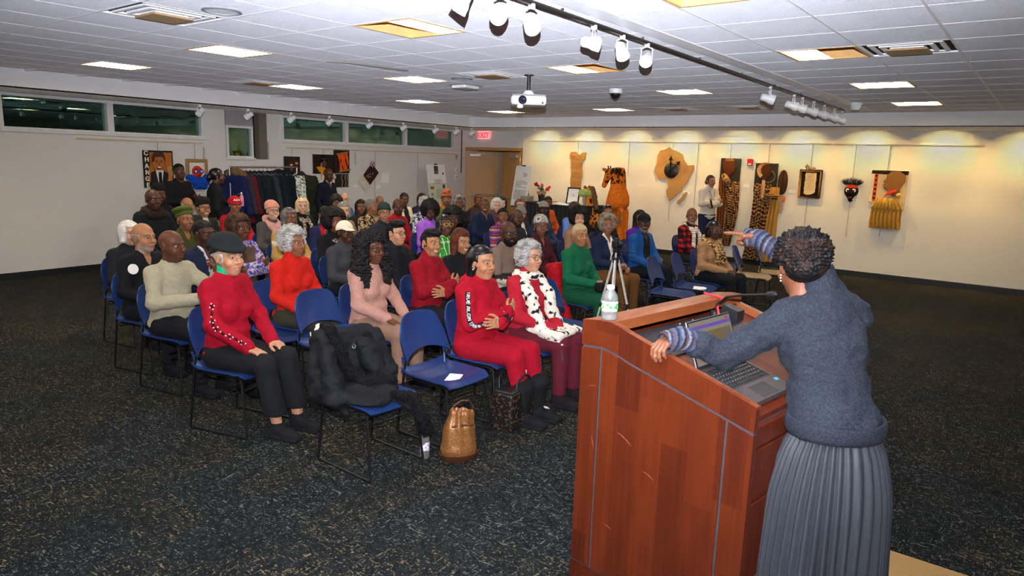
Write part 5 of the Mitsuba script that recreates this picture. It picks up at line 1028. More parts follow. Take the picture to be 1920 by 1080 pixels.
for s in (-1, 1): PT('eye', disc(.012, .06, .066, -.015+s*.042, .125, 1.5, .6), M, '20140e', k); PT('brow', rect(.05, .008, .06, .066, -.015+s*.042, .15, .001), M, '3a241a', k, smooth=False)
PT('nose', plate([(-.028, .07), (-.002, .07), (-.008, .125), (-.02, .125)], .06, .075), M, '9a562a', k); PT('mouth', disc(.034, .06, .066, -.012, .02, 1.2, .7), M, '5a1c16', k); PT('teeth', disc(.026, .066, .071, -.012, .03, 1.2, .45), M, 'f0ece6', k)
PT('jacket', plate([(-.16, -.06), (-.07, -.02), (.06, -.02), (.14, -.07), (.15, -.30), (-.17, -.30)], .04, .055), M, '2a2226', k, smooth=False); PT('shirt', plate([(-.075, -.02), (.065, -.02), (.02, -.30), (-.02, -.30)], .055, .062), M, 'd8d4d0', k, smooth=False); PT('tie', plate([(-.025, -.05), (.02, -.05), (.028, -.33), (-.005, -.36), (-.03, -.33)], .062, .072), M, '1c1c20', k, smooth=False)
PT('fist', plate([(.13, .05), (.20, .06), (.24, .0), (.23, -.08), (.19, -.15), (.15, -.15), (.15, -.08), (.12, -.02)], .05, .075), M, 'b8854c', k); PT('forearm', plate([(.15, -.12), (.2, -.13), (.16, -.30), (.10, -.30)], .045, .06), M, 'b8702c', k, smooth=False); PT('arm', plate([(-.16, .1), (-.10, -.02), (-.12, -.2), (-.19, -.22), (-.18, -.02)], .04, .05), M, 'b06a34', k, smooth=False)
k = thing('puppet_picture', 'gilt framed red face with blue spectacles and a blue feather boa', 'picture'); M = WA(7.90, 1.60)
for x, y, w, h in ((-.18, 0, .06, .46), (.18, 0, .06, .46), (0, .20, .42, .06), (0, -.20, .42, .06)): PT('frame_bar', rect(w, h, 0, .05, x, y, .012), M, None, k, 'gilt')
PT('mount', rect(.31, .35, .005, .02), M, 'e4dcd0', k, smooth=False); PT('face', nets(lambda p: smin(sd_ell(p, (0, .0, .03), (.10, .11, .05)), sd_cone(p, (0, -.04, .06), (0, -.075, .09), .03, .012), .02), (-.15, -.15, -.05), (.15, .15, .13), .008), M, 'c8402c', k)
for s in (-1, 1): PT('spectacle_rim', tube([(s*.055+.038*math.cos(t), .01+.03*math.sin(t), .085) for t in np.linspace(0, 6.28, 22)[:-1]], .008, 6, closed=True), M, '1c2f8c', k); PT('eye', disc(.020, .075, .082, s*.052, .01), M, 'eeeae4', k); PT('pupil', disc(.008, .082, .086, s*.046, .008), M, '0c0c10', k); PT('brow', rect(.05, .008, .075, .083, s*.05, .055, .002), M, '5a1414', k, smooth=False)
PT('beak', disc(.025, .09, .10, 0, -.055, 1.1, 1.0), M, 'a01c20', k); PT('feather_boa', fur([(-.17, -.10, .05), (-.10, -.16, .08), (0, -.20, .09), (.10, -.16, .08), (.18, -.10, .05), (.08, -.24, .07), (-.05, -.25, .07)], [.05, .065, .075, .065, .05, .06, .05], .010, .03), M, '1d4fb8', k)
k = thing('night_painting', 'dark painting of a brown face with bright eyes, half behind the coats', 'painting'); M = WA(5.78, 1.70)
PT('canvas', rect(.39, .44, 0, .03), M, None, k, 'canvas_black'); PT('face', disc(.14, .03, .045, .02, .03, 1, 1.15), M, '4a2615', k)
for x, y in ((-.04, .05), (.09, .085)): PT('eye', disc(.022, .045, .05, x, y, 1.4, .8), M, 'dce4ea', k); PT('pupil', disc(.009, .05, .053, x, y), M, '14140f', k)
k = thing('hat_figure_painting', 'dark square picture of a figure in a black hat and yellow shirt', 'painting'); M = WA(4.95, 1.775)
PT('canvas', rect(.56, .41, 0, .03), M, '2a1c16', k, smooth=False); PT('hat', plate([(-.09, .10), (-.07, .10), (-.06, .18), (.03, .18), (.04, .10), (.06, .10), (.06, .06), (-.09, .06)], .03, .05), M, '0b0a0c', k); PT('hat_band', rect(.11, .02, .05, .055, -.015, .11, .001), M, '4a4a5a', k, smooth=False); PT('face', disc(.065, .03, .05, .0, .01, .9, 1.1), M, '5a3a30', k)
PT('shirt', plate([(-.22, -.06), (-.1, -.05), (.0, -.07), (.06, -.12), (.05, -.21), (-.04, -.22), (-.14, -.16)], .03, .05), M, 'd88a1e', k); PT('sash', rect(.025, .36, .05, .056, -.09, -.16, .001), M, 'c8a058', k, smooth=False)
k = thing('orange_cloth_picture', 'dark panel with a slanting orange cloth scroll on it', 'artwork'); M = WA(4.43, 1.84); PT('canvas', rect(.44, .52, 0, .03), M, None, k, 'canvas_black'); Rm = M @ frame_((.03, .0, 0), (math.cos(.16), math.sin(.16), 0), (-math.sin(.16), math.cos(.16), 0), (0, 0, 1))
robe(Rm @ frame_((0, .17, 0), (1, 0, 0), (0, 1, 0), (0, 0, 1)), .29, .27, .36, 'e8571a', k, 'cloth', 2, depth=.015, nv=12)
for y in (.185, -.205): PT('end_bar', tube([(-.17, y, .045), (.17, y, .045)], .016, 10), Rm, 'a8784a', k)
k = thing('black_cutout', 'black and cream cut out panel below the orange cloth picture', 'artwork'); M = WA(4.43, 1.42); PT('board', rect(.38, .29, 0, .03), M, None, k, 'canvas_black'); PT('card', rect(.13, .07, .03, .035, -.25, .08), M, 'd8c89a', k, smooth=False)
for x in (-.02, .08, .15): PT('cut_shape', tube([(x, -.13, .034), (x+.03, -.02, .034), (x-.01, .05, .034), (x+.02, .13, .034)], .005, 5), M, 'c8b890', k)
k = thing('tilted_brown_panel', 'tilted brown panel with a cream fringe hung cornerwise', 'artwork'); M = WA(3.58, 1.58) @ frame_((0, 0, 0), (math.cos(.78), math.sin(.78), 0), (-math.sin(.78), math.cos(.78), 0), (0, 0, 1))
PT('panel', rect(.42, .30, .01, .04, .0, -.04), M, '3a1e16', k, smooth=False); PT('fringe', cat_(*[tube([(-.20+.013*math.sin(q), -.20+.012*q, .04), (-.30, -.205+.0125*q, .045+.008*math.sin(q*2)), (-.38-.02*math.sin(q*1.7), -.22+.013*q, .03)], .009, 6) for q in range(28)]), M @ frame_((0, 0, 0), (1, 0, 0), (0, 1, 0), (0, 0, 1)), 'd8ccb8', k, kind='stuff'); PT('rosette', tube([(.20+.05*math.cos(t), .10+.05*math.sin(t), .045) for t in np.linspace(0, 6.28, 20)[:-1]], .022, 8, closed=True), M, mottled('d8c0b8', '8a5a58', 60), k)
PT('dot', cat_(*[disc(.012, .04, .044, x, y) for x, y in ((-.10, -.02), (-.07, .02), (-.05, -.05), (-.02, .0), (-.12, .03), (.05, -.06))]), M, 'd8d0d0', k, kind='stuff')
for s, z, w, h in ((3.05, 1.47, .24, .24), (3.28, 1.26, .13, .08), (4.02, 1.29, .11, .06)): obj('label_card', ply(moved(rect(w, h, 0, .006), WA(s, z)), 'paper'), label=f'pale {"square sheet" if w > .2 else "small card"} on the window wall {"right of" if s < 3.2 else "below" if s < 3.5 else "left of"} the tilted brown panel', cat='label card')
for s in (7.74, 4.02): obj('cord_loop', ply(moved(tube([(-s, 2.06, .015), (-s-.014, 1.98, .015), (-s-.012, 1.80, .015), (-s, 1.76, .015), (-s+.014, 1.82, .015), (-s+.012, 2.0, .015)], .004, 5, closed=True), WM(0, 0)), 'wire'), label=f'loop of blind cord hanging {"left of the pier" if s > 5 else "by the orange cloth picture"}', cat='cord')
# ---- easels with posters
def easel(M, w, h, z0, label, pr, k_l):
    k = thing('easel', f'black easel under the {k_l}', 'easel')
    for a, b in (((-.22, 0, .25), (0, z0+h*.98, .0)), ((.22, 0, .25), (0, z0+h*.98, .0)), ((0, 0, -.30), (0, z0+h*.98, -.02))): obj('leg', ply(moved(tube([a, b], .012, 8), M), 'black_metal', smooth=40), k)
    obj('ledge', ply(moved(box((-.3, z0-.03, .10), (.3, z0-.01, .17), .003), M), 'black_metal'), k)
    k2 = thing('poster_board', label, 'poster'); Mp = M @ frame_((0, z0+h/2, .115), (1, 0, 0), (0, 1, -.16), (0, .16, 1)); obj('board', ply(moved(rect(w, h, 0, .008), Mp), 'paper'), k2)
    obj('clip', ply(moved(rect(.12, .03, .006, .022, 0, h/2, .004), Mp), 'black_plastic'), k2); obj('print', vc(moved(pr, Mp), '6a665f', 'vc_matte', smooth=False), k2, kind='stuff'); return k2, Mp
rg = np.random.default_rng(9)
k2, Mp = easel(WM(1.66, 0) @ frame_((0, 0, .35), (1, 0, 0), (0, 1, 0), (0, 0, 1)), .72, 1.0, .82, 'tall white poster with small pictures and print on an easel by the window wall', cat_(*[rect(rg.uniform(.2, .32), .006, .008, .010, rg.uniform(-.02, .06), .12-.018*q, 0) for q in range(6)], *[rect(.2, .006, .008, .010, .02, -.12-.02*q, 0) for q in range(12)]), 'poster with small pictures by the window wall')
obj('green_tint', vc(moved(rect(.70, .52, .008, .0085, 0, -.22, 0), Mp), 'ccd2b8', 'vc_matte', smooth=False), k2)
for x, y, w, h, c in ((.0, .36, .16, .20, '4a4644'), (.02, .3, .10, .06, '8a8480'), (.26, .27, .05, .05, '2a2a2c'), (-.22, -.08, .14, .07, 'b05a3a'), (.24, -.05, .09, .09, '4a4a4c'), (.22, -.26, .11, .07, '3a3a3c'), (-.24, -.24, .08, .06, '8a8a80'), (-.25, -.34, .06, .05, '3c4438')): obj('picture', vc(moved(rect(w, h, .0086, .0105, x, y, 0), Mp), c, 'vc_matte', smooth=False), k2)
EM = frame_((13.75, 10.25, 0), (math.sin(.25)*-1, -math.cos(.25), 0), (0, 0, 1), (-math.cos(.25), math.sin(.25), 0))
easel(EM, .62, .98, .88, 'tall white poster of printed paragraphs on an easel beside the doorway', cat_(*[rect(.46 if q not in (0, 5, 6) else .22, .006, .008, .010, 0 if q not in (5, 6) else -.1, .12-.02*q, 0) for q in range(9)], *[rect(.46, .007, .008, .010, -.01, -.10-.019*q, 0) for q in range(13)], *[rect(.14, .012, .008, .010, .1, .30-.03*q, 0) for q in range(3)]), 'poster of paragraphs beside the doorway')
# ---- coat rack
RA, RB = np.array([6.55, 11.25, 0]), np.array([8.15, 11.60, 0]); RD = (RB-RA)/np.linalg.norm(RB-RA); RN = np.array([RD[1], -RD[0], 0])
k = thing('coat_rack', 'chrome rolling rack carrying the row of winter coats', 'coat rack')
obj('rail', ply(tube([RA+[0, 0, 1.72], RB+[0, 0, 1.72]], .014, 10), 'chrome', smooth=40), k)
for P in (RA, RB): obj('post', ply(tube([P+[0, 0, .08], P+[0, 0, 1.72]], .014, 10), 'chrome', smooth=40), k); obj('foot', ply(tube([P-RN*.28+[0, 0, .07], P+RN*.28+[0, 0, .07]], .014, 10), 'chrome', smooth=40), k)
def hang_mesh(kind):
    def f(p):
        d = smin(sd_cone(p, (-.19, 0, 1.50), (.19, 0, 1.50), .055, .055), sd_box(p, (0, 0, 1.10), (.22, .055, .40), .05), .08)
        d = smin(d, sd_cone(p, (0, 0, 1.5), (0, 0, 1.58), .07, .06), .05)
        for s in (-1, 1): d = smin(d, sd_cone(p, (s*.20, 0, 1.48), (s*.30, .01, .92), .06, .055), .03)
        if kind == 1: d = smin(d, sd_box(p, (0, 0, .72), (.25, .06, .25), .05), .08)
        if kind == 2: d = smin(d, sd_ell(p, (0, .03, 1.60), (.13, .09, .07)), .03)
        return d
    return cached(('hang', kind), lambda: folds(nets(f, (-.45, -.2, .3), (.45, .25, 1.75), .017), .014, 12))
cc = ['141c48', '2c2a34', '5a101a', '14181f', '101622', '121a22', '0e1318', '2a3238', '0d1220', '131a26', '0f141c', '10141e', '1c222c', '151a18', '1c1c14', '22251a']
nm = ['bright blue', 'grey', 'red lettered', 'black', 'dark navy', 'blue black', 'near black', 'slate grey', 'deep navy', 'dark teal', 'charcoal', 'black hooded', 'ink blue', 'dark green black', 'brown black', 'long olive']
for q, c in enumerate(cc):
    t = (q+.5)/len(cc); P = RA+(RB-RA)*t+(np.array([-.05, -.26, 0]) if q == 15 else 0); kk = thing('hanging_coat', f'{nm[q]} coat hanging on the rack, number {q+1} from the window end' if q not in (0, 15) else ('bright blue coat at the left end of the coat rack' if q == 0 else 'long olive coat at the right end of the rack with a patterned scarf'), 'coat', 'coats on the rack')
    ang = -52+(-9+18*((q*37) % 10)/10)+(18 if q == 15 else 0)
    W = T().translate((P+[0, 0, .02]).tolist()).rotate([0, 0, 1], ang+(180 if q % 2 and q != 15 else 0)).scale([1.18 if q == 15 else 1, 1, 1]); obj('body', vc(hang_mesh(1 if q in (3, 5, 8, 15) else 2 if q in (1, 11, 13) else 0), c), kk, to=W)
    obj('hanger', ply(cat_(tube([(-.17, 0, 1.54), (0, 0, 1.62), (.17, 0, 1.54)], .008, 6), tube([(0, 0, 1.62), (0, 0, 1.67), (.02, 0, 1.715), (0, 0, 1.73), (-.018, 0, 1.715)], .004, 6)), 'chrome', smooth=True), kk, to=W)
    if q in (0, 1): m = fur([(-.12, .06, 1.58), (0, .09, 1.62), (.12, .06, 1.58)], [.06, .07, .06], .012, .02); obj('fur_hood', vc(m, '15141a' if q == 0 else '6a5236'), kk, to=W)
P = RB-RN*.0+np.array([.1, -.15, 0]); k = thing('patterned_scarf', 'white and black patterned scarf hanging over the olive coat', 'scarf')
Ms = frame_((7.86, 11.12, 1.58), (math.cos(-.75), math.sin(-.75), 0), (0, 0, 1), (math.sin(-.75), -math.cos(-.75), 0))
for dx, h in ((-.045, .98), (.045, 1.05)): m = thick(grid(lambda u, v: np.stack([(u-.5)*.085+dx+.12*v+.01*np.sin(v*14), -v*h, .012*np.sin(u*6+v*9)], -1), 7, 40), .008); obj('tail', vc(moved(m, Ms), mottled('d6d8c6', '3a4444', 40, .42)), k)
# ---- black draped table with flowers and frames
mat('drape_black', '0f1315', .8, sheen=.3)
k = thing('draped_table', 'table skirted to the floor in pleated black cloth before the art wall', 'table'); TX0, TX1, TY0, TY1, TZ = 13.05, 13.75, 8.0, 9.75, 1.04
def skirt(u, v):
    L = np.array([0, TX1-TX0, TX1-TX0+TY1-TY0, 2*(TX1-TX0)+TY1-TY0, 2*(TX1-TX0+TY1-TY0)]); s = u*L[-1]
    x = np.interp(s, L, [TX1, TX0, TX0, TX1, TX1]); y = np.interp(s, L, [TY0, TY0, TY1, TY1, TY0]); o = (.012+.022*v)*np.sin(s*52)
    return np.stack([x+o*np.where((s > L[1]) & (s < L[2]), -1, np.where(s > L[3], 1, 0)), y+o*np.where(s < L[1], -1, np.where((s > L[2]) & (s < L[3]), 1, 0)), TZ-v*(TZ-.015)], -1)
obj('skirt', ply(thick(grid(skirt, 520, 8), .004), 'drape_black', smooth=True), k); obj('top', ply(box((TX0-.01, TY0-.01, TZ-.03), (TX1+.01, TY1+.01, TZ+.004), .004), 'drape_black'), k)
obj('runner', ply(thick(grid(lambda u, v: np.stack([13.02+.5*u, 8.25+1.1*v, TZ+.012+.006*np.sin(v*20)*u-.06*np.clip(.08-u, 0, 1)*10*.5], -1), 12, 30), .004), 'paper', smooth=True), label='white cloth runner lying on the black table', cat='table runner')
k = thing('flower_pot', 'black pot of red and pink flowers on the black table', 'flower pot'); FP = np.array([13.2, 9.35, TZ+.004]); obj('pot', ply(lathe([(0, 0), (.06, 0), (.085, .18), (.09, .2), (.078, .2), (.07, .17), (0, .165)], 24, FP), 'black_plastic', smooth=40), k); obj('wrap', vc(folds(lathe([(.085, .17), (.11, .24), (.10, .25), (.07, .18)], 30, FP), .02, 30), 'a8825a'), k); rg = np.random.default_rng(5)
for q in range(11):
    a = rg.uniform(0, 6.28); r = rg.uniform(.02, .2); b = FP+[0, 0, .2]; tip = FP+[r*math.cos(a)*.6, r*math.sin(a)*1.2, rg.uniform(.28, .43)]; obj('stem', vc(tube([b, (b+tip)/2+[0, 0, .04], tip], .004, 5), '3a5a24'), k)
    if q < 7: obj('bloom', vc(folds(moved(trimesh.creation.icosphere(3, rg.uniform(.025, .042)), t=tip), .02, 45), ['c8203a', 'e0607a', 'd8304a', 'a81830'][q % 4]), k)
    lf = disc(.022, -.001, .001, 0, 0, 1, 1.9, 12); obj('leaf', vc(moved(lf, frame_((b*.4+tip*.6), (math.cos(a), math.sin(a), .3), (-math.sin(a), math.cos(a), .2), (0, 0, 1))), '47682c'), k)
k = thing('picture_frame', 'small black standing frame holding a white certificate on the black table', 'picture frame'); M = frame_((13.35, 8.57, TZ+.19), (0, -1, 0), (-.2*-1, 0, 1), (-1, 0, .2))
for x, y, w, h in ((-.155, 0, .03, .38), (.155, 0, .03, .38), (0, .175, .34, .03), (0, -.175, .34, .03)): obj('frame_bar', ply(moved(rect(w, h, 0, .02, x, y), M), 'black_plastic'), k)
obj('certificate', ply(moved(rect(.29, .33, .003, .008), M), 'paper'), k); obj('print', vc(moved(cat_(*[rect(.08, .006, .008, .0095, 0, .03-.02*q, 0) for q in range(3)]), M), '8a8680', smooth=False), k, kind='stuff')
k = thing('hydrangea_vase', 'glass vase of pale green hydrangeas at the end of the black table', 'flower vase'); VP = np.array([13.25, 8.2, TZ+.004]); obj('vase', ply(lathe([(0, .003), (.05, 0), (.06, .1), (.05, .18), (.055, .2)], 24, VP), 'clear_plastic', smooth=40), k)
for q in range(5): a = q*1.256; c = VP+[.06*math.cos(a), .09*math.sin(a), .27+.02*(q % 2)]; obj('stem', vc(tube([VP+[0, 0, .02], c], .005, 5), '4a6a2a'), k); m = moved(trimesh.creation.icosphere(4, .075), t=c); obj('bloom', vc(trimesh.Trimesh(m.vertices+m.vertex_normals*(.03*(meshkit.noise(m.vertices*60)-.5))[:, None], m.faces, process=False), mottled('b8c878', '94a850', 60)), k)
obj('book', ply(box((13.15, 9.0, TZ+.004), (13.35, 9.22, TZ+.045), .004), mat('book_tan', 'b08a5a', .7)), label='small tan book lying on the black table by the flower pot', cat='book')
obj('box', ply(box((13.2, 9.78, 0), (13.5, 9.98, 1.16), .01), mat('box_grey', '8a857c', .7)), label='grey box at the left end of the black table', cat='box')
# ---- giraffes
def spots(c0, c1, f=9.0, top=None):
    def g(V):
        q = V*f; i = np.floor(q); best = np.full(len(V), 9.0); sec = best.copy()
        for o in np.ndindex(3, 3, 3):
            c = i+np.array(o)-1; r = np.stack([np.modf(np.abs(np.sin(c @ np.array([12.9, 78.2, 37.7])+s)*43758.5))[0] for s in (0, 1.7, 3.1)], 1); d = np.linalg.norm(c+r-q, axis=1); sec = np.where(d < best, best, np.minimum(sec, d)); best = np.minimum(best, d)
        e = (sec-best)/f; h = .75+.5*meshkit.noise(V*60); return np.where((e > .018)[:, None] & ((V[:, 2] > top)[:, None] if top else True), col(c1), col(c0))*h[:, None]
    return g
def fuzzy(m, a=.012): v = m.vertices; return trimesh.Trimesh(v+m.vertex_normals*(a*2*(meshkit.noise(v*80)*.6+meshkit.noise(v*35)*.4-.5))[:, None], m.faces, process=False)
def big(p):
    d = smin(sd_ell(p, (0, 0, 1.22), (.21, .25, .24)), sd_cone(p, (0, .02, 1.32), (0, .03, 1.80), .19, .145), .08)
    d = smin(d, sd_ell(p, (0, .02, 1.13), (.22, .27, .17)), .05)
    for x, y in ((-.1, .12), (.1, -.14), (.12, .13), (-.1, -.16)): d = smin(d, sd_cone(p, (x, y, .95), (x, y*1.15, .03), .072, .055), .025)
    d = smin(d, sd_cone(p, (-.03, .10, 1.74), (-.05, .25, 1.78), .12, .085), .06)
    return smax(smin(d, sd_cone(p, (-.05, .25, 1.78), (-.1, .33, 1.50), .085, .052), .04), p[:, 2]-1.90, .03)
k = thing('giraffe', 'big shaggy orange plush giraffe with its head bent to the left', 'giraffe'); W = T().translate([13.55, 7.52, 0]).rotate([0, 0, 1], -6)
obj('body', vc(fuzzy(nets(big, (-.4, -.5, -.02), (.4, .6, 2.0), .017), .016), spots('d9701a', '4a1c0e', 9, 1.56)), k, to=W)
for s in (-1, 1): obj('horn', vc(tube([(-.05+.04*s, .25, 1.85), (-.05+.05*s, .25, 1.93)], [.012, .014], 8), '2a160c'), k, to=W); obj('ear', vc(disc(.045, -.008, .008, 0, 0, 1.6, .8).apply_transform(frame_((-.06+.02*s, .27+.10*(s > 0)-.12*(s < 0), 1.84), (0, 1, .3), (0, -.3, 1), (1, 0, 0))), 'b8692a'), k, to=W)
for q in range(3): obj('mane_tuft', vc(fuzzy(nets(lambda p: sd_ell(p, (-.14, -.085+.085*q, 1.82), (.04, .038, .075)), (-.25, -.2, 1.7), (0, .25, 1.95), .012), .006), '2a140c'), k, to=W)
obj('tail', vc(fuzzy(tube([(-.16, -.16, 1.0), (-.19, -.2, .8), (-.19, -.2, .7)], [.02, .018, .05], 10), .01), '7a5a38'), k, to=W)
def small(p):
    d = smin(sd_ell(p, (0, 0, .72), (.15, .22, .17)), sd_cone(p, (0, .10, .8), (0, .16, 1.30), .11, .085), .06); d = smin(d, sd_ell(p, (-.03, .19, 1.36), (.085, .11, .09)), .04)
    for x, y in ((-.07, .14), (.07, .14), (-.07, -.14), (.07, -.14)): d = smin(d, sd_cone(p, (x, y, .66), (x, y, .02), .058, .042), .03)
    return d
k = thing('giraffe', 'small spotted plush giraffe tucked under the big one', 'giraffe'); W = T().translate([13.32, 7.98, 0]); obj('body', vc(fuzzy(nets(small, (-.3, -.4, -.02), (.3, .45, 1.6), .016), .01), spots('d8842a', '43200f', 11)), k, to=W)
obj('mane', vc(fuzzy(nets(lambda p: sd_chain(p, [(.0, .08, 1.42), (.04, .04, 1.25), (.05, -.02, 1.0)], [.06, .055, .05], .02), (-.15, -.15, .85), (.2, .25, 1.55), .012), .02), '6a5238'), k, to=W)
for s in (-1, 1): obj('ear', vc(fuzzy(moved(trimesh.creation.icosphere(3, .035), t=(-.02+.09*s, .2, 1.45)), .008), '8a5a2a'), k, to=W)
# ================================================================ the audience
def look(x, y, face, tx=4.4, ty=.8):
    if x > 6.2: tx = 1.8
    a = math.degrees(math.atan2(-(tx-x), ty-y)); d = (a-face+180) % 360-180
    return max(-42, min(42, d))
def seated(label, x, y, skin, top, hz=1.2, arms='lap', face=180, yaw=None, legs='flat', chair_label=None, wide=1.0, lean=0.0, chair_at=(0, .06), **k):
    J = sit(hz, lean, arms, wide, legs)
    if yaw is None: yaw = look(x, y, face)
    r = person(label, x, y, face, skin, top, hz=hz, J=J, key=('sit', arms, legs, lean), wide=wide, hyaw=yaw, **k)
    if chair_at is not None:
        c, s = math.cos(math.radians(face)), math.sin(math.radians(face)); cx, cy = x+c*chair_at[0]-s*chair_at[1], y+s*chair_at[0]+c*chair_at[1]
        chair(cx, cy, face, 'blue chair under the '+' '.join(label.split()[:12]), 'occupied blue chairs')
    return r
G = 'seated audience'
BL, DK, BR, MB, LB_, LT_, PA = '4a2c1d', '5c3725', '774a31', '8c5b40', 'a5734f', 'c39472', 'cfa184'
# ---- first rows, large in the photo
def red_band(k, TW, HW, J):
    key = ('sit', 'crossed', 'flat', 0.0), round(J['head'][2], 2), J['w']
    m = top_mesh(J, (('sit', 'crossed', 'flat', 0.0), 1.2, 1.16), True, .0095, 'hood', .014, None, .006, .011); d = Drape(m); nz = J['neck'][2]; o = np.array([.74, .62, .2])
    pts = [np.array(J['shR'])+o*.07+[.0, .03, .02], (np.array(J['shR'])+np.array(J['elR']))/2+o*.065, np.array(J['elR'])+o*.055+[0, .01, 0], np.array(J['elR'])*.45+np.array(J['wrR'])*.55+[.02, .055, -.02], np.array(J['wrR'])+[.045, .05, -.025]]
    r = ribbon_on(d, pts, o, .048, .004); b = obj('sleeve_band', vc(r, '0c0c0e'), k, to=TW)
    obj('lettering', vc(text_on(d, pts, o, 'TRUE RLGN TRUE RLGN', .029, .01, .0065), 'f2f0ee'), b, to=TW)
    pts = [np.array(J['wrL'])*.45+np.array(J['elL'])*.55+[-.03, .06, .0], np.array(J['wrL'])*.75+np.array(J['elL'])*.25+[.0, .06, .0]]
    pts = [pts[0], (pts[0]+pts[1])/2, pts[1]]; o2 = np.array([.1, 1, .1]); r = ribbon_on(d, pts, o2, .04, .004, 24); b = obj('sleeve_band', vc(r, '0c0c0e'), k, to=TW)
    obj('lettering', vc(text_on(d, pts, o2, 'TRUE', .02, .01, .0065), 'f2f0ee'), b, to=TW)
    z0 = nz-.02; pts = [np.array([0, .18, z0-.08]), np.array([0, .2, z0-.2]), np.array([0, .2, z0-.34])]
    P, _ = d(pts+np.zeros((3, 3)), .004); obj('zip', vc(tube(P, .0035, 6), 'b8b8bc', 'vc_metal'), k, to=TW)
seated('woman in a red tracksuit with crossed arms in the front row', 4.10, 3.45, 'ae7b58', heather('9c0620', .10), arms='crossed', near=2, hair=('sleeklong', '0b0a0c'), collar='hood', bottom='980620', shoes='131414', boot=.20, earring='e8e4dc', wide=1.16, infl=.014, hs=1.12, yaw=-12, face=186, ank=.30, flare=-.004, legs='fwd', extras=(red_band,), lips='8d4a44')
def scarf_motifs(k, TW, HW, J): pass
def cat_pattern(V, J=None):
    n = meshkit.noise(V*np.array([34, 34, 26]), 12); st = np.sin(V[:, 0]*420+V[:, 1]*300) > .1; return np.where(((n > .60) & (st | (n > .68)))[:, None], col('17151a'), col('e6dfce'))
def shawl(k, TW, HW, J):
    N = np.array(J['neck'])
    def f(p):
        d = None
        for s in (-1, 1):
            g = sd_chain(p, [N+[s*.05, -.05, .02], N+[s*.13, .05, -.04], N+[s*.14, .145, -.16], N+[s*.125, .185, -.30], N+[s*.13, .27, -.43], N+[s*.14, .38, -.455], N+[s*.15, .455, -.50], N+[s*.15, .465, -.53]], [.035, .05, .055, .055, .05, .045, .035, .03], .01); d = g if d is None else np.minimum(d, g)
        d = smin(d, sd_box(p, N+[.0, .30, -.42], (.20, .17, .022), .02, rot([1, 0, 0], -3)), .03)
        return smin(d, np.hypot(np.hypot(p[:, 0]-N[0], p[:, 1]-N[1])-.085, p[:, 2]-N[2]-.01)-.035, .02)
    m = folds(nets(f, N+[-.3, -.2, -.7], N+[.3, .55, .12], .010), .012, 20); obj('scarf', vc(m, cat_pattern), k, to=TW)
    tails = [tube([N+[s*(.11+.013*q), .475, -.53], N+[s*(.11+.013*q), .485, -.62]], .003, 5) for s in (-1, 1) for q in range(7)]; obj('fringe', vc(cat_(*tails), '4a3d34'), k, to=TW)
seated('woman with grey curls, spectacles and a cream scarf printed in black', 4.66, 3.39, 'bd8e70', heather('a81c2c', .1), near=2, hair=('curlybob', 'a3a19c', '73716e'), glasses='3a2a1e', face=184, yaw=-12, bottom='5a1824', shoes='1b1416', extras=(shawl,), hs=1.03, arms='lap')
def flakes(k, TW, HW, J):
    m = top_mesh(J, (('sit', 'knees', 'flat', 0.0), 1.25, 1.0), True, .0095, 'crew', .014, None, .006, .011); d = Drape(m); o = np.array([.6, .75, .1])
    f, L = path_frames([np.array(J['shR'])+o*.05+[.02, 0, -.03], (np.array(J['shR'])+np.array(J['elR']))/2+o*.05, np.array(J['elR'])+o*.05, (np.array(J['elR'])+np.array(J['wrR']))/2+o*.045+[.02, 0, .02], np.array(J['wrR'])+[.03, 0, .04]])
    dk, wt = [], []
    for i, u in enumerate(np.linspace(.08, L-.04, 9)):
        c = f(u)+o*.05; t = f(u, 1); t /= np.linalg.norm(t); w = np.cross(o, t); w /= np.linalg.norm(w)
        for a in range(9 if i % 2 == 0 else 5):
            r = 0 if a == 0 else (.014 if a < 5 else .024); an = a*math.pi/2+(.785 if a < 5 else 0.3)
            q, n = d([c+(t*math.cos(an)+w*math.sin(an))*r], .003); s = .0055 if a else .009
            (dk if a < 5 and i % 1 == 0 and a in (0, 1, 2, 3, 4) else wt).append(moved(trimesh.creation.icosphere(1, s), s=1, t=q[0]-n[0]*.003))
    obj('flower_embroidery', vc(cat_(*wt), 'f0d5d5'), k, to=TW, kind='stuff'); obj('flower_centre', vc(cat_(*dk), '2a0810'), k, to=TW, kind='stuff')
def green_neck(k, TW, HW, J):
    N = np.array(J['neck']); m = nets(lambda p: smax(sd_cone(p, N+[0, .0, -.02], N+[0, .012, .08], .072, .066), -sd_cone(p, N+[0, .02, .05], N+[0, .02, .12], .055, .060), .006), N-[.12, .12, .08], N+[.12, .14, .16], .006); obj('turtleneck', vc(m, '1fae7a'), k, to=TW)
seated('woman in a dark felt hat and red sweater with flowered sleeves', 2.64, 4.60, 'bb8868', heather('980620', .08), hz=1.25, arms='knees', near=2, hair=('fringebald', 'b9b4ac'), hat=('cloche', heather('1d2122', .2) if False else '1b1f20'), collar='crew', infl=.014, face=196, yaw=-10, earring='1f7a58', bottom='121315', shoes='17181a', ank=.17, flare=.022, extras=(flakes, green_neck), legs='fwd', hs=1.12, lips='b2605c')
seated('woman with big black curls, glasses and a dusty pink sweater', 3.96, 4.58, DK, heather('b18476', .16), near=2, hair=('longcurly', '0d0b0c', '1c1614'), glasses='1a1414', collar='crew', bottom='8a6a58', arms='knees', face=188, yaw=-8, earring='e8e4dc', hs=1.08, wide=1.05)
seated('laughing woman in a dark red turtleneck with crossed arms', 4.66, 4.56, LB_, heather('84081a', .08), near=2, smile=True, arms='crossed', yaw=-14, hair=('tuft', '121011'), collar='turtle', face=188, hroll=-6, earring='d8c49a', hs=1.05)
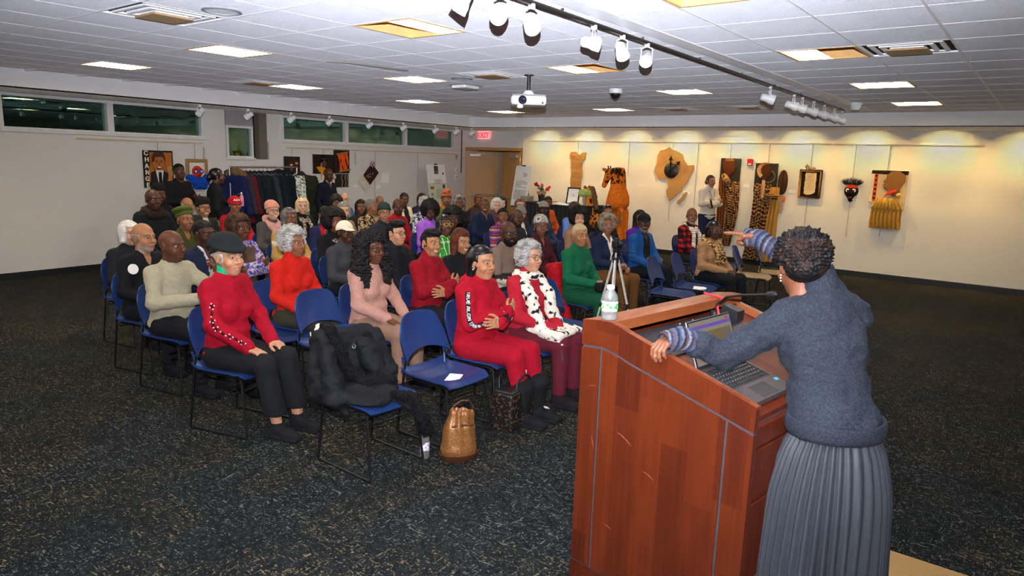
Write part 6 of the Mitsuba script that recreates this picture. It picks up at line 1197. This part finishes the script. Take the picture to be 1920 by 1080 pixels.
seated('bald man in a putty coloured sweater with one hand raised', 2.80, 5.75, DK, heather('a79f86', .12), arms='reach', fem=False, near=2, stubble='3a2a22', face=192, bottom='121318', wide=1.1, hs=1.12, scalp=None)
seated('grey haired woman in an orange red sweater', 3.70, 5.34, MB, heather('c01f14', .06), near=2, hair=('afro', 'b5b2ac', '8d8a86'), collar='turtle', arms='side', bottom='3a372c', face=190, earring='e8e4dc', hs=1.06, wide=1.04)
seated('woman in a bottle green outfit with short bleached hair', 6.50, 4.06, LB_, heather('0d5a3a', .08), near=2, hair=('shortcrop', 'b39a74'), collar='crew', bottom='0c4a30', shoes='14120f', face=176, yaw=-26, earring='d8c080', hz=1.2, arms='phone')
obj('handbag', ply(folds(nets(lambda p: sd_box(p, (0, 0, 0), (.13, .05, .05), .025), (-.2, -.12, -.12), (.2, .12, .12), .01), .008, 20), 'coat_cloth', smooth=True), label='small black purse on the lap of the woman in green', cat='purse', to=T().translate([6.5, 3.72, .67]))
def redcoat(p): return smin(smin(sd_box(p, (0, -.27, .62), (.24, .045, .26), .04, rot([1, 0, 0], 10)), sd_cone(p, (.2, -.22, .80), (.25, -.14, .35), .06, .07), .05), sd_cone(p, (.22, -.1, .45), (.24, .08, .14), .05, .06), .05)
obj('red_coat', vc(folds(nets(redcoat, (-.35, -.45, .02), (.4, .25, 1.0), .014), .02, 12), 'a50d1a'), label='bright red coat hung over the chair of the woman in green', cat='coat', to=T().translate([6.5, 4.0, 0]).rotate([0, 0, 1], 176))
seated('woman in a navy blazer and tinted glasses with an ash grey afro', 7.88, 4.51, MB, vneck('16233c', 'e8e0d4', None, .075, .34), near=1, hair=('afro', '8a7a66', '5d5145'), glasses='9a90b8', bottom='6a4521', arms='phone', collar='coat', face=172, hs=1.08, earring='e8e4dc')
obj('phone', ply(box((7.70, 4.20, .70), (7.77, 4.34, .712), .004), 'black_plastic'), label='black phone in the hands of the woman in the navy blazer', cat='phone')
seated('man in a black cap and blue jacket', 8.64, 4.37, BL, openfront('174a86', '101318'), near=1, fem=False, hat=('cap', '0b0c0e'), glasses='15110f', stubble='9a9690', collar='coat', wide=1.1, face=170, hs=1.08, legs='cross')
seated('person with long dark hair in purple behind the cap wearer', 9.25, 4.75, BR, '4a1a86', near=1, hair=('longstraight', '15100e'), face=176, arms='side')
seated('man in a red and black plaid shirt with a cream scarf', 10.57, 4.51, BR, plaid, near=1, fem=False, scalp=None, stubble='bdb8b0', extras=(scarf(lambda V, J: np.where((np.sin(V[:, 2]*190) > .75)[:, None], col('5a5048'), col('e6dcc6')), .36, spread=.075),), face=168, wide=1.12, hs=1.1, bottom='23211c')
def bag_watch(k, TW, HW, J): obj('watch', vc(tube([np.array(J['wrR'])+[.038*math.cos(t), .0, .034*math.sin(t)] for t in np.linspace(0, 6.28, 18)[:-1]], .009, 8, closed=True), '101010', 'vc_gloss'), k, to=TW)
seated('woman in a camel sweater with a leopard print scarf', 9.05, 3.53, BL, heather('9c7553', .1), hz=1.145, near=2, hair=('sleeklong', '100c0b'), glasses='6a6a80', extras=(scarf(leopard, .16, r=.045, spread=.05), bag_watch), face=166, yaw=-22, wide=1.12, bottom='0f1216', shoes='e2dccb', sock='e2dccb', boot=.05, legs='fwd', hs=1.06, ank=.2)
seated('woman with auburn waves in black behind the red tracksuit', 5.30, 4.75, LB_, '121214', hz=1.155, near=1, smile=True, hair=('wavy', '5a2a1a', '3a1a10'), hpitch=-8, hs=1.06, face=182, yaw=-12)
seated('bearded man in a brown striped sweater and black glasses', 6.00, 4.68, BL, lambda V, J: np.where((V[:, 2] > J['neck'][2]-.26)[:, None], col('7c675a'), np.where((V[:, 2] > J['neck'][2]-.31)[:, None], col('2a1c18'), col('c9bda6'))), near=1, fem=False, beard='0d0a09', glasses='0e0d0d', wide=1.14, hs=1.12, face=184)
seated('woman in a houndstooth beret and maroon cardigan', 6.99, 4.94, BR, heather('3c0f18', .15), near=1, hat=('slouch', houndstooth), hair=('shortcrop', '2a2422'), glasses='2a2020', collar='coat', face=178, wide=1.05, earring='d8d0c8')
seated('woman in tan with a full black fringe', 8.40, 5.28, LT_, '8f6a52', near=1, hair=('bigafro', '0e0c0c'), face=174, extras=(scarf('7a7268', 0),))
seated('woman in wire glasses seated before the giraffes', 9.84, 5.64, MB, '1c1b1e', near=0, hair=('sleekbun', '14100f'), glasses='7a6a58', face=172)
seated('person in a white cap with a brimless front', 4.89, 6.10, BL, '3a3a3e', hz=1.15, near=1, hat=('cap', 'e8dcc2'), hair=('shortcrop', '1a1514'), glasses='1c1816', face=188, collar='turtle')
seated('woman in yellow glasses and a green checked top', 6.07, 5.71, DK, lambda V, J: np.where(((np.abs((V[:, 0]*14) % 1-.5) > .43) | (np.abs((V[:, 2]*14) % 1-.5) > .43))[:, None], col('cfe0c0'), col('2f8a2c')), near=1, hair=('bob', '1a1413'), glasses='e0c030', face=182, hpitch=6)
seated('person with a full black afro behind the yellow glasses', 6.75, 6.20, BL, '1b1b1f', near=0, hair=('bigafro', '0d0b0b'), face=182)
seated('young person in wire glasses and black with swept up hair', 5.00, 5.40, PA if False else 'c08e6e', openfront('17191e', '101114', .03), near=1, fem=False, hair=('tuft', '0e0c0d'), glasses='2a2624', collar='turtle', face=186, hs=1.06, yaw=-2, wide=1.02)
seated('bald man in glasses behind the striped sweater', 7.70, 5.85, BL, '23262b', near=0, fem=False, stubble='1a1412', glasses='121010', face=182, hs=1.05)
seated('young man in a purple and yellow striped sweater', 8.35, 6.63, BR, stripes(['5a2a6a', '8a4a9a', 'c89a50', '3a2a5a', 'a03a5a'], .022), hz=1.14, near=0, fem=False, hair=('shortcrop', '14100f'), face=180)
seated('older woman in a grey knit cap', 9.06, 6.82, LB_, openfront('20262a', 'e0dcd4', .03), hz=1.13, near=0, hat=('beanie', '7d7f7c'), face=180)
seated('woman with a dark face under a tall grey beanie', 9.78, 6.87, '2a1810', heather('2e3f5a', .15), hz=1.17, near=0, hat=('slouch', '8e8a84'), hair=('longstraight', '2a1a16'), face=178)
seated('man in a red vest over a light blue shirt', 10.12, 6.45, LT_, lambda V, J: np.where((np.abs(V[:, 0]) < .165)[:, None] & (V[:, 2] > 0)[:, None], col('9a0f1c'), col('6f93d8')), near=0, fem=False, hair=('shortcrop', '4a3a32'), face=172, yaw=25)
seated('man in a navy suit with a dark red tie', 3.50, 6.52, BL, vneck('1a2238', 'dcdfe6', '4a0f1c', .07, .34), near=1, fem=False, hair=('shortcrop', '0f0d0d'), glasses='141212', stubble='2a1e18', collar='vee', face=188, hs=1.1, wide=1.05, hz=1.19)
def pace(k, TW, HW, J):
    m = bottom_mesh(J, (('sit', 'lap', 'flat', 0.0), 1.2, 1.08), .02, .012, 0.0, .10); d = Drape(m); o = np.array([1, .1, .15])
    obj('lettering', vc(text_on(d, [np.array([.22, .40, .50]), np.array([.24, .22, .52]), np.array([.25, .02, .54])][::-1], o, 'PACE', .055, .12, .004), 'd8a820'), k, to=TW)
seated('grey haired man in black with a white badge', 2.89, 6.45, LB_, '101114', near=1, fem=False, hair=('fringebald', '9a948c'), stubble='b0aaa2', collar='vee', face=192, hs=1.1, wide=1.08, bottom='14161c', extras=(pace,))
obj('name_badge', ply(moved(trimesh.creation.cylinder(.045, .004, sections=24), frame_((2.70, 6.27, .95), (1, 0, 0), (0, .2, 1), (0, -1, .2))), 'paper'), label='round white badge on the black jacket of the grey haired man', cat='badge')
seated('white haired woman in glasses at the left edge', 3.20, 7.45, PA, '1a1c24', hz=1.13, near=1, hair=('bob', 'd8d4cc'), glasses='3a2a2a', face=190)
seated('woman with piled brown hair in a tan vest over purple paisley', 3.98, 6.69, DK, lambda V, J: np.where((np.hypot(V[:, 0]*1.0, (V[:, 1]+.03)) > .168)[:, None] | (V[:, 2] > J['neck'][2]-.03)[:, None], np.where((np.sin(V[:, 0]*130+3*np.sin(V[:, 2]*60))+np.sin(V[:, 2]*110+2*np.sin(V[:, 1]*90)) > 0)[:, None], col('4a3c9a'), col('b9a8b4')), col('5a4638')), near=1, arms='crossed', hair=('afro', '4a2e1e', '2a1a12'), face=186, hs=1.08, wide=1.08, bottom='2a1e1a')
seated('woman in an olive green beret', 4.01, 7.89, MB, '3a3a18', near=1, hat=('beret', '4a5424'), collar='vee', face=186, hs=1.06, earring='9aa070')
seated('woman with grey hair in a mustard sweater with white zigzags', 5.08, 7.41, BR, lambda V, J: np.where(((np.abs(V[:, 2]-J['neck'][2]+.12+.02*np.abs(((V[:, 0]*18) % 1)-.5)) < .03))[:, None], col('e0d4bc'), col('b08a4c')), near=0, hair=('bob', '5a5450'), glasses='2a2422', face=184)
seated('person with a large black afro and black top', 5.22, 6.70, BR, '111114', near=0, hair=('bigafro', '14100f'), face=186, extras=(scarf(mottled('c8b8b0', '5a2a30'), 0, r=.022),))
seated('woman with curly dark hair bent over in lilac', 7.39, 7.25, BL, '9a5ac8', near=0, hair=('bigafro', '120e0e'), face=184, hpitch=-18)
seated('man in a dark green beanie with a grey beard', 6.66, 7.44, LB_, openfront('26272c', '1a1a1d', .02), near=0, fem=False, hat=('slouch', '22302e'), stubble='8a8680', glasses='2a2626', face=184, hs=1.08)
seated('woman with a brown bob near the letter board', 9.90, 7.47, PA, '3a2a30', near=0, hair=('bob', '6a4632'), face=178, glasses='3a3030')
seated('child with short dark hair in red and navy', 5.74, 7.56, BR, openfront('1e2148', 'b0131f', .11), near=0, fem=False, hair=('shortcrop', '1c1614'), face=186, hs=.98)
seated('woman with fluffy white hair', 10.08, 8.15, PA, '5a3a4a', hz=1.14, near=0, hair=('curlybob', 'c8c4bc'), face=178)
seated('person in orange with cropped hair before the black table', 11.08, 7.69, DK, 'b04a1c', near=0, hair=('shortcrop', '14100f'), face=172)
seated('smiling man in a navy jacket and maroon vest', 9.30, 7.80, BR, vneck('18243e', 'e8e4e0', '5a1424', .05, .12), near=0, fem=False, scalp='3a2a22', glasses='4a3a30', smile=True, collar='vee', wide=1.15, face=178, hs=1.1)
seated('woman with long black hair by the doors', 11.55, 9.20, PA, '201c22', hz=1.08, near=0, hair=('longstraight', '14100f'), face=178)
seated('woman with straight grey hair and a tan jacket', 6.40, 8.01, LT_, '8a7458', near=0, hair=('bob', '7c7872'), face=184)
seated('bald man in a red sweater looking down', 7.25, 7.79, BL, '9c1420', hz=1.24, near=0, fem=False, glasses='3a2a26', face=184, hpitch=-10, hs=1.08)
seated('person with silver hair before the easel poster', 8.40, 8.38, LT_, mottled('e0e0e4', '2a2c50', 60), near=0, hair=('curlycrop', 'a8a4a0'), face=182)
seated('woman in a leopard top with cropped grey hair', 7.25, 8.39, MB, mottled('c0a070', '1c1612', 60), near=0, hair=('shortcrop', '6a645e'), face=180, yaw=20)
seated('person with dark waves between the beanie and the window wall', 7.80, 9.30, BR, '2a2226', hz=1.12, near=0, hair=('wavy', '1c1412'), face=184)
seated('woman with frizzy grey hair near the doors', 9.39, 8.47, BR, '17181b', near=0, hair=('curlybob', '8a8680', '4a4642'), glasses='1c1818', face=180)
seated('woman in a rosy knit cap and scarf', 5.55, 8.48, PA, '4c4846', near=1, hat=('slouch', 'd8917c'), glasses='2a2022', extras=(scarf('c8948a', .14, r=.045),), face=184, smile=True)
seated('person with brown hair behind the navy jacket', 11.50, 9.83, BR, '3a2c28', hz=1.1, near=0, hair=('short', '5a3a2a'), face=180)
seated('blonde woman in a black jacket with a print scarf', 6.44, 9.05, PA, '141518', near=1, hair=('bob', 'd0b486'), glasses='b8a8a0', extras=(scarf(mottled('c8b8a0', '4a3a30', 70), .2, r=.028),), face=184)
seated('bald man at the back by the window wall', 9.35, 10.58, MB, '4a4440', hz=1.08, near=0, fem=False, face=182)
seated('woman in a rust headwrap and olive jacket', 9.86, 9.24, BR, openfront('6a6a34', 'c8733a', .07), near=0, hat=('wrap', mottled('9a4a2a', 'b8683c', 40)), glasses='c8b8a8', collar='coat', face=180, hs=1.12, extras=(scarf('c8733a', .12),))
seated('woman in a black knit hat and glasses', 4.88, 9.08, LB_, openfront('20241e', 'd8cfc0', .04), hz=1.22, near=1, hat=('turban', '131415'), glasses='141212', face=186, hair=('shortcrop', '18120f'), smile=True)
seated('person with a dark brown bob before the easel', 10.35, 10.40, LT_, '2a2a34', hz=1.12, near=0, hair=('bob', '2a1c18'), face=182)
seated('woman in dark glasses beside the blue jacket', 6.70, 8.56, BR, '1d1c22', hz=1.28, near=0, hair=('fringe', '1a1412'), glasses='141212', face=184)
seated('woman in pale yellow with dark hair', 9.07, 9.58, DK, openfront('e0d0ac', '1c1c22', .05), near=0, hair=('shortcrop', '120f0f'), face=182)
seated('woman in a red knit cap lettered in white', 5.69, 9.67, MB, mottled('9c1420', 'a8202c', 40), near=1, hat=('beanie', 'a81522'), face=186, extras=(word_hat('ΔΣΘ' if False else 'AΣΘ', 'f0e8e4'),))
seated('balding grey haired man behind the olive beret', 5.20, 10.13, LB_, '3a3632', hz=1.17, near=0, fem=False, hair=('fringebald', 'a8a49c'), glasses='8a7a70', face=186)
seated('man with shaved head in a blue grey jacket', 8.01, 10.02, LT_, '3a5484', near=0, fem=False, glasses='4a3a34', face=182, wide=1.12)
def furcollar(k, TW, HW, J):
    N = np.array(J['neck']); m = fur([N+[.09*math.cos(t), .02+.085*math.sin(t), .0+.03*math.sin(t+3.1)] for t in np.linspace(0, 6.28, 15)], [.045]*15, .011, .02); obj('fur_collar', vc(m, '2c201a'), k, to=TW)
seated('man in a dark parka with a fur collar', 4.16, 8.96, BL, '14181b', hz=1.36, near=1, fem=False, extras=(furcollar,), face=186, hs=1.12, wide=1.18)
seated('person in a black cap behind the parka', 4.65, 9.83, BL, '0f1012', hz=1.37, near=0, hat=('turban', '0c0d10'), hair=('longstraight', '0d0c0c'), face=190)
# ---- people on their feet
def standing(label, x, y, skin, top, hz, arms, face, yaw=0, key='st', **k):
    return person(label, x, y, face, skin, top, hz=hz, J=stand(hz, arms), key=(key, arms), hyaw=yaw, **k)
def lanyard(k, TW, HW, J):
    N = np.array(J['neck']); obj('lanyard', vc(tube([N+[.06, .05, .03], N+[.045, .15, -.12], N+[0.0, .17, -.25], N+[-.045, .15, -.12], N+[-.06, .05, .03]], .004, 5), '3a3430'), k, to=TW); obj('pendant', vc(moved(glasses_mesh(), s=.75, t=N+[0, .10, -.28]), '2a2422'), k, to=TW)
def belt(k, TW, HW, J): P = np.array(J['pelvis']); obj('belt', vc(tube([P+[.176*math.cos(t), .135*math.sin(t)-.0, .03] for t in np.linspace(0, 6.28, 30)[:-1]], .016, 8, closed=True), '0e0d0d'), k, to=TW)
_, TW_, _, J_ = standing('woman in a white turtleneck standing against the art wall with folded arms', 13.9, 5.58, LB_, heather('d8cfc4', .06), 1.69, 'mic', 148, 0, near=1, hair=('sleekbun', '1c1412'), bottom='1c2748', collar='turtle', extras=(lanyard, belt))
Wm = np.array(TW_.matrix); mp_ = lambda q: (Wm @ np.array([*q, 1]))[:3]
k = thing('handheld_microphone', 'black handheld microphone held by the standing woman in white', 'microphone'); a, b = mp_(np.array(J_['wrL'])+[.07, .05, -.06]), mp_(np.array(J_['wrL'])+[.14, .07, .12])
obj('handle', ply(tube([a, b], [.015, .019], 12), 'black_plastic', smooth=40), k); obj('grille', ply(moved(trimesh.creation.icosphere(2, .027), t=b), 'projector_grey', smooth=True), k)
standing('bald man in a navy sweater and white collar standing by the window wall', 8.42, 10.98, BL, vneck('0b1020', 'e8e6e4', None, .05, .12), 1.60, 'down', 190, -6, near=1, fem=False, collar='vee', bottom='14151a', hpitch=-10)
standing('man in a black jumper with folded arms standing before the puppet picture', 5.43, 10.78, BL, '0e0f12', 1.65, 'crossed', 190, -12, near=1, fem=False, hair=('shortcrop', '0c0b0b'), bottom='101116', hpitch=6)
_, TW_, _, J_ = standing('officer in a black uniform standing in profile beside the coats', 5.75, 10.25, BL, '0d0f15', 1.60, 'bottle', 250, 0, near=1, hair=('sleekbun', '0b0a0b'), bottom='8a7a62', earring='e8e8e8', extras=(belt,))
k = thing('drink_bottle', 'pink drink bottle held by the standing officer', 'bottle'); Wm = np.array(TW_.matrix); a = mp_(np.array(J_['wrL'])+[.10, .09, -.1])
obj('body', ply(lathe([(0, 0), (.032, .002), (.034, .1), (.030, .15), (.012, .19), (.012, .2)], 20, a), mat('pink', 'c07a8c', .3), smooth=40), k); obj('cap', ply(lathe([(.014, .2), (.014, .22), (0, .222)], 16, a), 'white_plastic', smooth=40), k)
# ================================================================ the speaker
mat('sweater_blue', proc(lambda p, n, uv: mix(mi.Color3f(.012, .0145, .0205), mi.Color3f(.036, .042, .055), smoothstep(.25, .8, tfbm(p.x*210, p.y*210, p.z*210)*.7+.3*tnoise(p.x*420, p.y*420, p.z*420)))*(.85+.3*tfbm(p.x*9, p.y*9, p.z*9))), .95, spec=.12, sheen=.3)
mat('skirt_grey', proc(lambda p, n, uv: mi.Color3f(.034, .037, .044)*(.8+.4*tnoise(p.x*20, p.y*20, p.z*2.0))), .6, spec=.3, sheen=.3)
fw = np.array([.62, .785, 0]); rt = np.array([.785, -.62, 0])
SN = np.array([3.02, .69, 1.455]); SP = np.array([2.80, .54, 1.0])
SJ = dict(head=(3.035, .795, 1.598), neck=tuple(SN), pelvis=tuple(SP), fwd=(.62, .785, 0), w=.96)
shR, shL = SN+rt*.155+[0, 0, -.06], SN-rt*.155+[0, 0, -.06]
SJ.update(shR=tuple(shR), shL=tuple(shL), elR=(3.31, .84, 1.54), wrR=(3.355, 1.08, 1.662), elL=(2.735, .975, 1.235), wrL=(2.565, 1.105, 1.315),
          hdR=('point', (-.02, 1, .03), (-.55, 0, -.8)), slvL=.60, slvR=0.0,
          hdL=('drape', (-.86, .42, -.22), (-.1, .0, -1)))
for s, n in ((1, 'R'), (-1, 'L')):
    for key_, z, o in (('hip', .93, .09), ('kn', .5, .1), ('an', .085, .1)): q = SP+rt*s*o; SJ[key_+n] = (q[0], q[1], z)
_mk = hair_sdf
def hair_sdf(style, p):
    if style != 'speaker': return _mk(style, p)
    q = p.copy(); q[:, 0] = np.abs(q[:, 0]); d = smin(sd_ell(p, (0, -.02, .055), (.105, .122, .095)), sd_ell(p, (0, -.05, .0), (.083, .085, .075)), .03)
    d = smax(d, -facecut(p, .066, .066, 1.2), .01); d = smax(d, -.062-p[:, 2]+.7*np.clip(p[:, 1]+.02, -.02, .06), .01)
    return smax(d, -sd_ell(q, (.078, -.004, -.012), (.024, .026, .036)), .006)
HAIRAMP['speaker'] = .0
_hm = hair_mesh
def hair_mesh(style, h):
    if style != 'speaker': return _hm(style, h)
    def mk():
        m = nets(lambda p: hair_sdf('speaker', p), (-.2, -.21, -.15), (.2, .2, .2), .0034); v = m.vertices
        cy = np.abs(meshkit.noise(v*74, 5)-.5)*2; cz = np.abs(meshkit.noise(v*150, 9)-.5)*2; z = np.clip((v[:, 2]+.06)/.08, .15, 1)
        return trimesh.Trimesh(v+m.vertex_normals*(.026*z*(.65*cy+.35*cz-.42))[:, None], m.faces, process=False)
    return cached('speakerhair', mk)
def knit(V, a, b, scale=1.0):
    a, b = np.asarray(a), np.asarray(b); t = ((V-a) @ (b-a))/np.linalg.norm(b-a); n = meshkit.noise(V*160)
    cs = np.array([col(c) for c in ('2a3654', '5d6884', '6a5048', '34426a', '868a9a', '5a423c', '222a44', '747c92', '4e5268')]); i = np.floor(t/.0095*scale+.6*np.sin(V[:, 2]*40)).astype(int)
    C = cs[i % len(cs)]; return C*.46*(.6+.8*n)[:, None]
def speaker_more(k, TW, HW, J):
    for n, ext, lbl in (('R', .05, 0), ('L', .062, 0)):
        e, w = np.array(J['el'+n]), np.array(J['wr'+n]); f = (w-e)/np.linalg.norm(w-e); hf = np.array(J['hd'+n][1], float); hf /= np.linalg.norm(hf); pa = np.array(J['hd'+n][2], float)
        if n == 'R': pts = [e+f*.015, e+f*.13, w, w+hf*ext]; rs = [.062, .050, .042, .046]
        else: pts = [e+(w-e)*.60, e+(w-e)*.85, w, w+hf*ext]; rs = [.046, .044, .040, .047]
        m = nets(lambda p: smax(sd_chain(p, pts, rs, .02), -(sd_cone(p, w+hf*(ext+.012), w+hf*(ext+.08), .036, .05)), .006), np.min(pts, 0)-.1, np.max(pts, 0)+.1, .0055)
        hard = .0022; tt = (m.vertices-w) @ f; v = m.vertices+m.vertex_normals*(hard*np.sin(tt*190)+.003*(meshkit.noise(m.vertices*40)-.5))[:, None]
        obj('arm_warmer', vc(trimesh.Trimesh(v, m.faces, process=False), lambda V: knit(V, e, w)), k)
    N = np.array(J['neck'])
    ax = np.array([.014, .040, .125]); c = nets(lambda p: smax(sd_cone(p, N+ax*-.2, N+ax*1.0, .085, .072), -sd_cone(p, N+ax*.8, N+ax*1.6, .060, .07), .008), N-.15, N+.2, .0055)
    an = np.arctan2(c.vertices[:, 1]-N[1], c.vertices[:, 0]-N[0]); obj('collar', ply(trimesh.Trimesh(c.vertices+c.vertex_normals*(.0018*np.sin(an*75))[:, None], c.faces, process=False), 'sweater_blue', smooth=True), k)
    P = np.array(J['pelvis'])
    def sk(u, v):
        a = u*2*np.pi; pl = np.sin(a*38+1.8*np.sin(a*3)+1.2*np.sin(v*2.2+a*5)); r = .122+.078*np.sin(np.clip(v*2.6, 0, 1)*np.pi/2)+.040*v; r = r*(.90+.10*np.clip((v-.05)/.10, 0, 1))+pl*(.003+.0105*np.clip(v*1.5, 0, 1))
        o = np.outer(np.where(np.cos(a) > 0, .86, .92)*np.cos(a)*r, fw)+np.outer(1.12*np.sin(a)*r, rt); return np.stack([P[0]-.0*v+o[:, 0]-.02*v, P[1]+o[:, 1]-.01*v, 1.10-v*1.07], -1)
    obj('skirt', ply(thick(grid(sk, 480, 46), .004), 'skirt_grey', smooth=True), k)
    hem = [P+fw*math.cos(t)*.150+rt*math.sin(t)*.186+np.array([0, 0, .03]) for t in np.linspace(0, 6.283, 50)[:-1]]
    obj('sweater_hem', ply(tube(hem, .011, 10, closed=True, flat=3.2), 'sweater_blue', smooth=True), k)
    for s in (-1, 1): obj('shoe', vc(shoe_mesh(.006), '15151a', 'vc_matte'), k, to=T().translate((P+rt*s*.1+np.array([0, 0, -P[2]])).tolist()).rotate([0, 0, 1], -38))
    ring = hand_at('drape', .0036, np.array(J['wrL']), J['hdL'][1], J['hdL'][2], True)
    M = frame_(J['wrL'], np.cross(np.array(J['hdL'][1])/np.linalg.norm(J['hdL'][1]), -np.array([-.1, 0, -1.])), J['hdL'][1]/np.linalg.norm(J['hdL'][1]), (0, 0, 1))
    for q in range(3): obj('earring', vc(trimesh.creation.icosphere(2, .0036), 'e8e4dc', 'vc_gloss'), k, to=HW @ T().translate([-.080, -.004, -.040-.011*q]))
person('speaker seen from behind at the lectern, grey blue sweater, long pleated skirt, pointing', 0, 0, 0, '784a32', 'ffffff', J=SJ, key='speaker', hz=1.625, near=2, fem=True, hair=('speaker', '080707', '24150e'), collar='turtle', bottom=None, infl=.017, hem=.985, cuff=.012, hyaw=-50, hpitch=-12, extras=(speaker_more,), topmat='sweater_blue', hs=1.07)
